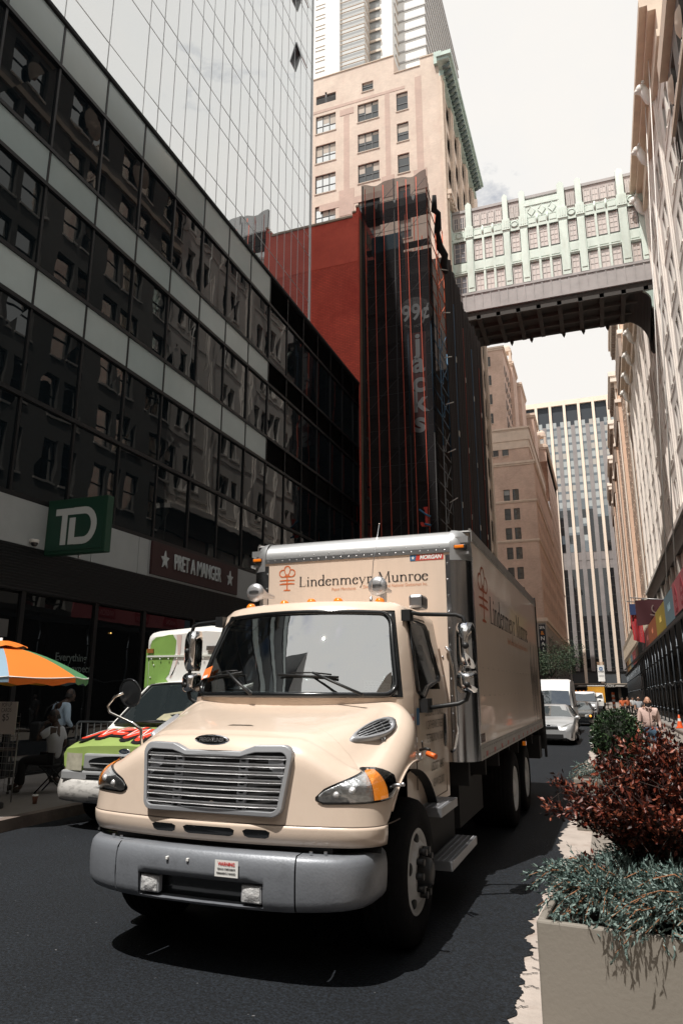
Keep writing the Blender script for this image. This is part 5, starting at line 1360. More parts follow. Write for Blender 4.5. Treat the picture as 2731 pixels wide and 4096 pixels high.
# ---------------------------------------------------------------- brick hotel, left, far down the street
HT = thing('brick_hotel', 'reddish brick setback hotel with stone cornices and little turrets', 'building', (-20,200,-2))
HB = brick_mat('hotel_brick', (.60,.42,.34), (.52,.36,.285), (.55,.43,.36), .5, .17, .9, .22, .22, stain=(.4,.28,.22), stamt=.5)
HS = mat('hotel_stone', (.62,.5,.41), .8, 0, .12, .5, damt=.35, dark=(.35,.28,.24), dscale=.4)
m = MB(); items = []
hsh = sash((1,0,0),(0,-1,0),1.4,2.7,.25,1,.1,.5); hshb = sash((1,0,0),(0,-1,0),1.4,2.7,.25,1,.1,.5,.5); hss = sash((0,1,0),(1,0,0),1.3,2.5,.3,1,.1,.5)
Z0 = -3.
hol = []
for x in (-30.,-28,-23.0,-20.9-1.4+.05,-18.3,-16.29):
    for k in range(12):
        z = 47.9-4.51*k-4.5
        hol.append((x+42,x+43.4,z-Z0,z-Z0+2.7)); items.append((k+(0 if x > -24 else 40), hshb if rnd.random() < .45 else hsh, (x,158,z)))
m2 = MB(); wall(m2, (-42,158,Z0), (1,0,0), (0,-1,0), 30.8, 52.4-Z0, hol, .25)
sh = []
for j in range(31):
    y = 161+3.3*j
    for k in range(12 if y < 214 else 14):
        z = 43.4-4.51*k
        if y >= 214: z += 22
        if z < 17 or z > 72: continue
        sh.append((y-158,y-158+1.3,z-Z0,z-Z0+2.5)); items.append((20+j*.4+k*.3, hss, (XL,y,z)))
wall(m2, (XL,158,Z0), (0,1,0), (1,0,0), 57, 52.4-Z0, [h for h in sh if h[1] < 57 and h[3] < 52.4-Z0], .3)
wall(m2, (XL,215,Z0), (0,1,0), (1,0,0), 50, 75-Z0, [(h[0]-57,h[1]-57,h[2],h[3]) for h in sh if h[0] > 57.2], .3)
m2.box(-42,XL-.5,158.5,264.5,Z0,52.3)
for b in ((-42,-12.2,159.5,210,52.3,61.2),(-42,-17,162,205,61.2,84),(-40,-16.2,176,186,60,86),(-40,-15.3,187,200,60,84.6),(-40,-13.4,201,214,50,80.5),(-30,XL,215,265,70,74.9)): m2.box(*b)
m2.build('wall', HB, HT, fix=False)
for (x0,x1,z,nw,y) in ((-42,-12.2,61.2,4,159.5),(-42,-17,84,0,162)):
    pass
for k, (x, z) in enumerate(((-18.2,56.7),(-20.5,56.7),(-22.9,56.7))): items.append((2, hsh, (x-.0,159.5-.26,z-2.)))
for x in (-21.5,-24): 
    for z in (64,69,74,79): items.append((3, hsh, (x,162-.26,z)))
for j in range(12):
    for z in (63.5,68,72.5,77): items.append((30+j, hss, (-17+.31,163.5+3.3*j,z)))
put_windows(HT, items, [WFR,WGL,mat('blind_grey',(.3,.31,.31),.8),HS])
def ledge(name, x0, x1, y0, y1, z, h, out):
    m = MB(); m.box(x0,x1+out,y0-out,y1,z,z+h); m.box(x0,x1+out*.5,y0-out*.5,y1,z-h*.8,z); return m.build(name, HS, HT)
ledge('cornice',-42,XL,158,215,52.1,.5,.35); ledge('belt_course',-42,XL,158,215,43.1,.3,.25); ledge('belt_course',-42,XL,158,265,33.9,.3,.25); ledge('belt_course',-42,XL,158,265,15.9,.8,.7)
ledge('cornice',-42,-12.2,159.5,210,58.2,2.4,.3); ledge('cornice',-42,-12.2,159.5,210,61.0,.4,.5); ledge('cornice',-40,-13.4,201,214,80,.7,.5); ledge('cornice',-40,-15.3,187,200,84.2,.6,.4); ledge('cornice',-40,-16.2,176,186,85.6,.6,.4); ledge('cornice',-30,XL,215,265,74.4,.7,.6); ledge('cornice',-42,-17,162,205,83.6,.5,.4)
for (x,y,z,s_) in ((-17.6,176.8,86.2,1.25),(-12.3,216,75.1,1.15)):
    m = MB(); m.box(x-1.1*s_,x+1.1*s_,y-1.1*s_,y+1.1*s_,z,z+.6); 
    for dx in (-.8,.8):
        for dy in (-.8,.8): m.box(x+dx*s_-.28,x+dx*s_+.28,y+dy*s_-.28,y+dy*s_+.28,z+.6,z+3)
    m.box(x-1.1*s_,x+1.1*s_,y-1.1*s_,y+1.1*s_,z+3,z+3.5); m.lathe([(1.0*s_,z+3.5),(1.0*s_,z+4.2),(.8*s_,z+4.9),(.3*s_,z+5.3),(.0001,z+5.4)], (x,y,0), 'z', 12); m.build('turret', HS, HT)
m = MB(); m.box(-22,XL+.3,157.6,158,Z0,15.6); m.box(XL,XL+.3,158,265,Z0,15.6); m.build('stone_base', mat('base_grey',(.3,.28,.26),.8,0,.15,.4), HT)
for k in range(22):
    y = 162+4.6*k; m = MB(); m.box(XL+.3,XL+.34,y,y+2.6,1,13); m.build('base_opening', mat('opening_dark',(.02,.02,.022),.6), HT)
SPS = thing('spa_sign', 'dark vertical SPA and NAIL sign on the left far brick front', 'sign', (-10.6,140,3))
m = MB(); m.box(-11.1,-9.9,140,140.15,8.3,13.8); m.build('board', mat('sign_navy',(.012,.016,.03),.5), SPS)
for k, s_ in enumerate(('SPA','&','N','A','I')): text('lettering', s_, (-10.5,139.97,13.2-1.03*k), (1,0,0), (0,0,1), 1.0 if k else .8, SGW if k != 1 else mat('sign_orange',(.8,.3,.05),.5), SPS, off=.015, **({'fit':.95} if k == 0 else {}))
m = MB(); m.box(-18,-9.9,140.2,141,-2,8); m.box(-30,XL,87,140,-2,9.5); m.build('shopfront_block', mat('block_dark',(.05,.045,.04),.8), SPS)

# ---------------------------------------------------------------- striped office slab closing the street
PP = thing('office_slab', 'far office slab with cream vertical piers and dark glass strips closing the street', 'building', (-4,295,-3))
PIER = mat('pier_cream', (.86,.73,.61), .7, 0, .06, .2); PGREY = mat('panel_grey', (.27,.25,.25), .55, 0, .15, .25)
m = MB(); m.box(-36,40,291.2,310,-3,117); m.build('core', mat('slab_core',(.07,.08,.09),.6), PP)
px = [-18.66+5.72*k for k in range(-3,11)]
for x in px: m = MB(); m.box(x,x+1.05,290,291.3,8.2 if False else -3,119.7); m.build('pier', PIER, PP)
m = MB(); m.box(-36,40,290.05,310,117.6,119.65); m.build('roof_beam', PIER, PP)
m = MB(); m.box(-36,40,291.1,291.2,108.6,117.6); m.build('plant_screen', mat('screen_navy',(.025,.034,.045),.6), PP)
PGA = [glass_mat('slab_glass_%d'%k, c, refl=r_, ior=1.45) for k, (c, r_) in enumerate((((.36,.4,.41),.16),((.09,.12,.145),.12),((.012,.016,.02),.05),((.42,.4,.37),.12),((.22,.25,.265),.14)))]
SLF = mat('slab_frame', (.35,.34,.33), .5)
for i in range(len(px)-1):
    a, b = px[i]+1.05, px[i+1]; w = (b-a)/3
    m = MB(); m.box(a+w*1.05,b-w*1.05,290.7,291.2,8.2,108.5); m.build('panel_strip', PGREY, PP)
    for (u0,u1) in ((a+.12,a+w*1.05-.1),(b-w*1.05+.1,b-.12)):
        m = MB(); z = 106.9
        while z > 9:
            low = z < 62; dark = (z < 72 and (rnd.random() < .75 or u0 > 0 and rnd.random() < .5)) or z < 45
            if 45 < z < 51.5: m.quad((u0,291.0,z),(u1,291.0,z),(u1,291.0,z+3.45),(u0,291.0,z+3.45),6)
            else:
                k0 = 2 if dark else rnd.choice([0,0,0,4,3] if z > 75 else [0,4,1]); k1 = 2 if dark else 1
                m.quad((u0,290.95,z),(u1,290.95,z),(u1,290.95,z+1.05),(u0,290.95,z+1.05),k1)
                m.quad((u0,290.95,z+1.05),(u1,290.95,z+1.05),(u1,290.95,z+3.45),(u0,290.95,z+3.45),k0)
            if dark: m.box(u0,u1,290.9,290.95,z-.05,z+.05,7)
            z -= 3.48
        m.box(u0-.1,u0,290.85,291.0,8.2,108.5,5); m.box(u1,u1+.1,290.85,291.0,8.2,108.5,5)
        m.build('window_strip', PGA+[SLF, PGREY, mat('slab_line',(.08,.085,.09),.5)], PP, fix=False)
m = MB(); m.box(-36,40,290.8,291.1,8.0,8.6); m.box(-36,40,292,292.2,-3,8); m.build('lobby_wall', mat('lobby_dark',(.014,.014,.016),.6), PP)
CN = thing('station_canopy', 'dark station canopy reading PENN STATION across the end of the street', 'canopy', (-2,284,-3))
m = MB(); m.box(-30,20,282,291,2.1,3.3); m.build('canopy_slab', mat('canopy_dark',(.05,.045,.04),.6), CN)
m = MB(); m.box(-30,20,281.9,282,3.3,3.7); m.build('canopy_edge', mat('canopy_edge',(.35,.3,.25),.6), CN)
text('lettering','PENN STATION',(-1.3,281.8,2.75),(1,0,0),(0,0,1),1.25,mat('station_letter',(.6,.58,.55),.5),CN,fit=8.2,off=.03)
for x in (-8.2,4.8):
    m = MB(); m.prism([(x-2,2.55),(x+1.2,2.55),(x+2,2.9),(x-1,3.0)], 'y', 281.75, 281.8); m.build('rail_logo', mat('station_letter',(.6,.58,.55),.5), CN)
m = MB(); m.box(-14.5,-13,281.8,281.9,2.5,3.0); m.build('red_sign', mat('sign_lit_red',(.7,.03,.03),.5,emit=(1,.03,.02),estr=.6), CN)
for x in (-20,-6,8): m = MB(); m.box(x,x+.6,283,283.6,-4,2.1); m.build('column', DARK, CN)
CH = thing('bank_banner', 'white CHASE banner with blue octagon mark on a pole down the street', 'sign', (-.5,120,-1))
m = MB(); m.box(-1.0,.0,120,120.08,3.0,5.5); m.build('banner', mat('banner_white',(.75,.75,.74),.6), CH)
m = MB()
for k in range(4): m.box(-1.02,.02,119.98,120.06,5.55+k*.12,5.61+k*.12)
m.build('banner_top', mat('wood_tan',(.5,.32,.2),.7), CH)
pn = Pen()
for k in range(4):
    c, s_ = math.cos(R(90*k)), math.sin(R(90*k))
    pn.poly([(x*c-y*s_, x*s_+y*c) for x, y in ((-.1,.22),(.16,.22),(.22,.16),(.22,.1),(-.1,.1))])
m = MB(); pn.put(m, (-.5,119.97,4.95), (1.15,0,0), (0,0,1.15)); m.build('emblem', mat('bank_blue',(.02,.13,.35),.5), CH, fix=False)
text('lettering','CHASE',(-.5,119.97,4.5),(1,0,0),(0,0,1),.3,mat('bank_dark',(.05,.06,.08),.5),CH,fit=.85,off=.006)
m = MB(); m.box(-.85,-.1,119.96,119.97,3.83,3.88); m.build('small_print', mat('bank_dark',(.05,.06,.08),.5), CH)
m = MB(); m.tube([(.08,120.1,-1.3),(.08,120.1,6.1)], .06, 8); m.build('pole', DARK, CH)

# ---------------------------------------------------------------- limestone building, right
LB = thing('limestone_building', 'long pale limestone department store with deep windows along the right side', 'building', (9,60,.17))
LIM = mat('limestone', (.88,.82,.76), .75, 0, .06, .6, bump=.15, bscale=3, damt=.18, dark=(.66,.55,.47), dscale=.5)
LIMD = mat('limestone_warm', (.74,.6,.48), .8, 0, .1, .8)
m = MB(); hol = []; items = []
LY0, LY1 = 43.2, 114.6
w1 = sash((0,1,0),(-1,0,0),1.15,2.6,.5,1,.07,.5,sill=True)
for k in range(-11,9):
    for yc in (51.7,53.4):
        y = yc+6.7*k-.575
        for f in range(7):
            z = 17.4+4.52*f
            if y < LY0+.5 or y > LY1-1.5: continue
            hol.append((y-LY0,y-LY0+1.15,z-.17,z-.17+2.6)); pr = (abs(y-44) if y > 40 else 500-y)+f*.2; items.append((pr, w1, (7.3,y,z)))
wall(m, (7.3,LY0,.17), (0,1,0), (-1,0,0), LY1-LY0, 48-.17, hol, .5)
m.box(7.95,26,LY0,LY1,.17,48); m.box(7.56,26,LY1-.4,LY1,.17,48)
m.build('wall', LIM, LB, fix=False)
put_windows(LB, items, [WFR,WGL,BLIND,LIM])
for k in range(-11,10):
    yc = 55.85+6.7*k-6.7
    if yc > LY1-1 or yc < LY0+1: continue
    m = MB(); m.box(7.05,7.3,yc-.25,yc+.25,15.9,44.9); m.box(7.16,7.3,yc-.5,yc-.25,15.9,44.9); m.box(7.16,7.3,yc+.25,yc+.5,15.9,44.9); m.build('pier', LIM, LB)
    m = MB(); m.tube([(7.0,yc,44.7),(6.75,yc,45.2),(6.6,yc,45.9),(6.45,yc,46.4)], [.1,.28,.36,.3], 8); m.ball((6.35,yc,46.35), (.42,.36,.42), 10, 8); m.ball((6.02,yc,46.2), (.2,.18,.17), 8, 6); m.ball((6.5,yc-.3,46.7), .14, 6, 4); m.ball((6.5,yc+.3,46.7), .14, 6, 4); m.build('lion_head', mat('carved_white',(.86,.84,.8),.7,0,.05,3,bump=.4,bscale=8), LB)
for f in range(8):
    z = 17.4+4.52*f-.55
    if f == 7: continue
    m = MB(); m.box(7.24,7.3,LY0,LY1,z-.1,z+.1); m.build('spandrel_course', LIM, LB)
m = MB(); m.box(6.95,7.9,LY0,LY1,44.9,45.5); m.box(7.1,7.9,LY0,LY1,45.5,47.2); m.box(6.6,7.9,LY0,LY1,47.2,47.7); m.box(6.1,7.9,LY0,LY1,47.7,48.35); m.build('cornice', LIMD, LB)
m = MB(); m.box(6.75,7.55,LY0,LY1,15.5,15.9); m.build('ledge', LIM, LB)
m = MB(); m.box(6.95,7.55,LY0,LY1,13.6,15.5); m.build('base_frieze', mat('base_bronze',(.06,.055,.05),.5,.3), LB)
for k in range(-11,10):
    yc = 55.85+6.7*k-6.7
    if yc > LY1-1 or yc < LY0+1: continue
    m = MB(); m.box(7.0,7.55,yc-.5,yc+.5,.17 if yc < 12 else -1.5,13.6); m.box(7.2,7.55,yc+3.2,yc+3.6,6,13.6); m.parts('base_pilaster', mat('base_stone',(.5,.47,.42),.7), LB)
m = MB(); m.box(7.45,7.56,LY0,LY1,-1.5,13.6); m.build('base_glazing', glass_mat('base_glass',(.015,.017,.02),refl=.05,ior=1.45), LB)

NB = thing('corner_building', 'grey brown brick loft building seen mirrored in the dark glass facade', 'building', (9,20,.17))
NBB = brick_mat('loft_brick', (.31,.29,.265), (.27,.25,.23), (.31,.29,.27), .3, .1, .9, .15, .3)
hol = []; items = []; lw = sash((0,1,0),(-1,0,0),1.5,2.6,.3,1,.08,.5)
for k in range(9):
    for dy in (.5, 2.4):
        for f in range(9): hol.append((1+5*k+dy,2.5+5*k+dy,5.3+4.05*f,7.9+4.05*f)); items.append((k+f*.1, lw, (7.2,-1.5+1+5*k+dy,.17+5.3+4.05*f)))
m = MB(); wall(m, (7.2,-1.5,.17), (0,1,0), (-1,0,0), 44.6, 42, hol, .3); m.box(7.6,26,-1.5,43.1,.17,42.1); m.build('wall', NBB, NB, fix=False)
put_windows(NB, items, [WFR,WGL,BLIND,LIM])
m = MB(); m.box(6.7,7.9,-1.5,43.1,41,42.4); m.box(7.0,7.2,-1.5,43.1,36.6,37); m.box(7.0,7.2,-1.5,43.1,4.6,5); m.parts('cornice', LIMD, NB)
for k in range(9): m = MB(); m.lathe([(.0001,-.25),(.5,-.2),(.75,0)], (7.2,1.9+5*k,39.2), 'x', 14, ell=(1,1.3)); m.build('medallion', LIMD, NB)
# ---------------------------------------------------------------- ornate brick hotel, right, beyond
OH = thing('ornate_hotel', 'salmon brick hotel with repeated heavy cornices beyond the limestone building', 'building', (9,180,-3))
OB = brick_mat('salmon_brick', (.78,.56,.42), (.72,.5,.37), (.7,.53,.42), .5, .2, .85, .1, .2)
OS = mat('ornate_stone', (.85,.76,.67), .75, 0, .08, .6)
m = MB(); m.box(8.4,40,115,262,-3,64)
for y0 in (116,147,176,205,234): m.box(7.2,30,y0,y0+17,-3,64)
m.box(7.2,30,115,262,-3,15); m.build('wall', OB, OH)
ow = sash((0,1,0),(-1,0,0),1.0,2.0,.02,1,.07,.5); items = []
for y0 in (116,147,176,205,234):
    for j in range(5):
        for f in range(15):
            items.append((y0+f, ow, (7.19,y0+1.6+3.2*j,17+3.15*f)))
put_windows(OH, items, [mat('window_frame_brown',(.2,.15,.12),.7),mat('window_dim',(.09,.075,.065),.4),BLIND,OS])
for y0 in (116,147,176,205,234):
    m = MB(); m.box(6.7,8.4,y0-.4,y0+17.4,59.5,60.2); m.box(6.2,8.6,y0-.9,y0+17.9,64,65.2); m.box(5.9,8.6,y0-1.1,y0+18.1,65.2,66.2); m.box(6.9,8.4,y0-.2,y0+17.2,62.6,64)
    m.build('wing_cornice', OS, OH)
    m = MB()
    for k in range(14): m.box(6.3,7.2,y0+k*1.3,y0+k*1.3+.5,63.0,64)
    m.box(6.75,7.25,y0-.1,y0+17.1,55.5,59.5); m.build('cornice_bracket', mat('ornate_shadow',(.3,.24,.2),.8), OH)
    m = MB(); m.box(7.0,7.3,y0,y0+2.2,15,63); m.build('quoin_strip', OS, OH)
m = MB(); m.box(6.6,7.3,115,262,14.2,15.2); m.box(6.8,7.3,115,262,10,14.2)
for k in range(70): m.box(6.62,6.85,115.5+2.1*k,116.6+2.1*k,11.2,14.2)
m.build('base_cornice', mat('base_cream',(.68,.58,.46),.75), OH)
m = MB(); m.box(7.0,7.3,115,262,-3,10); m.build('shopfront', mat('shopfront_dark',(.06,.05,.045),.7), OH)
for k in range(4):
    for q in range(3):
        y = 117+16*k+2.4*q; m = MB(); m.tube([(7.2,y,13.5),(6.9,y,13.6),(6.6,y,14.6)], .06, 6); m.ball((6.5,y,15.0), (.35,.35,.42), 8, 6); m.build('globe_lamp', mat('lamp_black',(.02,.02,.02),.5), OH)
# ---------------------------------------------------------------- sidewalk shed, right
SH = thing('sidewalk_shed', 'long steel sidewalk shed with coloured banner panels along the right pavement', 'scaffold', (4.8,60,.17))
STEEL = mat('shed_steel', (.07,.08,.09), .4, .6, .15, 6); PLY = mat('shed_ply', (.03,.032,.034), .8)
XS = 3.75
m = MB()
ysd = [8+6*k for k in range(25)]
for a, b in zip(ysd[:-1], ysd[1:]): m.add([(XS-.02,a,gz(a)+5.75),(7.1,a,gz(a)+5.75),(7.1,b,gz(b)+5.75),(XS-.02,b,gz(b)+5.75),(XS-.02,a,gz(a)+6.0),(7.1,a,gz(a)+6.0),(7.1,b,gz(b)+6.0),(XS-.02,b,gz(b)+6.0)], [(0,1,2,3),(7,6,5,4),(0,4,5,1),(1,5,6,2),(2,6,7,3),(3,7,4,0)])
m.build('deck', PLY, SH)
BANP = [((.62,.17,.19),30,40.8),((.22,.35,.42),40.8,46.6),((.55,.40,.05),46.6,54.6),((.48,.13,.04),54.6,64.),((.40,.10,.08),64.,69),((.06,.03,.035),69,76),((.05,.075,.08),76,85),((.14,.06,.03),85,93),((.40,.07,.07),93,104),((.2,.3,.36),104,112),((.55,.42,.2),112,121),((.35,.16,.05),121,131)]
for k, (c, a, b) in enumerate(BANP):
    m = MB(); z = gz((a+b)/2); m.box(XS-.03,XS,a+.02,b-.02,z+5.8,z+7.45); m.build('banner_panel', mat('banner_%d'%k, tuple(.8*q for q in c), .7, 0, .06, .8), SH)
    if k in (1,2,3,4,8):
        m = MB(); c2 = (a+b)/2
        for q in range(5): m.box(XS-.036,XS-.03,c2-.9+.36*q,c2-.66+.36*q,z+6.5,z+6.5+(.28 if q%2 else .4))
        m.build('banner_mark', mat('banner_pale_%d'%k, tuple(min(1,x*1.5+.1) for x in c), .7), SH)
ROSEI = mat('banner_rose_ink', (.36,.03,.05), .7)
for y in (33.0,36.2,39.3):
    z = gz(y); m = MB(); m.prism([(y-.75,z+6.0),(y+.75,z+6.0),(y+.75,z+6.75),(y,z+7.35),(y-.75,z+6.75)], 'x', XS-.04, XS-.03); m.build('banner_house', ROSEI, SH)
    for s_, dz, w_ in (('Rosé',6.68,.85),('MANSION',6.25,1.15)): text('banner_lettering', s_, (XS-.045,y,z+dz), (0,-1,0), (0,0,1), .42, mat('banner_pink',(.75,.32,.34),.7), SH, fit=w_)
m = MB(); m.box(XS-.06,XS+.02,8,152,5.3,5.5); 
for k in range(38):
    y = 10+3.6*k; z = gz(y)
    for x in (XS+.05, 6.6):
        m2 = MB(); m2.tube([(x,y,z+.1),(x,y,z+5.75)], .045, 8); m2.box(x-.12,x+.12,y-.12,y+.12,z+.14,z+.2)
        for zz_ in (1.0,2.6,4.4): m2.tube([(x,y,z+zz_-.06),(x,y,z+zz_+.06)], .075, 8)
        m2.build('post', STEEL, SH)
    if y < 100 and k % 2 == 0:
        m2 = MB(); y2 = y+3.6; z2 = gz(y2)
        m2.tube([(XS+.05,y,z+2.6),(XS+.05,(y+y2)/2,z+2.4),(XS+.05,y2,z2+2.6)], .028, 5); m2.tube([(XS+.05,y,z+2.6),(6.6,y,z+2.6)], .022, 5); m2.build('brace', STEEL, SH)
m3 = MB()
for a, b in zip(ysd[:-1], ysd[1:]): m3.quad((6.9,a,gz(a)),(6.9,b,gz(b)),(6.9,b,gz(b)+5.8),(6.9,a,gz(a)+5.8))
m3.build('hoarding', mat('hoarding_dark',(.012,.012,.013),.7), SH, fix=False)
m.build('edge_beam', STEEL, SH)
CB = mat('cable_pale', (.75,.72,.68), .5)
for (a, b) in (((6.9,47.5,47.5),(3.8,38.8,8.0)),((6.9,52,47.5),(3.8,44,8.0))):
    t = thing('hoist_cable', 'thin pale cable hanging from the limestone cornice to the shed, nearer one' if b[1] < 40 else 'thin pale cable hanging from the limestone cornice to the shed, farther one', 'cable', b, 'cables on the limestone facade')
    m = MB(); m.tube([a,(a[0]*.5+b[0]*.5,a[1]*.5+b[1]*.5,a[2]*.5+b[2]*.5),b], .035, 5); m.build('cable', CB, t)
FL = thing('store_flag', 'dark maroon store flag hanging from a pole above the coloured banners', 'flag', (4.4,66,8))
def flagmesh(x0,x1,z0,z1,y,amp):
    b = MB(); b.grid(lambda u, v: (x0+(x1-x0)*u, y+amp*math.sin(u*7+v*2), z0+(z1-z0)*v+.25*u*(1-v)), 14, 8); return b
flagmesh(3.0,5.6,7.2,9.4,66,.12).build('cloth', mat('flag_maroon',(.05,.008,.012),.8), FL, fix=False)
text('flag_lettering','JC',(4.6,65.8,8.4),(0.25,0,1),(-1,0,.25),1.1,mat('flag_letter',(.16,.11,.1),.8),FL)
m = MB(); m.tube([(7.2,66.3,9.2),(2.6,66,9.65)], .05, 6); m.build('flag_pole', mat('pole_grey',(.3,.3,.3),.4,.6), FL)
UF = thing('national_flag', 'drooping red white and blue flag beside the maroon store flag', 'flag', (3.,71,8))
b = MB()
for k in range(7):
    b.grid(lambda u, v: (2.75+.14*(k+u)+.05*math.sin(v*9), 71+.12*math.sin(k*1.3+v*4), 9.6-3.3*v-.3*(k+u)/7), 2, 8, k % 2 if True else 0)
b.build('cloth', [mat('flag_red',(.4,.02,.025),.8), mat('flag_pink',(.3,.03,.04),.8)], UF, fix=False)
m = MB(); m.box(2.7,3.2,70.75,70.8,8.6,9.6); m.build('canton', mat('flag_blue',(.02,.04,.12),.8), UF)
m = MB(); m.tube([(7.2,71.2,9.3),(2.5,71,9.9)], .05, 6); m.build('flag_pole', mat('pole_grey',(.3,.3,.3),.4,.6), UF)

# ---------------------------------------------------------------- food van behind the truck
FV = thing('food_van', 'lime green and white food van with graffiti lettering on its hood', 'van', (-6.1,8.2,.17), world=False)
LIME = mat('lime_paint', (.31,.42,.125), .4, 0, .1, 3, coat=.25, damt=.2, dark=(.22,.34,.08), dscale=4)
LIMEB = mat('lime_panel', (.2,.35,.085), .45, 0, .1, 3, damt=.25, dark=(.15,.3,.05), dscale=5)
VANW = mat('van_white', (.72,.72,.70), .45, 0, .05, 3, damt=.25, dark=(.5,.48,.45), dscale=3)
BUMPW = mat('bumper_scuffed', (.5,.49,.47), .55, 0, .12, 5, damt=.95, dark=(.05,.05,.05), dscale=4.5, stretch=(1,1,3))
def loft(secs, mirror=True, cap=True):
    """secs: (y, [(x,z)...] half section from low to high centre); returns builder"""
    b = MB(); n = len(secs[0][1])
    rows = [[(x,y,z) for x,z in s_]+[(-x,y,z) for x,z in s_[::-1]] for y, s_ in secs]; k = 2*n
    vs = [p for r in rows for p in r]; fs = []
    for i in range(len(rows)-1):
        for j in range(k-1): fs.append((i*k+j,(i+1)*k+j,(i+1)*k+j+1,i*k+j+1))
    b.add(vs, fs, 0, True)
    if cap: b.add(rows[0],[tuple(range(k))]); b.add(rows[-1],[tuple(range(k))])
    return b
m = loft([(.06,[(.9,.72),(.98,.8),(1.0,.95),(.96,1.02),(.6,1.06),(.001,1.08)]),(.25,[(.95,.5),(1.02,.7),(1.03,1.0),(.98,1.08),(.6,1.14),(.001,1.16)]),(.6,[(.95,.5),(1.03,.7),(1.04,1.05),(.97,1.16),(.6,1.22),(.001,1.24)]),(.95,[(.95,.5),(1.03,.7),(1.04,1.1),(.98,1.22),(.6,1.27),(.001,1.28)]),(1.25,[(.95,.5),(1.03,.7),(1.04,1.15),(.99,1.24),(.6,1.28),(.001,1.29)])])
vb = m.build('front_body', LIME, FV); md = vb.modifiers.new('edge','EDGE_SPLIT'); md.split_angle = R(45)
m = loft([(.95,[(1.03,.5),(1.04,1.1),(1.0,1.24),(.001,1.27)]),(1.75,[(1.03,.5),(1.04,1.1),(.9,1.86),(.001,1.93)]),(1.95,[(1.03,.5),(1.04,1.1),(.9,1.9),(.001,1.98)]),(2.2,[(1.03,.5),(1.04,1.1),(.92,1.95),(.001,2.05)])])
cb_ = m.build('cab', VANW, FV); md = cb_.modifiers.new('edge','EDGE_SPLIT'); md.split_angle = R(40)
def vw(u, v, o=.012): x = (-.97+1.94*u)*(1-.12*v); return (x, 1.0+.78*v-.12*(1-(2*u-1)**2)*(1-v)-o, 1.275+.63*v-.0*u+.03*(1-(2*u-1)**2)+o*.6)
m = MB(); m.grid(lambda u, v: vw(.03+.94*u,.03+.9*v), 16, 8); vg = m.build('windshield', glass_mat('van_glass',(.015,.02,.022),refl=.05,ior=1.35,wave=.002,wscale=4), FV, fix=False)
m = MB(); lp = [vw(u,v,.02) for u,v in ((.03,.03),(.25,.03),(.5,.03),(.75,.03),(.97,.03),(.97,.5),(.96,.93),(.75,.94),(.5,.94),(.25,.94),(.04,.93),(.03,.5),(.03,.03))]; m.tube(lp, .018, 6); m.build('windshield_seal', BLACK, vg)
m = MB(); m.poly([vw(u,v,.02) for u,v in ((.42,.1),(.6,.06),(.8,.05),(.97,.1),(.95,.22),(.8,.26),(.62,.3),(.45,.22))]); m.build('cardboard', mat('card_tan',(.32,.3,.2),.8,0,.2,6), FV, fix=False)
m = MB(); m.tube([vw(.2,.02,.04),vw(.5,.06,.04)], .012, 5); m.tube([vw(.55,.02,.04),vw(.85,.06,.04)], .012, 5); m.parts('wiper', BLACK, FV)
for s in (1,-1):
    m = MB(); m.poly([(s*(1.045-.0),1.2,1.22),(s*1.045,2.05,1.22),(s*.93,2.05,1.86),(s*.93,1.72,1.84)]); m.build('door_window', SIDEGL if False else glass_mat('van_glass',(.015,.02,.022),refl=.05,ior=1.35), FV, fix=False)
m = MB(); m.grid(lambda u, v: ((-1.06+2.12*u), -.08+.16*(2*u-1)**4+(.05*(1-math.sin(math.pi*v))), .36+.27*v), 24, 8); bp_ = m.build('bumper', BUMPW, FV, solid=.03)
m = MB(); m.grid(lambda u, v: (-.42+.84*u, -.085+.004*v, .40+.07*v), 4, 1); m.build('bumper_slot', DARK, bp_, fix=False)
GRG = mat('grille_plastic', (.3,.31,.32), .5, .1, .1, 6, damt=.3, dark=(.15,.15,.15), dscale=6)
m = MB(); m.box(-.62,.62,.0,.08,.76,.97); m.box(-.98,.98,.0,.08,.62,.75); gr_ = m.build('grille', GRG, FV, bevel=.025)
m = MB(); m.lathe([(.085,-.005),(.0001,-.006)], (0,-.002,.865), 'y', 24, ell=(1,6.2)); m.build('grille_opening', GLOSSBLK, gr_, fix=False)
m = MB(); 
for z in (.69,.655): m.box(-.55,.55,-.006,0,z-.012,z+.012)
m.parts('grille_slot', GLOSSBLK, gr_)
m = MB(); m.tube([(-.5,-.012,.845),(.5,-.012,.845)], .008, 5); m.build('grille_bar', GRG, gr_)
for s in (1,-1):
    m = MB(); m.grid(lambda u, v: (s*(.63+.36*u), -.01+.1*u**3, .75+.22*v), 8, 4); m.build('headlight', mat('headlight_yellowed',(.45,.43,.34),.25,0,.2,9,coat=.4), FV, fix=False)
    m = MB(); m.grid(lambda u, v: (s*(1.0+.03*u), .09+.14*u, .73+.24*v), 3, 3); m.build('side_marker', mat('amber_faded',(.5,.2,.05),.3), FV, fix=False)
m = MB(); m.lathe([(.04,0),(.042,-.01),(.034,-.016),(.0001,-.016)], (.0,.055,1.005), 'y', 20, ell=(1,2.3)); bdg = m.build('badge', CHROME, FV)
m = MB(); m.lathe([(.031,-.0165),(.0001,-.017)], (.0,.055,1.005), 'y', 20, ell=(1,2.5)); m.build('badge_plate', mat('badge_blue',(.02,.03,.05),.3), bdg, fix=False)
text('badge_lettering','Ford',(.0,.037,1.005),(1,0,0),(0,0,1),.05,mat('badge_silver', (.7,.71,.72), .25, .8),bdg,shear=.3,fit=.1)
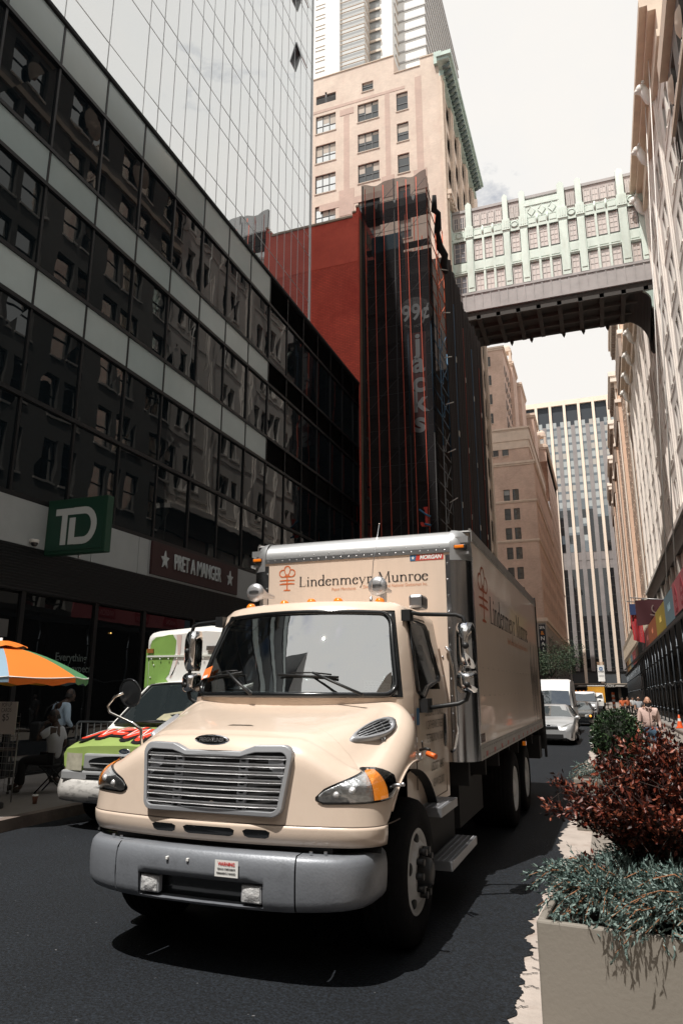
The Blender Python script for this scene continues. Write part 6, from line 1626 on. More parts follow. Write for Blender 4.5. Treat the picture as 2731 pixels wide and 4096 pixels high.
# hood lettering: black swell, red body, white highlight
def hoodxyz(x, y, l): 
    y = max(.1,min(1.2,y)); zc = [(.06,1.08),(.25,1.16),(.6,1.24),(.95,1.28),(1.25,1.29)]
    for a, b in zip(zc[:-1], zc[1:]):
        if a[0] <= y <= b[0]: z = a[1]+(b[1]-a[1])*(y-a[0])/(b[0]-a[0]); break
    return (x, y, z+.008-.05*min(1,abs(x))**2.2+l)
def hood_letters(pen_w, dx=0, dy=0):
    p = Pen(); L_ = [
     [[(-.86,.32),(-.74,.72)],[(-.74,.72),(-.6,.34)],[(-.6,.34),(-.5,.8)]],
     [[(-.3,.42),(-.44,.45),(-.46,.62),(-.36,.72),(-.27,.64),(-.43,.56)]],
     [[(-.2,.76),(-.14,.28)],[(-.14,.28),(-.0,.62)],[(0.,.62),(.1,.22)],[(.1,.22),(.22,.82)]],
     [[(.52,.74),(.38,.8),(.3,.66),(.42,.55),(.52,.45),(.44,.24),(.3,.3)]],
     [[(.62,.4),(.62,.72),(.78,.74),(.82,.45),(.7,.32),(.62,.4)]]]
    for l in L_:
        for st in l:
            q = []
            for a, b in zip(st[:-1], st[1:]):
                for i in range(5): q.append((a[0]+(b[0]-a[0])*i/5+dx, a[1]+(b[1]-a[1])*i/5+dy))
            q.append((st[-1][0]+dx,st[-1][1]+dy)); p.line(q, pen_w)
            for e in q[::3]: p.disc(e[0],e[1],pen_w*.5,10)
    return p
for nm, w_, dx, dy, l, c in (('hood_outline',.2,.02,-.04,.002,(.01,.01,.01)),('hood_lettering',.125,0,0,.006,(.72,.06,.03)),('hood_highlight',.022,-.03,.04,.010,(.8,.76,.72))):
    m = MB(); hood_letters(w_,dx,dy).put(m, 0,0,0, fn=lambda x, y, q: hoodxyz(x, y, q+l)); m.build(nm, mat(nm,c,.45), FV, fix=False)
text('hood_word','NEWS',(0,.5,-2),(1,0,0),(0,1,0),.001,mat('hood_lettering',(.72,.06,.03),.45),FV) if False else None
# step-van body
def bodysec(r=.16):
    return [(1.15,.55),(1.15,2.5)]+[(1.15-r+r*math.cos(R(a)),2.63+r*.9*math.sin(R(a))) for a in (0,30,60,90)]+[(.001,2.84)]
bx_ = [(1.98,[(1.05,.6),(1.07,2.42)]+[(1.07-.12+.12*math.cos(R(a)),2.55+.12*math.sin(R(a))) for a in (0,30,60,90)]+[(.001,2.74)]),(2.03,[(1.12,.57),(1.13,2.48)]+[(1.13-.15+.15*math.cos(R(a)),2.61+.14*math.sin(R(a))) for a in (0,30,60,90)]+[(.001,2.81)]),(2.15,bodysec()),(6.6,bodysec())]
bd_ = loft(bx_)
nvan = bd_.build('body', [VANW, LIMEB], FV); md = nvan.modifiers.new('edge','EDGE_SPLIT'); md.split_angle = R(35)
# green scalloped paint on the body front and corner
pg = Pen(); 
e_ = [(-1.06,.6),(-1.06,2.45),(-1.03,2.6),(-.95,2.66),(-.62,2.69),(-.55,2.6),(-.56,2.4),(-.62,2.2),(-.66,2.05),(-.72,1.98),(-.64,1.9),(-.6,1.78),(-.63,1.66),(-.7,1.6),(-.62,1.52),(-.58,1.4),(-.62,1.25),(-.7,.6)]
m = MB(); m.poly([(x,1.975,z) for x,z in e_]); m.build('green_paint', LIMEB, FV, fix=False)
m = MB(); m.grid(lambda u, v: (-1.07-.085*min(1,u*2.4), 1.977+.05*min(1,u*1.6)+.25*max(0,u-.6), .6+1.86*v), 10, 1); 
m.grid(lambda u, v: (-.62-.45*math.sin(math.pi/2*v)*1.0-.0, 1.972+.06*u, 2.69-.2*(1-math.cos(math.pi/2*v))+.05*u), 3, 8); m.build('green_corner', LIMEB, FV, fix=False)
pk_ = MB(); pk_.poly([(x+.05,1.974,z) for x, z in [(-.6,2.69),(-.50,2.69),(-.51,2.4),(-.58,2.2),(-.66,2.0),(-.7,1.98),(-.64,2.05),(-.6,2.2),(-.56,2.4)]]); pk_.build('pink_shadow', mat('pink_spray',(.6,.47,.44),.6), FV, fix=False)
m = MB(); m.box(-1.1,1.1,1.955,1.985,2.33,2.36); m.box(-1.165,-1.15,2.1,6.6,2.33,2.37)
for k in range(13): m.ball((-1.0+k*.165,1.95,2.3), (.014,.01,.014), 6, 4)
for k in range(8): m.ball((-1.0+.06*math.sin(k),1.968,.8+k*.2), (.014,.01,.014), 6, 4); m.ball((-.1,1.968,.8+k*.2), (.014,.01,.014), 6, 4)
m.build('body_rail', mat('rail_white',(.6,.62,.58),.5), FV)
m = MB(); m.box(-1.1,-.98,1.95,1.98,2.4,2.47); m.build('body_marker', mat('amber_dark',(.25,.1,.03),.3), FV)
for x in (-.25,.05): m = MB(); m.box(x,x+.18,1.93,1.98,2.42,2.5); m.build('body_vent', ALU, FV, bevel=.008)
for s in (1,-1):
    for y in (.82, 4.9): wheel(FV, (s*.97,y,.35), .36, .21, .24, s, lugs=5)
m = MB(); m.box(-.9,.9,.3,6.5,.32,.6); m.build('chassis', DARK, FV)

# ---------------------------------------------------------------- cars
def car(name, label, cat, x, y, P, group=None):
    """generic car from half sections; nose towards -y"""
    t = thing(name, label, cat, (x, y, gz(y)), group, world=False); t.rotation_euler = (-.0115,0,0)
    paint = P['paint']; W2 = P['w']/2; H_ = P['h']; L_ = P['l']
    def sec(y_, zl, zb, zt, wl, wb, wt):
        return (y_, [(wl,zl),(wb,zl+(zb-zl)*.45),(wb*.995,zb-.06),(wb*.96,zb)]+([(wt,zt-.05),(wt*.85,zt),(.001,zt+.012)] if zt > zb+.05 else [(wb*.8,zb+.025),(wb*.5,zb+.04),(.001,zb+.045)]))
    b = loft([sec(*q) for q in P['secs']]); bo_ = b.build('body', paint, t); md = bo_.modifiers.new('edge','EDGE_SPLIT'); md.split_angle = R(38)
    for nm, q in P['glass']:
        g = MB(); g.poly(q); o = g.build(nm, P.get('gmat', glass_mat('car_glass',(.05,.06,.065),refl=.12,ior=1.5,wave=.003,wscale=3)), t, fix=False)
    for s in (1,-1):
        for q in P['side']:
            g = MB(); g.poly([(s*a,b_,c) for a,b_,c in q]); g.build('side_window', glass_mat('car_glass_dark',(.012,.014,.015),refl=.06,ior=1.45), t, fix=False)
        for wy in P['wheels']:
            wheel(t, (s*(W2-.02),wy,P['r']), P['r'], P['r']*.62, .2, s, rimm=ALU, lugs=5)
        hx0, hx1, hz0, hz1, hy0, hy1 = P['hl']
        g = MB(); g.grid(lambda u, v: (s*(hx0+(hx1-hx0)*u), hy0+(hy1-hy0)*u**2.2+.03*v, hz0+(hz1-hz0)*v*(.45+.55*u)+.02*u), 8, 4); g.build('headlight', mat('car_lamp',(.62,.63,.62),.15,.3,.3,14,coat=.5), t, fix=False)
        mx_, my_, mz_ = P['mir']; g = MB(); g.ball((s*mx_,my_,mz_), (.11,.08,.075), 10, 6); g.box(s*(mx_-.16),s*(mx_-.05),my_-.02,my_+.04,mz_-.06,mz_-.0); g.build('mirror', P.get('mirm', paint), t)
    for nm, q, m_ in P['bits']:
        q.build(nm, m_, t, fix=True)
    return t
SILV = mat('silver_car', (.5,.51,.52), .3, .45, .05, 3, coat=.5)
def plate(x0,x1,y,z0,z1): b = MB(); b.box(x0,x1,y-.012,y,z0,z1); return b
gb = MB()
for k in range(4): gb.box(-.36+.02*k,.36-.02*k,-.02,-.0+.05,.60+.04*k,.615+.04*k)
sedan = dict(paint=SILV, w=1.82, h=1.47, l=4.8, r=.33, wheels=(.93,3.7), hl=(.42,.86,.60,.79,.03,.45), mir=(.99,1.55,.97),
  secs=[(0,.28,.52,.52,.6,.62,0),(.06,.2,.62,.62,.75,.78,0),(.25,.18,.74,.74,.86,.88,0),(.7,.2,.86,.86,.88,.91,0),(1.25,.22,.95,.95,.88,.91,0),(1.45,.22,.97,.98,.88,.91,.8),(2.05,.22,.96,1.38,.88,.91,.62),(2.5,.22,.96,1.45,.88,.91,.62),(3.3,.22,.97,1.42,.88,.91,.62),(4.1,.24,1.0,1.05,.86,.89,.7),(4.6,.28,.98,.98,.84,.86,0),(4.8,.4,.85,.85,.7,.75,0)],
  glass=[('windshield',[(-.78,1.42,1.0),(0,1.36,1.01),(.78,1.42,1.0),(.58,2.05,1.36),(0,2.02,1.40),(-.58,2.05,1.36)])],
  side=[[(.9,1.62,1.0),(.895,2.5,1.0),(.645,2.5,1.41),(.65,2.1,1.37)],[(.895,2.56,1.0),(.9,3.9,1.02),(.7,3.4,1.38),(.645,2.56,1.41)]],
  bits=[('grille',gb,mat('car_grille',(.05,.052,.055),.4,.3)),('lower_intake',plate(-.5,.5,-.005,.27,.40),mat('car_black',(.012,.012,.013),.6)),('fog_recess',plate(.6,.82,.08,.27,.44),mat('car_black',(.012,.012,.013),.6)),('fog_recess',plate(-.82,-.6,.08,.27,.44),mat('car_black',(.012,.012,.013),.6)),('badge',plate(-.06,.06,-.03,.70,.74),CHROME)])
CAR = car('silver_sedan', 'silver sedan facing the camera behind the box truck', 'car', -2.12, 28.2, sedan)
m = MB(); m.ball((.28,2.0,1.12), (.1,.1,.13), 10, 8); m.ball((.28,2.05,.95), (.22,.14,.18), 10, 6); m.build('car_interior', DARK, CAR)
vansec = lambda y_, zt, w_=1.0, zb=1.15: (y_,.35,zb,zt,.95,w_,.82)
wv = dict(paint=mat('white_van', (.76,.76,.75), .4, 0, .03, 3, coat=.3), w=2.0, h=2.6, l=6.0, r=.36, wheels=(.95,4.6), hl=(.5,.92,.85,1.1,.05,.3), mir=(1.18,1.35,1.35), mirm=BLACK,
  secs=[(0,.4,.9,.9,.85,.88,0),(.1,.32,1.05,1.05,.92,.96,0),(.6,.32,1.22,1.22,.95,1.0,0),(.95,.32,1.3,1.34,.95,1.0,.9),(1.75,.32,1.3,2.3,.95,1.0,.86),(2.15,.32,1.3,2.52,.95,1.0,.86),(3,.32,1.3,2.6,.95,1.0,.88),(6,.32,1.3,2.6,.95,1.0,.88)],
  glass=[('windshield',[(-.88,.86,1.36),(0,.8,1.37),(.88,.86,1.36),(.8,1.5,2.02),(0,1.46,2.05),(-.8,1.5,2.02)])],
  side=[[(1.0,1.15,1.36),(1.0,2.2,1.36),(.93,2.2,2.05),(.92,1.7,2.0)]],
  bits=[('grille',plate(-.5,.5,-.005,.62,.85),mat('car_black',(.012,.012,.013),.6)),('bumper',plate(-.9,.9,-.03,.36,.58),BLACK)])
car('white_van', 'tall white cargo van with cloudy windscreen just behind the silver sedan', 'van', -2.5, 35.0, wv)
bk = dict(sedan); bk.update(paint=mat('black_car',(.012,.013,.015),.2,0,.1,4,coat=.6), bits=[('grille',plate(-.4,.4,-.01,.55,.72),CHROME)], h=1.7)
car('black_sedan', 'black car with one amber lamp lit beyond the white van', 'car', -1.75, 47, bk)
BC = [o for o in bpy.data.objects if o.name.startswith('black_sedan')][0]
m = MB(); m.ball((.72,.05,.62), .07, 8, 6); m.build('turn_signal', mat('amber_lit2',(1,.4,.05),.4,emit=(1,.4,.06),estr=1.2), BC)
b2 = dict(bk); b2.update(paint=mat('dark_blue_car',(.02,.024,.03),.25,0,.1,4,coat=.6))
car('dark_suv', 'dark blue grey car in the queue under the grey pickup', 'car', -2.1, 53.5, b2)
pk2 = dict(wv); pk2.update(paint=mat('grey_pickup',(.36,.37,.38),.35,.3,.05,3), secs=[(0,.5,1.0,1.0,.9,.95,0),(.1,.45,1.15,1.15,.95,1.0,0),(1.3,.45,1.3,1.3,.97,1.02,0),(1.5,.45,1.35,1.4,.97,1.02,.95),(2.1,.45,1.35,2.15,.97,1.02,.85),(3.4,.45,1.35,2.2,.97,1.02,.85),(3.6,.45,1.35,1.4,.97,1.02,.9),(5.6,.5,1.35,1.35,.97,1.02,0)], glass=[('windshield',[(-.88,1.45,1.42),(.88,1.45,1.42),(.8,2.05,2.08),(-.8,2.05,2.08)])], side=[[(1.0,1.75,1.42),(1.0,3.3,1.42),(.9,3.3,2.05),(.9,2.2,2.05)]], mir=(1.2,1.7,1.45))
gp = car('grey_pickup', 'pale grey pickup with roof clearance lamps in the queue', 'truck', -1.75, 61, pk2)
m = MB()
for x in (-.6,-.3,0,.3,.6): m.box(x-.05,x+.05,2.2,2.3,2.2,2.27)
m.parts('roof_lamp', AMBER, gp)
YT = thing('yellow_box_truck', 'box truck with yellow box far along the queue', 'truck', (-1.4,112,gz(112)), world=False)
m = MB(); m.box(-1.2,1.2,2.4,8,.9,3.3); m.build('cargo_box', mat('yellow_box',(.62,.30,.03),.5), YT, bevel=.04)
m = MB(); m.box(-1.22,1.22,2.36,8.02,3.3,3.42); m.build('box_cap', WHITEP, YT)
m = loft([(0,[(.9,.5),(.95,1.0),(.9,1.2),(.001,1.25)]),(.8,[(.95,.5),(1.0,1.2),(.95,1.45),(.001,1.5)]),(1.3,[(.95,.5),(1.0,1.3),(.85,2.2),(.001,2.25)]),(2.3,[(.95,.5),(1.0,1.3),(.85,2.3),(.001,2.35)])]); m.build('cab', WHITEP, YT)
m = MB(); m.poly([(-.85,.82,1.55),(.85,.82,1.55),(.78,1.22,2.1),(-.78,1.22,2.1)]); m.build('windshield', glass_mat('car_glass_dark',(.012,.014,.015),refl=.06,ior=1.45), YT, fix=False)
for s in (1,-1):
    for y in (1,6.2): wheel(YT, (s*1.0,y,.42), .42, .25, .25, s, lugs=5)
for k, (x, y, c, lb) in enumerate(((-4.6,60,(.05,.05,.055),'dark parked car by the left kerb beyond the white van'),(-4.4,84,(.5,.5,.5),'pale car far down the left lane near the station'))):
    q = dict(bk); q.update(paint=mat('queue_car_%d'%k, c, .3, .2, .05, 3)); car('queue_car', lb, 'car', x, y, q)
SP = thing('steam_pipe', 'orange and white striped steam vent pipe in the roadway', 'vent pipe', (.68,85,gz(85)), world=False)
m = MB()
for k in range(9): m.lathe([(.16,k*.25),(.16,k*.25+.25)], (0,0,0), 'z', 14, k % 2)
m.build('pipe', [mat('pipe_orange2',(.75,.16,.05),.5), WHITEP], SP)
def cone_(lb, x, y):
    t = thing('traffic_cone', lb, 'cone', (x,y,gz(y)+.15), world=False)
    m = MB(); m.lathe([(.15,.04),(.12,.2),(.09,.36)], (0,0,0), 'z', 16); m.lathe([(.065,.5),(.03,.68),(.0001,.7)], (0,0,0), 'z', 16); m.box(-.2,.2,-.2,.2,0,.045); m.build('cone', mat('cone_orange',(.85,.13,.03),.5), t)
    m = MB(); m.lathe([(.0905,.355),(.065,.505)], (0,0,0), 'z', 16); m.build('collar', WHITEP, t); return t
cone_('orange traffic cone with white collar by the right kerb under the shed', 3.55, 43)
# ---------------------------------------------------------------- plants
def leafquad(b, c, d, n, l, w, mi=0):
    """a folded leaf from c along d"""
    d = d.normalized(); s = d.cross(n)
    if s.length < 1e-4: s = d.orthogonal()
    s.normalize(); u = s.cross(d).normalized()
    p = [c, c+d*l*.4+s*w*.5+u*w*.16, c+d*l, c+d*l*.4-s*w*.5+u*w*.16, c+d*l*.45-u*w*.05]
    b.add(p, [(0,1,4),(1,2,4),(2,3,4),(3,0,4)], mi, False)
def rv(r): 
    while True:
        v = Vector((r.uniform(-1,1),r.uniform(-1,1),r.uniform(-1,1)))
        if .05 < v.length < 1: return v.normalized()
def leaf_mat(name, rgb, var, rough=.45, sc=9):
    m = mat(name, rgb, rough, 0, var, sc, spec=.4); return m
PLN = mat('planter_resin', (.235,.215,.185), .6, 0, .05, 2, bump=.1, bscale=40, damt=.18, dark=(.18,.165,.14), dscale=2)
SOIL = mat('soil', (.03,.022,.016), .95, 0, .4, 8)
def planter(label, cx, cy, w, d, h, rz):
    t = thing('planter', label, 'planter', (cx,cy,gz(cy)+.01), 'planters along the pedestrian lane', world=False, rotz=rz)
    m = MB(); a, c = w/2, d/2; th = .045
    m.box(-a,a,-c,-c+th,0,h); m.box(-a,a,c-th,c,0,h); m.box(-a,-a+th,-c+th,c-th,0,h); m.box(a-th,a,-c+th,c-th,0,h); m.box(-a+th,a-th,-c+th,c-th,0,h-.1); m.build('tub', PLN, t, bevel=.012)
    m = MB(); m.grid(lambda u, v: (-a+th+(w-2*th)*u, -c+th+(d-2*th)*v, h-.07+.04*math.sin(u*9)*math.sin(v*8)), 10, 10); m.build('soil', SOIL, t, fix=False)
    return t
planter('large beige square planter in the right foreground', .27, 4.95, 1.36, 1.36, .6, R(-4.5))
planter('farther beige planter holding the round green bush', .1, 11.2, 1.2, 1.2, .66, R(-2))
# red shrub
rr_ = random.Random(11)
BK = mat('bark_dark', (.035,.024,.02), .9, 0, .3, 20)
RS = thing('red_shrub', 'bushy shrub with dark red coppery leaves growing in the front planter', 'shrub', (.25,5.15,.68), world=False)
def shrub(t, n_stem, rad, h, base_r, nl, ll, lw, mats, seed, leaf_from=.3, spread=1., up=.35, stray=()):
    r = random.Random(seed); sb_ = MB(); lb_ = MB(); tips = []
    for k in range(n_stem):
        a = r.uniform(0,6.283); e = math.sqrt(r.random()); zt = h*(1-.38*e**2.2)*r.uniform(.62,1.0)
        end = Vector((rad*e*math.cos(a), rad*e*math.sin(a), zt)); st = Vector((base_r*r.uniform(-1,1), base_r*r.uniform(-1,1), 0))
        mid = st.lerp(end,.5)+Vector((r.uniform(-.05,.05),r.uniform(-.05,.05),h*.08)); mid.x *= .75; mid.y *= .75
        pts = [st.lerp(mid,i/3) for i in range(3)]+[mid.lerp(end,i/4) for i in range(5)]
        tips.append(pts)
    for s_ in stray: tips.append([Vector(p) for p in s_])
    for pts in tips:
        sb_.tube(pts, [.011*(1-.75*i/(len(pts)-1)) for i in range(len(pts))], 4, cap=False)
    per = nl//len(tips)
    for pts in tips:
        for q in range(per):
            f = leaf_from+(1-leaf_from)*(r.random()**.7); x = f*(len(pts)-1); i = min(int(x), len(pts)-2); p = pts[i].lerp(pts[i+1], x-i); ax = (pts[i+1]-pts[i]).normalized()
            o = rv(r)*r.uniform(.0,.07)*spread; d = (rv(r)+ax*.7+Vector((0,0,up))).normalized()
            leafquad(lb_, p+o, d, rv(r), ll*r.uniform(.65,1.25), lw*r.uniform(.7,1.2), r.choices(range(len(mats)), [.40,.42,.18][:len(mats)])[0])
        if r.random() < .9:
            for q in range(2):
                i = r.randrange(2,len(pts)); p = pts[i]; e = p+rv(r)*.16*spread; sb_.tube([p,e], [.004,.002], 3, cap=False)
    sb_.build('stem', BK, t); lb_.build('foliage', mats, t, fix=False)
REDL = [leaf_mat('leaf_copper',(.13,.026,.014),.55), leaf_mat('leaf_maroon',(.028,.009,.008),.5), leaf_mat('leaf_rust',(.26,.075,.04),.45)]
shrub(RS, 100, .56, 1.09, .1, 15000, .041, .023, REDL, 5, .36, 1.05, .25, stray=[[(0,0,.1),(-.2,-.02,.4),(-.42,.05,.6),(-.55,.1,.66),(-.62,.12,.72)],[(0,0,.1),(-.25,-.05,.35),(-.45,.02,.5),(-.58,.05,.52),(-.7,.06,.56)],[(.0,-.05,.1),(.12,-.1,.5),(.25,-.15,.85),(.3,-.1,1.1)],[(0,0,.1),(-.2,-.25,.15),(-.38,-.3,.25),(-.45,-.3,.3)]])
# junipers
JUN = [mat('juniper_blue',(.13,.19,.175),.6,0,.25,8), mat('juniper_dark',(.045,.085,.075),.65,0,.25,8), mat('juniper_pale',(.20,.27,.24),.6,0,.2,8)]
TWIG = mat('twig_orange',(.25,.11,.05),.8); 
def juniper(t, n, rx, ry, seed, zt=.12, front=True, cx=0, cy=0, droop=.0):
    r = random.Random(seed); nb = MB(); tb = MB()
    for k in range(n):
        a = r.uniform(0,6.283); e = r.uniform(.55,1.12); st = Vector((cx+rx*.25*r.uniform(-1,1), cy+ry*.25*r.uniform(-1,1), r.uniform(0,.05)))
        end = Vector((cx+rx*e*math.cos(a), cy+ry*e*math.sin(a), zt*r.uniform(.1,1.3)-droop*max(0,e-.85)*r.random()))
        mid = st.lerp(end,.55)+Vector((0,0,r.uniform(.05,.16)))
        pts = [st, st.lerp(mid,.5)+Vector((0,0,.03)), mid, mid.lerp(end,.5)+Vector((0,0,.02)), end]
        tb.tube(pts, [.006,.005,.004,.003,.0015], 4, cap=False)
        for q in range(17):
            x = .35+3.62*(q/17); i = min(int(x),3); p = pts[i].lerp(pts[i+1],x-i); ax = (pts[i+1]-pts[i]).normalized()
            sd = (rv(r)*.75+ax*.95+Vector((0,0,.15))).normalized(); L_ = r.uniform(.05,.13)
            for j in range(9):
                c = p+sd*L_*j/9; d = (sd+rv(r)*.62).normalized(); nn = d.orthogonal().normalized(); w = .0045; l = r.uniform(.018,.036)
                nn = (nn*math.cos(j*2.1)+d.cross(nn)*math.sin(j*2.1)); mi_ = r.choices((0,1,2),(.45,.33,.22))[0]
                nb.add([c-nn*w, c+nn*w, c+d*l*.6+nn*w*.8, c+d*l, c+d*l*.6-nn*w*.8], [(0,1,2,3,4)], mi_)
    tb.build('twigs', TWIG, t); nb.build('foliage', JUN, t, fix=False)
J1 = thing('juniper', 'blue green juniper spilling over the left rim of the front planter', 'plant', (.0,4.76,.76), 'junipers in the front planter', world=False); juniper(J1, 140, .5, .5, 21, .14, droop=.4)
J2 = thing('juniper', 'blue green juniper hanging over the front right rim of the front planter', 'plant', (.46,4.46,.77), 'junipers in the front planter', world=False); juniper(J2, 150, .55, .45, 22, .14, droop=.75)
J3 = thing('juniper', 'darker juniper behind the red shrub stems in the front planter', 'plant', (.35,5.25,.79), 'junipers in the front planter', world=False); juniper(J3, 70, .5, .34, 23, .12)
BR = thing('juniper_branch', 'long bare orange juniper branch drooping over the front face of the planter', 'branch', (.5,4.35,.8), world=False)
nb = MB(); tb = MB(); r = random.Random(31)
main = [Vector(p) for p in ((.15,.05,.06),(.06,-.05,.04),(-.05,-.1,-.03),(-.16,-.13,-.1))]
tb.tube(main, [.009,.008,.007,.004], 6)
for k in range(16):
    x = .6+2.4*k/16; i = min(int(x),2); p = main[i].lerp(main[i+1],x-i); sd = (Vector((-.8,-.1,r.uniform(-.6,.35)))+rv(r)*.5).normalized(); L_ = r.uniform(.08,.2); tb.tube([p,p+sd*L_], [.004,.0015], 4, cap=False)
    for j in range(26):
        c = p+sd*L_*j/26; d = (sd+rv(r)*.75).normalized(); nn = d.orthogonal().normalized(); w = .0045; l = r.uniform(.02,.04)
        nb.add([c-nn*w,c+nn*w,c+d*l*.6+nn*w*.8,c+d*l,c+d*l*.6-nn*w*.8],[(0,1,2,3,4)],r.randrange(3))
tb.build('twig', mat('twig_bright',(.42,.17,.08),.8), BR); nb.build('foliage', JUN, BR, fix=False)
# boxwood ball
BW = thing('round_bush', 'round clipped dark green bush in the second planter', 'shrub', (.1,11.2,.74), world=False)
BWL = [leaf_mat('leaf_green',(.03,.06,.025),.5,.3), leaf_mat('leaf_green_dark',(.014,.03,.014),.5,.35), leaf_mat('leaf_green_pale',(.06,.10,.045),.4,.28)]
lb_ = MB(); r = random.Random(8)
for k in range(5200):
    v = rv(r); q = r.random()**.3; p = Vector((v.x*.36*q, v.y*.36*q, .54+v.z*.42*q))+rv(r)*.02
    leafquad(lb_, p, (v+rv(r)*.8), rv(r), r.uniform(.04,.065), r.uniform(.022,.032), r.choices((0,1,2),(.45,.4,.15))[0])
lb_.build('foliage', BWL, BW, fix=False)
m = MB(); m.tube([(0,0,-.03),(0,0,.4)], .025, 6); m.ball((0,0,.54), (.29,.29,.35), 14, 10); m.build('trunk', mat('bush_core',(.01,.014,.008),.9), BW)
J4 = thing('juniper', 'small juniper around the foot of the round bush', 'plant', (.05,11.0,.75), world=False); juniper(J4, 40, .6, .5, 41, .12, droop=.2)
# street tree
def tree(label, x, y, r0, h0, hz, seed, nl):
    t = thing('street_tree', label, 'tree', (x,y,gz(y)), world=False); r = random.Random(seed); m = MB(); m.tube([(0,0,0),(.1,0,h0*.5),(.15,.1,h0)], [.16,.13,.1], 8)
    for k in range(9):
        a = k*.7; e = (r0*.7*math.cos(a), r0*.7*math.sin(a), h0+hz*r.uniform(.3,1.)); m.tube([(.15,.1,h0-.2),(e[0]*.5,e[1]*.5,(h0+e[2])/2+.2),e], [.07,.045,.02], 5)
    m.build('trunk', BK, t); lb = MB()
    cl = [Vector((r.uniform(-1,1)*r0*.8, r.uniform(-1,1)*r0*.8, h0+hz*r.uniform(.1,1.))) for _ in range(26)]
    for k in range(nl):
        c = r.choice(cl); p = c+rv(r)*r.random()**.5*Vector((1,1,.7)).length*.55*r0*.45; leafquad(lb, p, rv(r)+Vector((0,0,-.2)), rv(r), r.uniform(.12,.24), r.uniform(.06,.11), r.randrange(3))
    lb.build('crown', [leaf_mat('tree_leaf',(.05,.085,.045),.4,.6,2), leaf_mat('tree_leaf_dark',(.022,.045,.026),.4,.6,2), leaf_mat('tree_leaf_pale',(.09,.125,.07),.3,.6,2)], t, fix=False)
tree('street tree with spreading green crown beyond the box truck', -5.2, 75, 3.3, 3.9, 2.6, 61, 5200)
SA = thing('sapling', 'small potted sapling with pale green leaves under the shed', 'plant', (4.4,36,gz(36)+.14), world=False)
lb = MB(); r = random.Random(4)
for k in range(160): leafquad(lb, Vector((r.uniform(-.3,.3),r.uniform(-.3,.3),r.uniform(.3,1.3))), rv(r), rv(r), .16, .07, 0)
lb.build('foliage', [leaf_mat('sapling_leaf',(.12,.17,.07),.3,.5,3)], SA, fix=False); m = MB(); m.tube([(0,0,0),(0,0,1.1)], .02, 5); m.lathe([(.15,0),(.2,.35)], (0,0,0), 'z', 10); m.build('stem', BK, SA)

# ---------------------------------------------------------------- people
def skin_mesh(name, nodes, edges, levels=2):
    """grow one surface over a stick figure; nodes {name: (xyz, radius or (rx,ry))}; the first node is the root"""
    ks = list(nodes); me = bpy.data.meshes.new(name); me.from_pydata([nodes[k][0] for k in ks], [(ks.index(a),ks.index(b)) for a,b in edges], [])
    o = bpy.data.objects.new(name, me); COL.objects.link(o); md = o.modifiers.new('skin','SKIN'); md.use_smooth_shade = True
    sv = me.skin_vertices[0].data
    for i, k in enumerate(ks):
        r = nodes[k][1]; sv[i].radius = r if isinstance(r, tuple) else (r, r); sv[i].use_root = i == 0
    if levels: s2 = o.modifiers.new('sub','SUBSURF'); s2.levels = levels; s2.render_levels = levels
    dg = bpy.context.evaluated_depsgraph_get(); me2 = bpy.data.meshes.new_from_object(o.evaluated_get(dg)); bpy.data.objects.remove(o); bpy.data.meshes.remove(me); return me2
def merge_obj(name, meshes, m_, parent):
    bm = bmesh.new()
    for me in meshes: bm.from_mesh(me)
    out = bpy.data.meshes.new(name); bm.to_mesh(out); bm.free(); out.materials.clear(); out.materials.append(m_)
    for me in meshes: bpy.data.meshes.remove(me)
    out.polygons.foreach_set('use_smooth', [True]*len(out.polygons)); out.polygons.foreach_set('material_index', [0]*len(out.polygons))
    o = bpy.data.objects.new(name, out); COL.objects.link(o); o.parent = parent; return o
def head_mesh(c, f, s=1.):
    """head centred at c facing f (unit xy) with brow, nose, ears, chin"""
    c = Vector(c); f = Vector((f[0],f[1],f[2] if len(f) > 2 else 0)).normalized(); sd = Vector((0,0,1)).cross(f).normalized(); up = f.cross(sd)
    b = MB()
    def pt(u, v):
        th = 2*math.pi*u; ph = math.pi*(v-.5); x = math.cos(ph)*math.cos(th); y = math.cos(ph)*math.sin(th); z = math.sin(ph)
        wx = .095; wy = .076*(1-.22*max(0,-z)**1.2); wz = .122
        fx_ = x*wx
        if z < -.2 and x > 0: fx_ *= 1-.12*(-z-.2)
        if z < -.2 and x < 0: fx_ *= .82
        if x > .75: fx_ += .006*math.cos(z*9)
        return tuple(c+s*(f*fx_+sd*(y*wy)+up*(z*wz)))
    b.grid(pt, 20, 14)
    def ell(o, r, n=8, k=6): 
        p = c+s*(f*o[0]+sd*o[1]+up*o[2]); q = MB(); q.ball((0,0,0), 1, n, k)
        b.add([tuple(p+s*(f*(v[0]*r[0])+sd*(v[1]*r[1])+up*(v[2]*r[2]))) for v in q.v], q.f, 0, True)
    ell((.1,0,-.018),(.02,.013,.026)); ell((.092,0,-.0),(.012,.009,.03)); ell((-.0,.08,-.005),(.022,.012,.034)); ell((-.0,-.08,-.005),(.022,.012,.034)); ell((.085,0,-.062),(.012,.026,.008)); ell((.075,.0,-.1),(.022,.03,.02))
    me = bpy.data.meshes.new('h'); me.from_pydata(b.v, [], b.f); return me
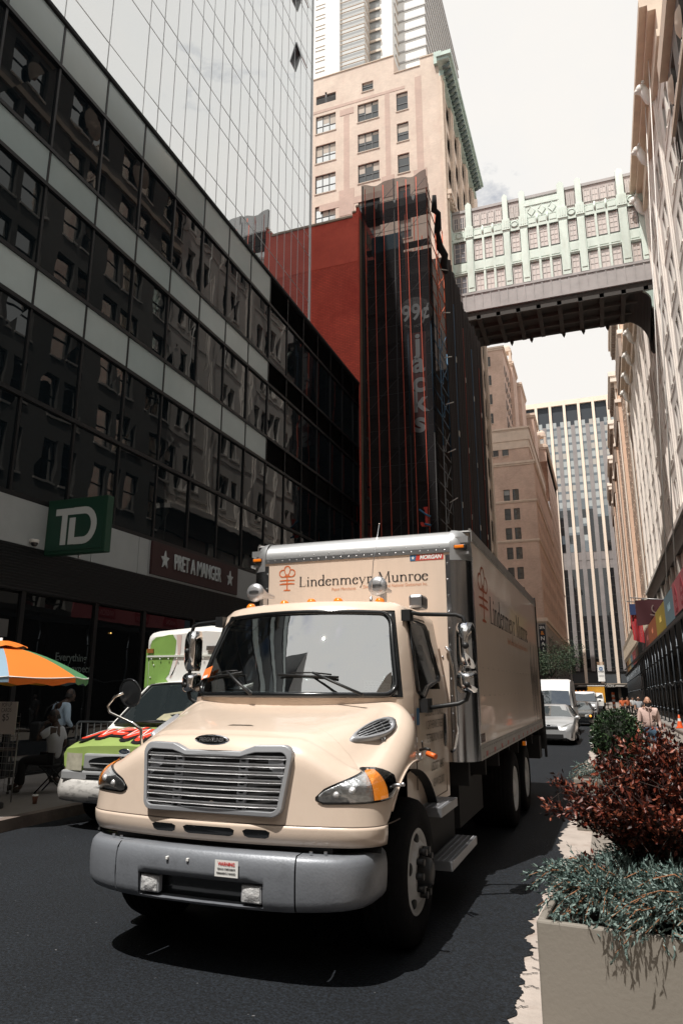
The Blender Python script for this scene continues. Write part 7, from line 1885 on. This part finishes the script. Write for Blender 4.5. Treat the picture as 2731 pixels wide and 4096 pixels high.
def hand_mesh(w, d, n, curl=.5, s=1., thumb=1):
    """palm and five fingers from wrist w along d with palm normal n"""
    w, d, n = Vector(w), Vector(d).normalized(), Vector(n); n = (n-d*n.dot(d)).normalized(); a = d.cross(n)
    nodes = {'w': (w, (.024*s,.018*s)), 'p': (w+d*.05*s, (.036*s,.016*s)), 'k': (w+d*.088*s, (.038*s,.014*s))}; e = [('w','p'),('p','k')]
    ms = [skin_mesh('p', {k: (tuple(v[0]), v[1]) for k, v in nodes.items()}, e, 1)]
    for i, (o, l) in enumerate(((-.029,.072),(-.010,.082),(.010,.077),(.028,.06))):
        p0 = w+(d*.078+a*o)*s; p1 = p0+(d*math.cos(curl*.6)+n*math.sin(curl*.6))*l*.45*s; p2 = p1+(d*math.cos(curl*1.5)+n*math.sin(curl*1.5))*l*.33*s; p3 = p2+(d*math.cos(curl*2.3)+n*math.sin(curl*2.3))*l*.25*s
        ms.append(skin_mesh('f', {'a': (tuple(p0),.0095*s), 'b': (tuple(p1),.0088*s), 'c': (tuple(p2),.008*s), 'd': (tuple(p3),.0068*s)}, [('a','b'),('b','c'),('c','d')], 1))
    p0 = w+(d*.03-a*.03*thumb)*s; p1 = p0+(d*.6-a*.7*thumb+n*.2)*.035*s; p2 = p1+(d*.9-a*.25*thumb+n*.35)*.035*s
    ms.append(skin_mesh('t', {'a': (tuple(p0),.0125*s), 'b': (tuple(p1),.0105*s), 'c': (tuple(p2),.008*s)}, [('a','b'),('b','c')], 1))
    return ms
def person(label, loc, J, skinm, shirt, pants, shoe, hair=None, face=(0,-1), rotz=0., sleeves='long', hands=True, s=1., curl=.5, group=None, bulk=1.):
    t = thing('person', label, 'person', loc, group, world=False, rotz=rotz)
    E_ = [('pel','wst'),('wst','che'),('che','nek'),('nek','hed'),('che','sl'),('sl','el'),('el','wl'),('che','sr'),('sr','er'),('er','wr'),('pel','hl'),('hl','kl'),('kl','al'),('al','tl'),('pel','hr'),('hr','kr'),('kr','ar'),('ar','tr')]
    Rd = dict(pel=(.15,.11), wst=(.135,.1), che=(.16,.115), nek=.058, hed=.06, sl=.06, el=.042, wl=.027, sr=.06, er=.042, wr=.027, hl=.088, kl=.06, al=.038, tl=.03, hr=.088, kr=.06, ar=.038, tr=.03)
    body = skin_mesh('b', {k: (tuple(J[k]), Rd[k]) for k in ('pel','wst','che','nek','hed','sl','el','wl','sr','er','wr','hl','kl','al','tl','hr','kr','ar','tr')}, E_, 2)
    hc = Vector(J['hed'])+Vector((face[0]*.015, face[1]*.015, .06)); ms = [body, head_mesh(hc, face)]
    if hands:
        for sd, th in (('l',1),('r',-1)):
            w = Vector(J['w'+sd]); d = (w-Vector(J['e'+sd])).normalized(); n = Vector((J['che'][0]-w.x, J['che'][1]-w.y, 0)); n = n if n.length > .05 else Vector((0,-1,0)); ms += hand_mesh(w, d, n, curl, 1.05, th)
    merge_obj('body', ms, skinm, t)
    g = 1.18*bulk
    def R_(k, q): r = Rd[k]; return (r[0]*q, r[1]*q*1.08) if isinstance(r, tuple) else r*q
    lo = Vector(J['pel'])*.75+Vector(J['wst'])*.25-Vector((0,0,.06))
    N_ = {'che': (tuple(J['che']), R_('che',1.06*bulk)), 'wst': (tuple(J['wst']), R_('wst',1.15*bulk)), 'low': (tuple(lo), R_('pel',1.1*bulk)), 'col': (tuple(Vector(J['che']).lerp(Vector(J['nek']),.72)), .07)}
    ed = [('che','wst'),('wst','low'),('che','col')]
    for sd in 'lr':
        N_['s'+sd] = (tuple(J['s'+sd]), .078*bulk); el_ = Vector(J['e'+sd]); 
        if sleeves == 'long': N_['e'+sd] = (tuple(el_), .058*bulk); N_['w'+sd] = (tuple(el_.lerp(Vector(J['w'+sd]),.93)), .042*bulk); ed += [('che','s'+sd),('s'+sd,'e'+sd),('e'+sd,'w'+sd)]
        else: N_['e'+sd] = (tuple(Vector(J['s'+sd]).lerp(el_,.72)), .066*bulk); ed += [('che','s'+sd),('s'+sd,'e'+sd)]
    merge_obj('shirt', [skin_mesh('s', N_, ed, 2)], shirt, t)
    N_ = {'pel': (tuple(J['pel']), R_('pel',1.06*bulk))}; ed = []
    for sd in 'lr':
        N_['h'+sd] = (tuple(J['h'+sd]), .104*bulk); N_['k'+sd] = (tuple(J['k'+sd]), .076*bulk); N_['a'+sd] = (tuple(Vector(J['k'+sd]).lerp(Vector(J['a'+sd]),.96)), .064*bulk); ed += [('pel','h'+sd),('h'+sd,'k'+sd),('k'+sd,'a'+sd)]
    merge_obj('trousers', [skin_mesh('t', N_, ed, 2)], pants, t)
    for sd in 'lr':
        a, b = Vector(J['a'+sd]), Vector(J['t'+sd]); merge_obj('shoe', [skin_mesh('o', {'a': (tuple(a-Vector((0,0,.03))), .046), 'm': (tuple(a.lerp(b,.5)-Vector((0,0,.025))), .045), 'b': (tuple(b), .036)}, [('a','m'),('m','b')], 2)], shoe, t)
    if hair is not None:
        f = Vector((face[0],face[1],0)).normalized(); b = MB()
        def hp(u, v):
            th = 2*math.pi*u; ph = .02+(math.pi*.5)*v; x = math.cos(th)*math.cos(ph); 
            return tuple(hc+Vector((0,0,.008))-f*.008+f*(.101*x)+Vector((-f.y,f.x,0))*(.083*math.sin(th)*math.cos(ph))+Vector((0,0,.124*math.sin(ph)-(.05 if x < .2 else 0)*math.cos(ph))))
        b.grid(hp, 20, 8); b.build('hair', hair, t, w=False)
    return t, hc
def V3(*a): return Vector(a)
SK1 = mat('skin_tan', (.50,.27,.18), .5, 0, .1, 12); SK2 = mat('skin_brown', (.05,.028,.02), .5, 0, .1, 12)
HAIRB = mat('hair_black', (.01,.009,.009), .7)
walk = dict(pel=(0,0,.95), wst=(0,-.01,1.12), che=(0,-.015,1.34), nek=(0,-.02,1.48), hed=(0,-.035,1.56), sl=(.185,-.01,1.40), el=(.25,.05,1.13), wl=(.26,-.03,.90), sr=(-.185,-.01,1.40), er=(-.25,-.02,1.13), wr=(-.255,-.10,.90), hl=(.09,0,.90), kl=(.10,-.13,.50), al=(.10,-.14,.09), tl=(.115,-.29,.05), hr=(-.09,0,.90), kr=(-.085,.05,.50), ar=(-.08,.28,.15), tr=(-.08,.18,.05))
CHECK = mat('shirt_check', (.62,.45,.40), .85, 0, .14, 30); JEAN = mat('jeans_blue', (.045,.09,.14), .85, 0, .25, 8); SHOE = mat('shoe_dark', (.03,.025,.022), .6)
MAN, hc = person('bald bearded man in pink checked shirt and jeans walking up the pedestrian lane', (.98,20.6,gz(20.6)+.01), walk, SK1, CHECK, JEAN, SHOE, None, (0.05,-1), .1, bulk=1.08)
b = MB(); 
b.grid(lambda u, v: tuple(Vector(hc)+Vector((.074*math.sin(math.pi*(u-.5))*1.04, -.097*math.cos(math.pi*(u-.5))*(1-.1*v)-.004-.01*v, -.045-.085*v))), 14, 6); b.build('beard', HAIRB, MAN, w=False)
b = MB()
for s in (1,-1): b.ball(tuple(Vector(hc)+Vector((s*.032,-.088,.012))), (.015,.008,.007), 8, 5)
b.parts('eye', mat('eye_dark',(.03,.02,.018),.4), MAN, w=False)
m = MB(); m.tube([(0,-.145,1.44),(0,-.158,1.3),(0,-.15,1.12),(0,-.14,.98)], .008, 4); m.build('placket', mat('placket',(.4,.28,.25),.8), MAN, w=False)
m = MB(); m.box(.05,.13,-.165,-.15,1.28,1.37); m.build('pocket', CHECK, MAN, w=False)
m = MB(); m.tube([(-.07,-.12,1.49),(0,-.14,1.45),(.07,-.12,1.49)], .018, 6); m.build('collar', CHECK, MAN, w=False)
BG = thing('plastic_bag', 'white carrier bag hanging from the walking man\'s hand', 'bag', (.72,20.45,gz(20.45)+.42), world=False)
m = MB(); m.lathe([(.0001,0),(.09,.01),(.115,.1),(.1,.2),(.05,.3),(.02,.4)], (0,0,0), 'z', 14, ell=(1,.6)); m.build('bag', mat('bag_white',(.6,.62,.62),.5,0,.1,14,bump=.8,bscale=30), BG)
sit = dict(pel=(0,0,.52), wst=(0,.03,.70), che=(.02,.03,.92), nek=(.0,.0,1.08), hed=(-.02,-.03,1.17), sl=(-.05,-.17,1.0), el=(-.22,-.27,.86), wl=(-.15,-.15,1.08), sr=(.03,.2,1.0), er=(.12,.24,.74), wr=(-.1,.16,.62), hl=(-.06,-.1,.52), kl=(-.46,-.16,.53), al=(-.42,-.2,.1), tl=(-.57,-.22,.06), hr=(-.06,.1,.52), kr=(-.46,.12,.53), ar=(-.62,.14,.1), tr=(-.76,.15,.06))
TEE = mat('tshirt_grey', (.5,.52,.55), .9, 0, .12, 5, bump=.3, bscale=6); DKP = mat('trousers_dark', (.012,.012,.014), .9)
person('seated man in pale t-shirt with hand to his head on a folding chair', (-8.95,10.15,gz(10.15)+.15), sit, SK2, TEE, DKP, SHOE, HAIRB, (-.85,-.5), R(25), 'short', True)
CHR = thing('folding_chair', 'black metal folding chair under the seated man', 'chair', (-8.9,10.15,gz(10.15)+.15), world=False, rotz=R(25))
m = MB(); m.box(-.2,.2,-.2,.2,.42,.45); m.build('seat', BLACK, CHR, bevel=.01)
for s in (1,-1):
    m = MB(); m.tube([(-.24,s*.21,0),(.2,s*.21,.5),(.26,s*.21,.85)], .013, 6); m.build('leg', BLACK, CHR)
    m = MB(); m.tube([(.26,s*.19,0),(-.18,s*.19,.44)], .013, 6); m.build('leg', BLACK, CHR)
m = MB(); m.tube([(.24,-.21,.1),(.24,.21,.1)], .01, 6); m.build('stretcher', BLACK, CHR); m = MB(); m.box(.22,.27,-.21,.21,.66,.85); m.build('backrest', BLACK, CHR, bevel=.01)
stand = dict(pel=(0,0,.95), wst=(0,-.02,1.12), che=(0,-.05,1.33), nek=(0,-.12,1.46), hed=(0,-.19,1.52), sl=(.19,-.05,1.39), el=(.24,-.0,1.12), wl=(.2,-.14,.95), sr=(-.19,-.05,1.39), er=(-.24,-.05,1.12), wr=(-.16,-.2,1.0), hl=(.09,0,.9), kl=(.1,-.02,.5), al=(.1,.02,.09), tl=(.11,-.13,.05), hr=(-.09,0,.9), kr=(-.1,-.02,.5), ar=(-.1,.02,.09), tr=(-.11,-.13,.05))
BLUES = mat('shirt_light_blue', (.42,.55,.68), .85, 0, .1, 4, bump=.4, bscale=7)
ST, _ = person('standing man in light blue shirt with a shoulder bag, seen from behind', (-9.75,11.1,gz(11.1)+.15), stand, SK2, BLUES, DKP, SHOE, HAIRB, (0.1,-1), R(160), 'long', True)
BGS = thing('shoulder_bag', 'black shoulder bag worn by the standing man in blue', 'bag', (-10.0,11.0,gz(11)+.95), world=False)
m = MB(); m.box(-.14,.1,-.2,.2,-.05,.3); m.build('bag', BLACK, BGS, bevel=.04); m = MB(); m.tube([(.05,-.1,.3),(.15,-.1,.55),(.28,-.02,.66),(.2,.1,.5),(.05,.1,.3)], .014, 5); m.build('strap', BLACK, BGS)
DKS = mat('shirt_black', (.015,.016,.018), .9)
person('person in dark clothes at the far right kerb under the shed', (3.0,27.5,gz(27.5)+.02), walk, SK2, DKS, DKP, SHOE, HAIRB, (0,-1), .3, 'short', True)
for k, (x, y, c, lb) in enumerate(((1.95,52,(.35,.37,.4),'distant pedestrian in grey shirt crossing beyond the round bush'),(1.2,66,(.6,.14,.05),'distant worker in orange vest near the steam pipe'),(2.2,72,(.6,.6,.6),'distant pedestrian in white shirt near the shed'),(1.7,70,(.5,.13,.05),'second distant worker in orange near the shed'),(2.8,60,(.05,.06,.08),'distant pedestrian in navy close to the shed posts'))):
    person(lb, (x,y,gz(y)+.02), walk, SK1, mat('far_shirt_%d'%k, c, .9), DKP, SHOE, HAIRB, (0,-1 if k != 0 else 1), .2*k, 'short', False, group=None)

# ---------------------------------------------------------------- pavement trade, left
UM = thing('parasol', 'vendor parasol with orange, green and blue panels and white edging', 'umbrella', (-8.55,8.35,.32), world=False)
UC = [mat('parasol_orange',(.85,.2,.02),.6), mat('parasol_green',(.09,.27,.12),.6), mat('parasol_blue',(.24,.36,.46),.6), mat('parasol_yellow',(.75,.4,.04),.6)]
Rr, z0, z1 = 1.33, 1.83, 2.30
seqc = [0,1,2,3,2,0,1,2]; off = R(-38)
for k in range(8):
    m = MB(); a0 = off+k*math.pi/4; a1 = a0+math.pi/4
    def up(u, v):
        a = a0+(a1-a0)*u; rr_k = Rr*v*(1-.055*math.sin(math.pi*u)*v); z = z1-(z1-z0)*(v**1.65)-.02*math.sin(math.pi*u)*v
        return (rr_k*math.cos(a), rr_k*math.sin(a), z)
    m.grid(up, 8, 10)
    m.grid(lambda u, v: tuple(Vector(up(u,1))+Vector((0,0,-.085*v-.02*v*math.sin(u*12)))), 8, 2); m.build('canopy_panel', UC[seqc[k]], UM, fix=False)
    m = MB(); m.tube([tuple(Vector(up(u/8,1))+Vector((0,0,.0))) for u in range(9)], .009, 4); m.build('edging', WHITEP, UM)
    m = MB(); m.tube([(0,0,z1-.06),tuple(Vector(up(0,.5))-Vector((0,0,.02))),tuple(Vector(up(0,1))-Vector((0,0,.02)))], .007, 4); m.build('rib', ALU, UM)
m = MB(); m.grid(lambda u, v: (.38*v*math.cos(2*math.pi*u), .38*v*math.sin(2*math.pi*u), z1+.08-.1*v*v+.015*math.sin(u*50)*v), 32, 3); m.build('vent_cap', UC[0], UM, fix=False)
m = MB(); m.tube([(0,0,0),(0,0,z1+.12)], .02, 8); m.build('pole', WHITEP, UM); m = MB(); m.lathe([(.28,0),(.28,.06),(.05,.1)], (0,0,0), 'z', 16); m.build('base', DARK, UM)
SG = thing('price_board', 'white paper sign reading POP-UP CARDS $5 on a wire grid', 'sign', (-8.85,8.95,.32), world=False)
m = MB(); m.box(-.18,.18,-.012,0,.98,1.47); m.build('paper', mat('paper_grey',(.62,.61,.6),.8), SG); SGI = mat('marker_ink',(.05,.055,.06),.7)
for s_, z, f in (('POP-UP',1.42,.2),('CARDS',1.34,.2),('$5',1.23,.13)): text('lettering', s_, (-.03,-.014,z), (1,0,.05), (-.05,0,1), .09 if s_ != '$5' else .15, SGI, SG, fit=f)
m = MB()
for k in range(7): m.tube([(-.3+.09*k,.01,.1),(-.3+.09*k,.01,1.3)], .004, 4)
for k in range(12): m.tube([(-.3,.01,.15+.1*k),(.24,.01,.15+.1*k)], .004, 4)
m.build('wire_grid', mat('wire_grey',(.3,.3,.3),.4,.6), SG); m = MB(); m.tube([(-.3,0,0),(-.3,0,1.4)], .012, 5); m.tube([(.24,0,0),(.24,0,1.0)], .012, 5); m.parts('stand', mat('wire_grey',(.3,.3,.3),.4,.6), SG)
TBL = thing('vendor_table', 'dark folding table with goods at the left edge', 'table', (-9.6,9.3,.32), world=False)
m = MB(); m.box(-.7,.35,-.35,.35,.68,.72); m.build('tabletop', mat('table_brown',(.05,.035,.03),.7), TBL)
for a in (-.6,.28):
    for b_ in (-.3,.3): m = MB(); m.tube([(a,b_,0),(a,b_,.68)], .018, 6); m.build('leg', BLACK, TBL)
BA = thing('crowd_barrier', 'galvanised steel crowd barrier behind the vendor', 'barrier', (-8.4,11.4,gz(11.4)+.15), world=False, rotz=R(4))
GAL = mat('galvanised', (.35,.37,.38), .45, .6, .1, 6)
m = MB(); m.tube([(-1.1,0,.2),(-1.1,0,1.05),(-1.05,0,1.1),(1.05,0,1.1),(1.1,0,1.05),(1.1,0,.2),(-1.1,0,.2)], .02, 6); m.build('frame', GAL, BA)
for k in range(15): m = MB(); m.tube([(-1.0+.143*k,0,.2),(-1.0+.143*k,0,1.1)], .009, 5); m.build('bar', GAL, BA)
for x in (-.9,.9): m = MB(); m.tube([(x,-.3,.0),(x,0,.2),(x,.3,.0)], .016, 5); m.build('foot', GAL, BA)
CUP = thing('paper_cup', 'paper coffee cup with white lid on the left pavement', 'cup', (-8.2,9.0,.165+.15), world=False)
m = MB(); m.lathe([(.0001,0),(.03,0),(.042,.11)], (0,0,0), 'z', 14); m.build('cup', mat('cup_brown',(.2,.09,.06),.7), CUP); m = MB(); m.lathe([(.045,.108),(.046,.12),(.036,.13),(.0001,.13)], (0,0,0), 'z', 14); m.build('lid', WHITEP, CUP)
# ---------------------------------------------------------------- light, sky, camera
SUND = Vector((-.145,-.42,1.)).normalized()
W = bpy.data.worlds.new('World'); scene.world = W; W.use_nodes = True
nt = W.node_tree; N = nt.nodes; L = nt.links
bg = N['Background']; bg.inputs['Strength'].default_value = .1
sky = N.new('ShaderNodeTexSky'); sky.sky_type = 'NISHITA'; sky.sun_disc = False
sky.sun_elevation = math.asin(SUND.z); sky.sun_rotation = math.atan2(SUND.x, SUND.y)
tc = N.new('ShaderNodeTexCoord')
mp = N.new('ShaderNodeMapping'); mp.inputs['Scale'].default_value = (1.,1.,2.2); L.new(tc.outputs['Generated'], mp.inputs['Vector'])
n1 = N.new('ShaderNodeTexNoise'); n1.inputs['Scale'].default_value = 3.4; n1.inputs['Detail'].default_value = 9; n1.inputs['Roughness'].default_value = .62; n1.inputs['Distortion'].default_value = .35
L.new(mp.outputs['Vector'], n1.inputs['Vector'])
sx = N.new('ShaderNodeSeparateXYZ'); L.new(tc.outputs['Generated'], sx.inputs[0])
# thick bright cloud over the far end of the street (+Y), broken cloud behind
a1 = N.new('ShaderNodeMath'); a1.operation = 'MULTIPLY_ADD'; a1.inputs[1].default_value = .36; a1.inputs[2].default_value = -.025
mxn = N.new('ShaderNodeMath'); mxn.operation = 'ABSOLUTE'; L.new(sx.outputs['Y'], mxn.inputs[0]); L.new(mxn.outputs[0], a1.inputs[0])
a2 = N.new('ShaderNodeMath'); a2.operation = 'ADD'; L.new(n1.outputs['Fac'], a2.inputs[0]); L.new(a1.outputs[0], a2.inputs[1])
rp = N.new('ShaderNodeValToRGB'); rp.color_ramp.elements[0].position = .40; rp.color_ramp.elements[1].position = .56
L.new(a2.outputs[0], rp.inputs['Fac'])
rc2 = N.new('ShaderNodeValToRGB'); rc2.color_ramp.elements[0].position = .3; rc2.color_ramp.elements[1].position = .75
rc2.color_ramp.elements[0].color = (8.7,8.7,8.6,1); rc2.color_ramp.elements[1].color = (9.3,9.0,8.6,1)
L.new(a2.outputs[0], rc2.inputs['Fac'])
mxs = N.new('ShaderNodeMix'); mxs.data_type = 'RGBA'; L.new(rp.outputs['Color'], mxs.inputs['Factor']); L.new(sky.outputs['Color'], mxs.inputs['A']); L.new(rc2.outputs['Color'], mxs.inputs['B'])
L.new(mxs.outputs['Result'], bg.inputs['Color'])
sl = bpy.data.lights.new('sun', 'SUN'); sl.energy = 5.; sl.angle = R(.5); sl.color = (1., .95, .885)
so = bpy.data.objects.new('sun', sl); COL.objects.link(so); so.rotation_euler = SUND.to_track_quat('Z', 'Y').to_euler()
cd = bpy.data.cameras.new('camera'); cam = bpy.data.objects.new('camera', cd); COL.objects.link(cam)
cd.sensor_fit = 'VERTICAL'; cd.sensor_height = 36; cd.lens = 1607/2352*36; cd.clip_end = 2000; cd.clip_start = .05
cam.location = (0,0,2.0); cam.rotation_euler = (R(90+14.12), 0, R(20.1))
scene.camera = cam
vs = scene.view_settings; scene.display_settings.display_device = 'sRGB'
vs.view_transform = 'Standard'; vs.look = 'None'; vs.exposure = .05; vs.gamma = 1; vs.use_curve_mapping = False
cy = scene.cycles; cy.max_bounces = 6; cy.transparent_max_bounces = 14; cy.diffuse_bounces = 3; cy.glossy_bounces = 4; cy.transmission_bounces = 4
cy.caustics_reflective = False; cy.caustics_refractive = False; cy.sample_clamp_indirect = 4
cy.use_denoising = True
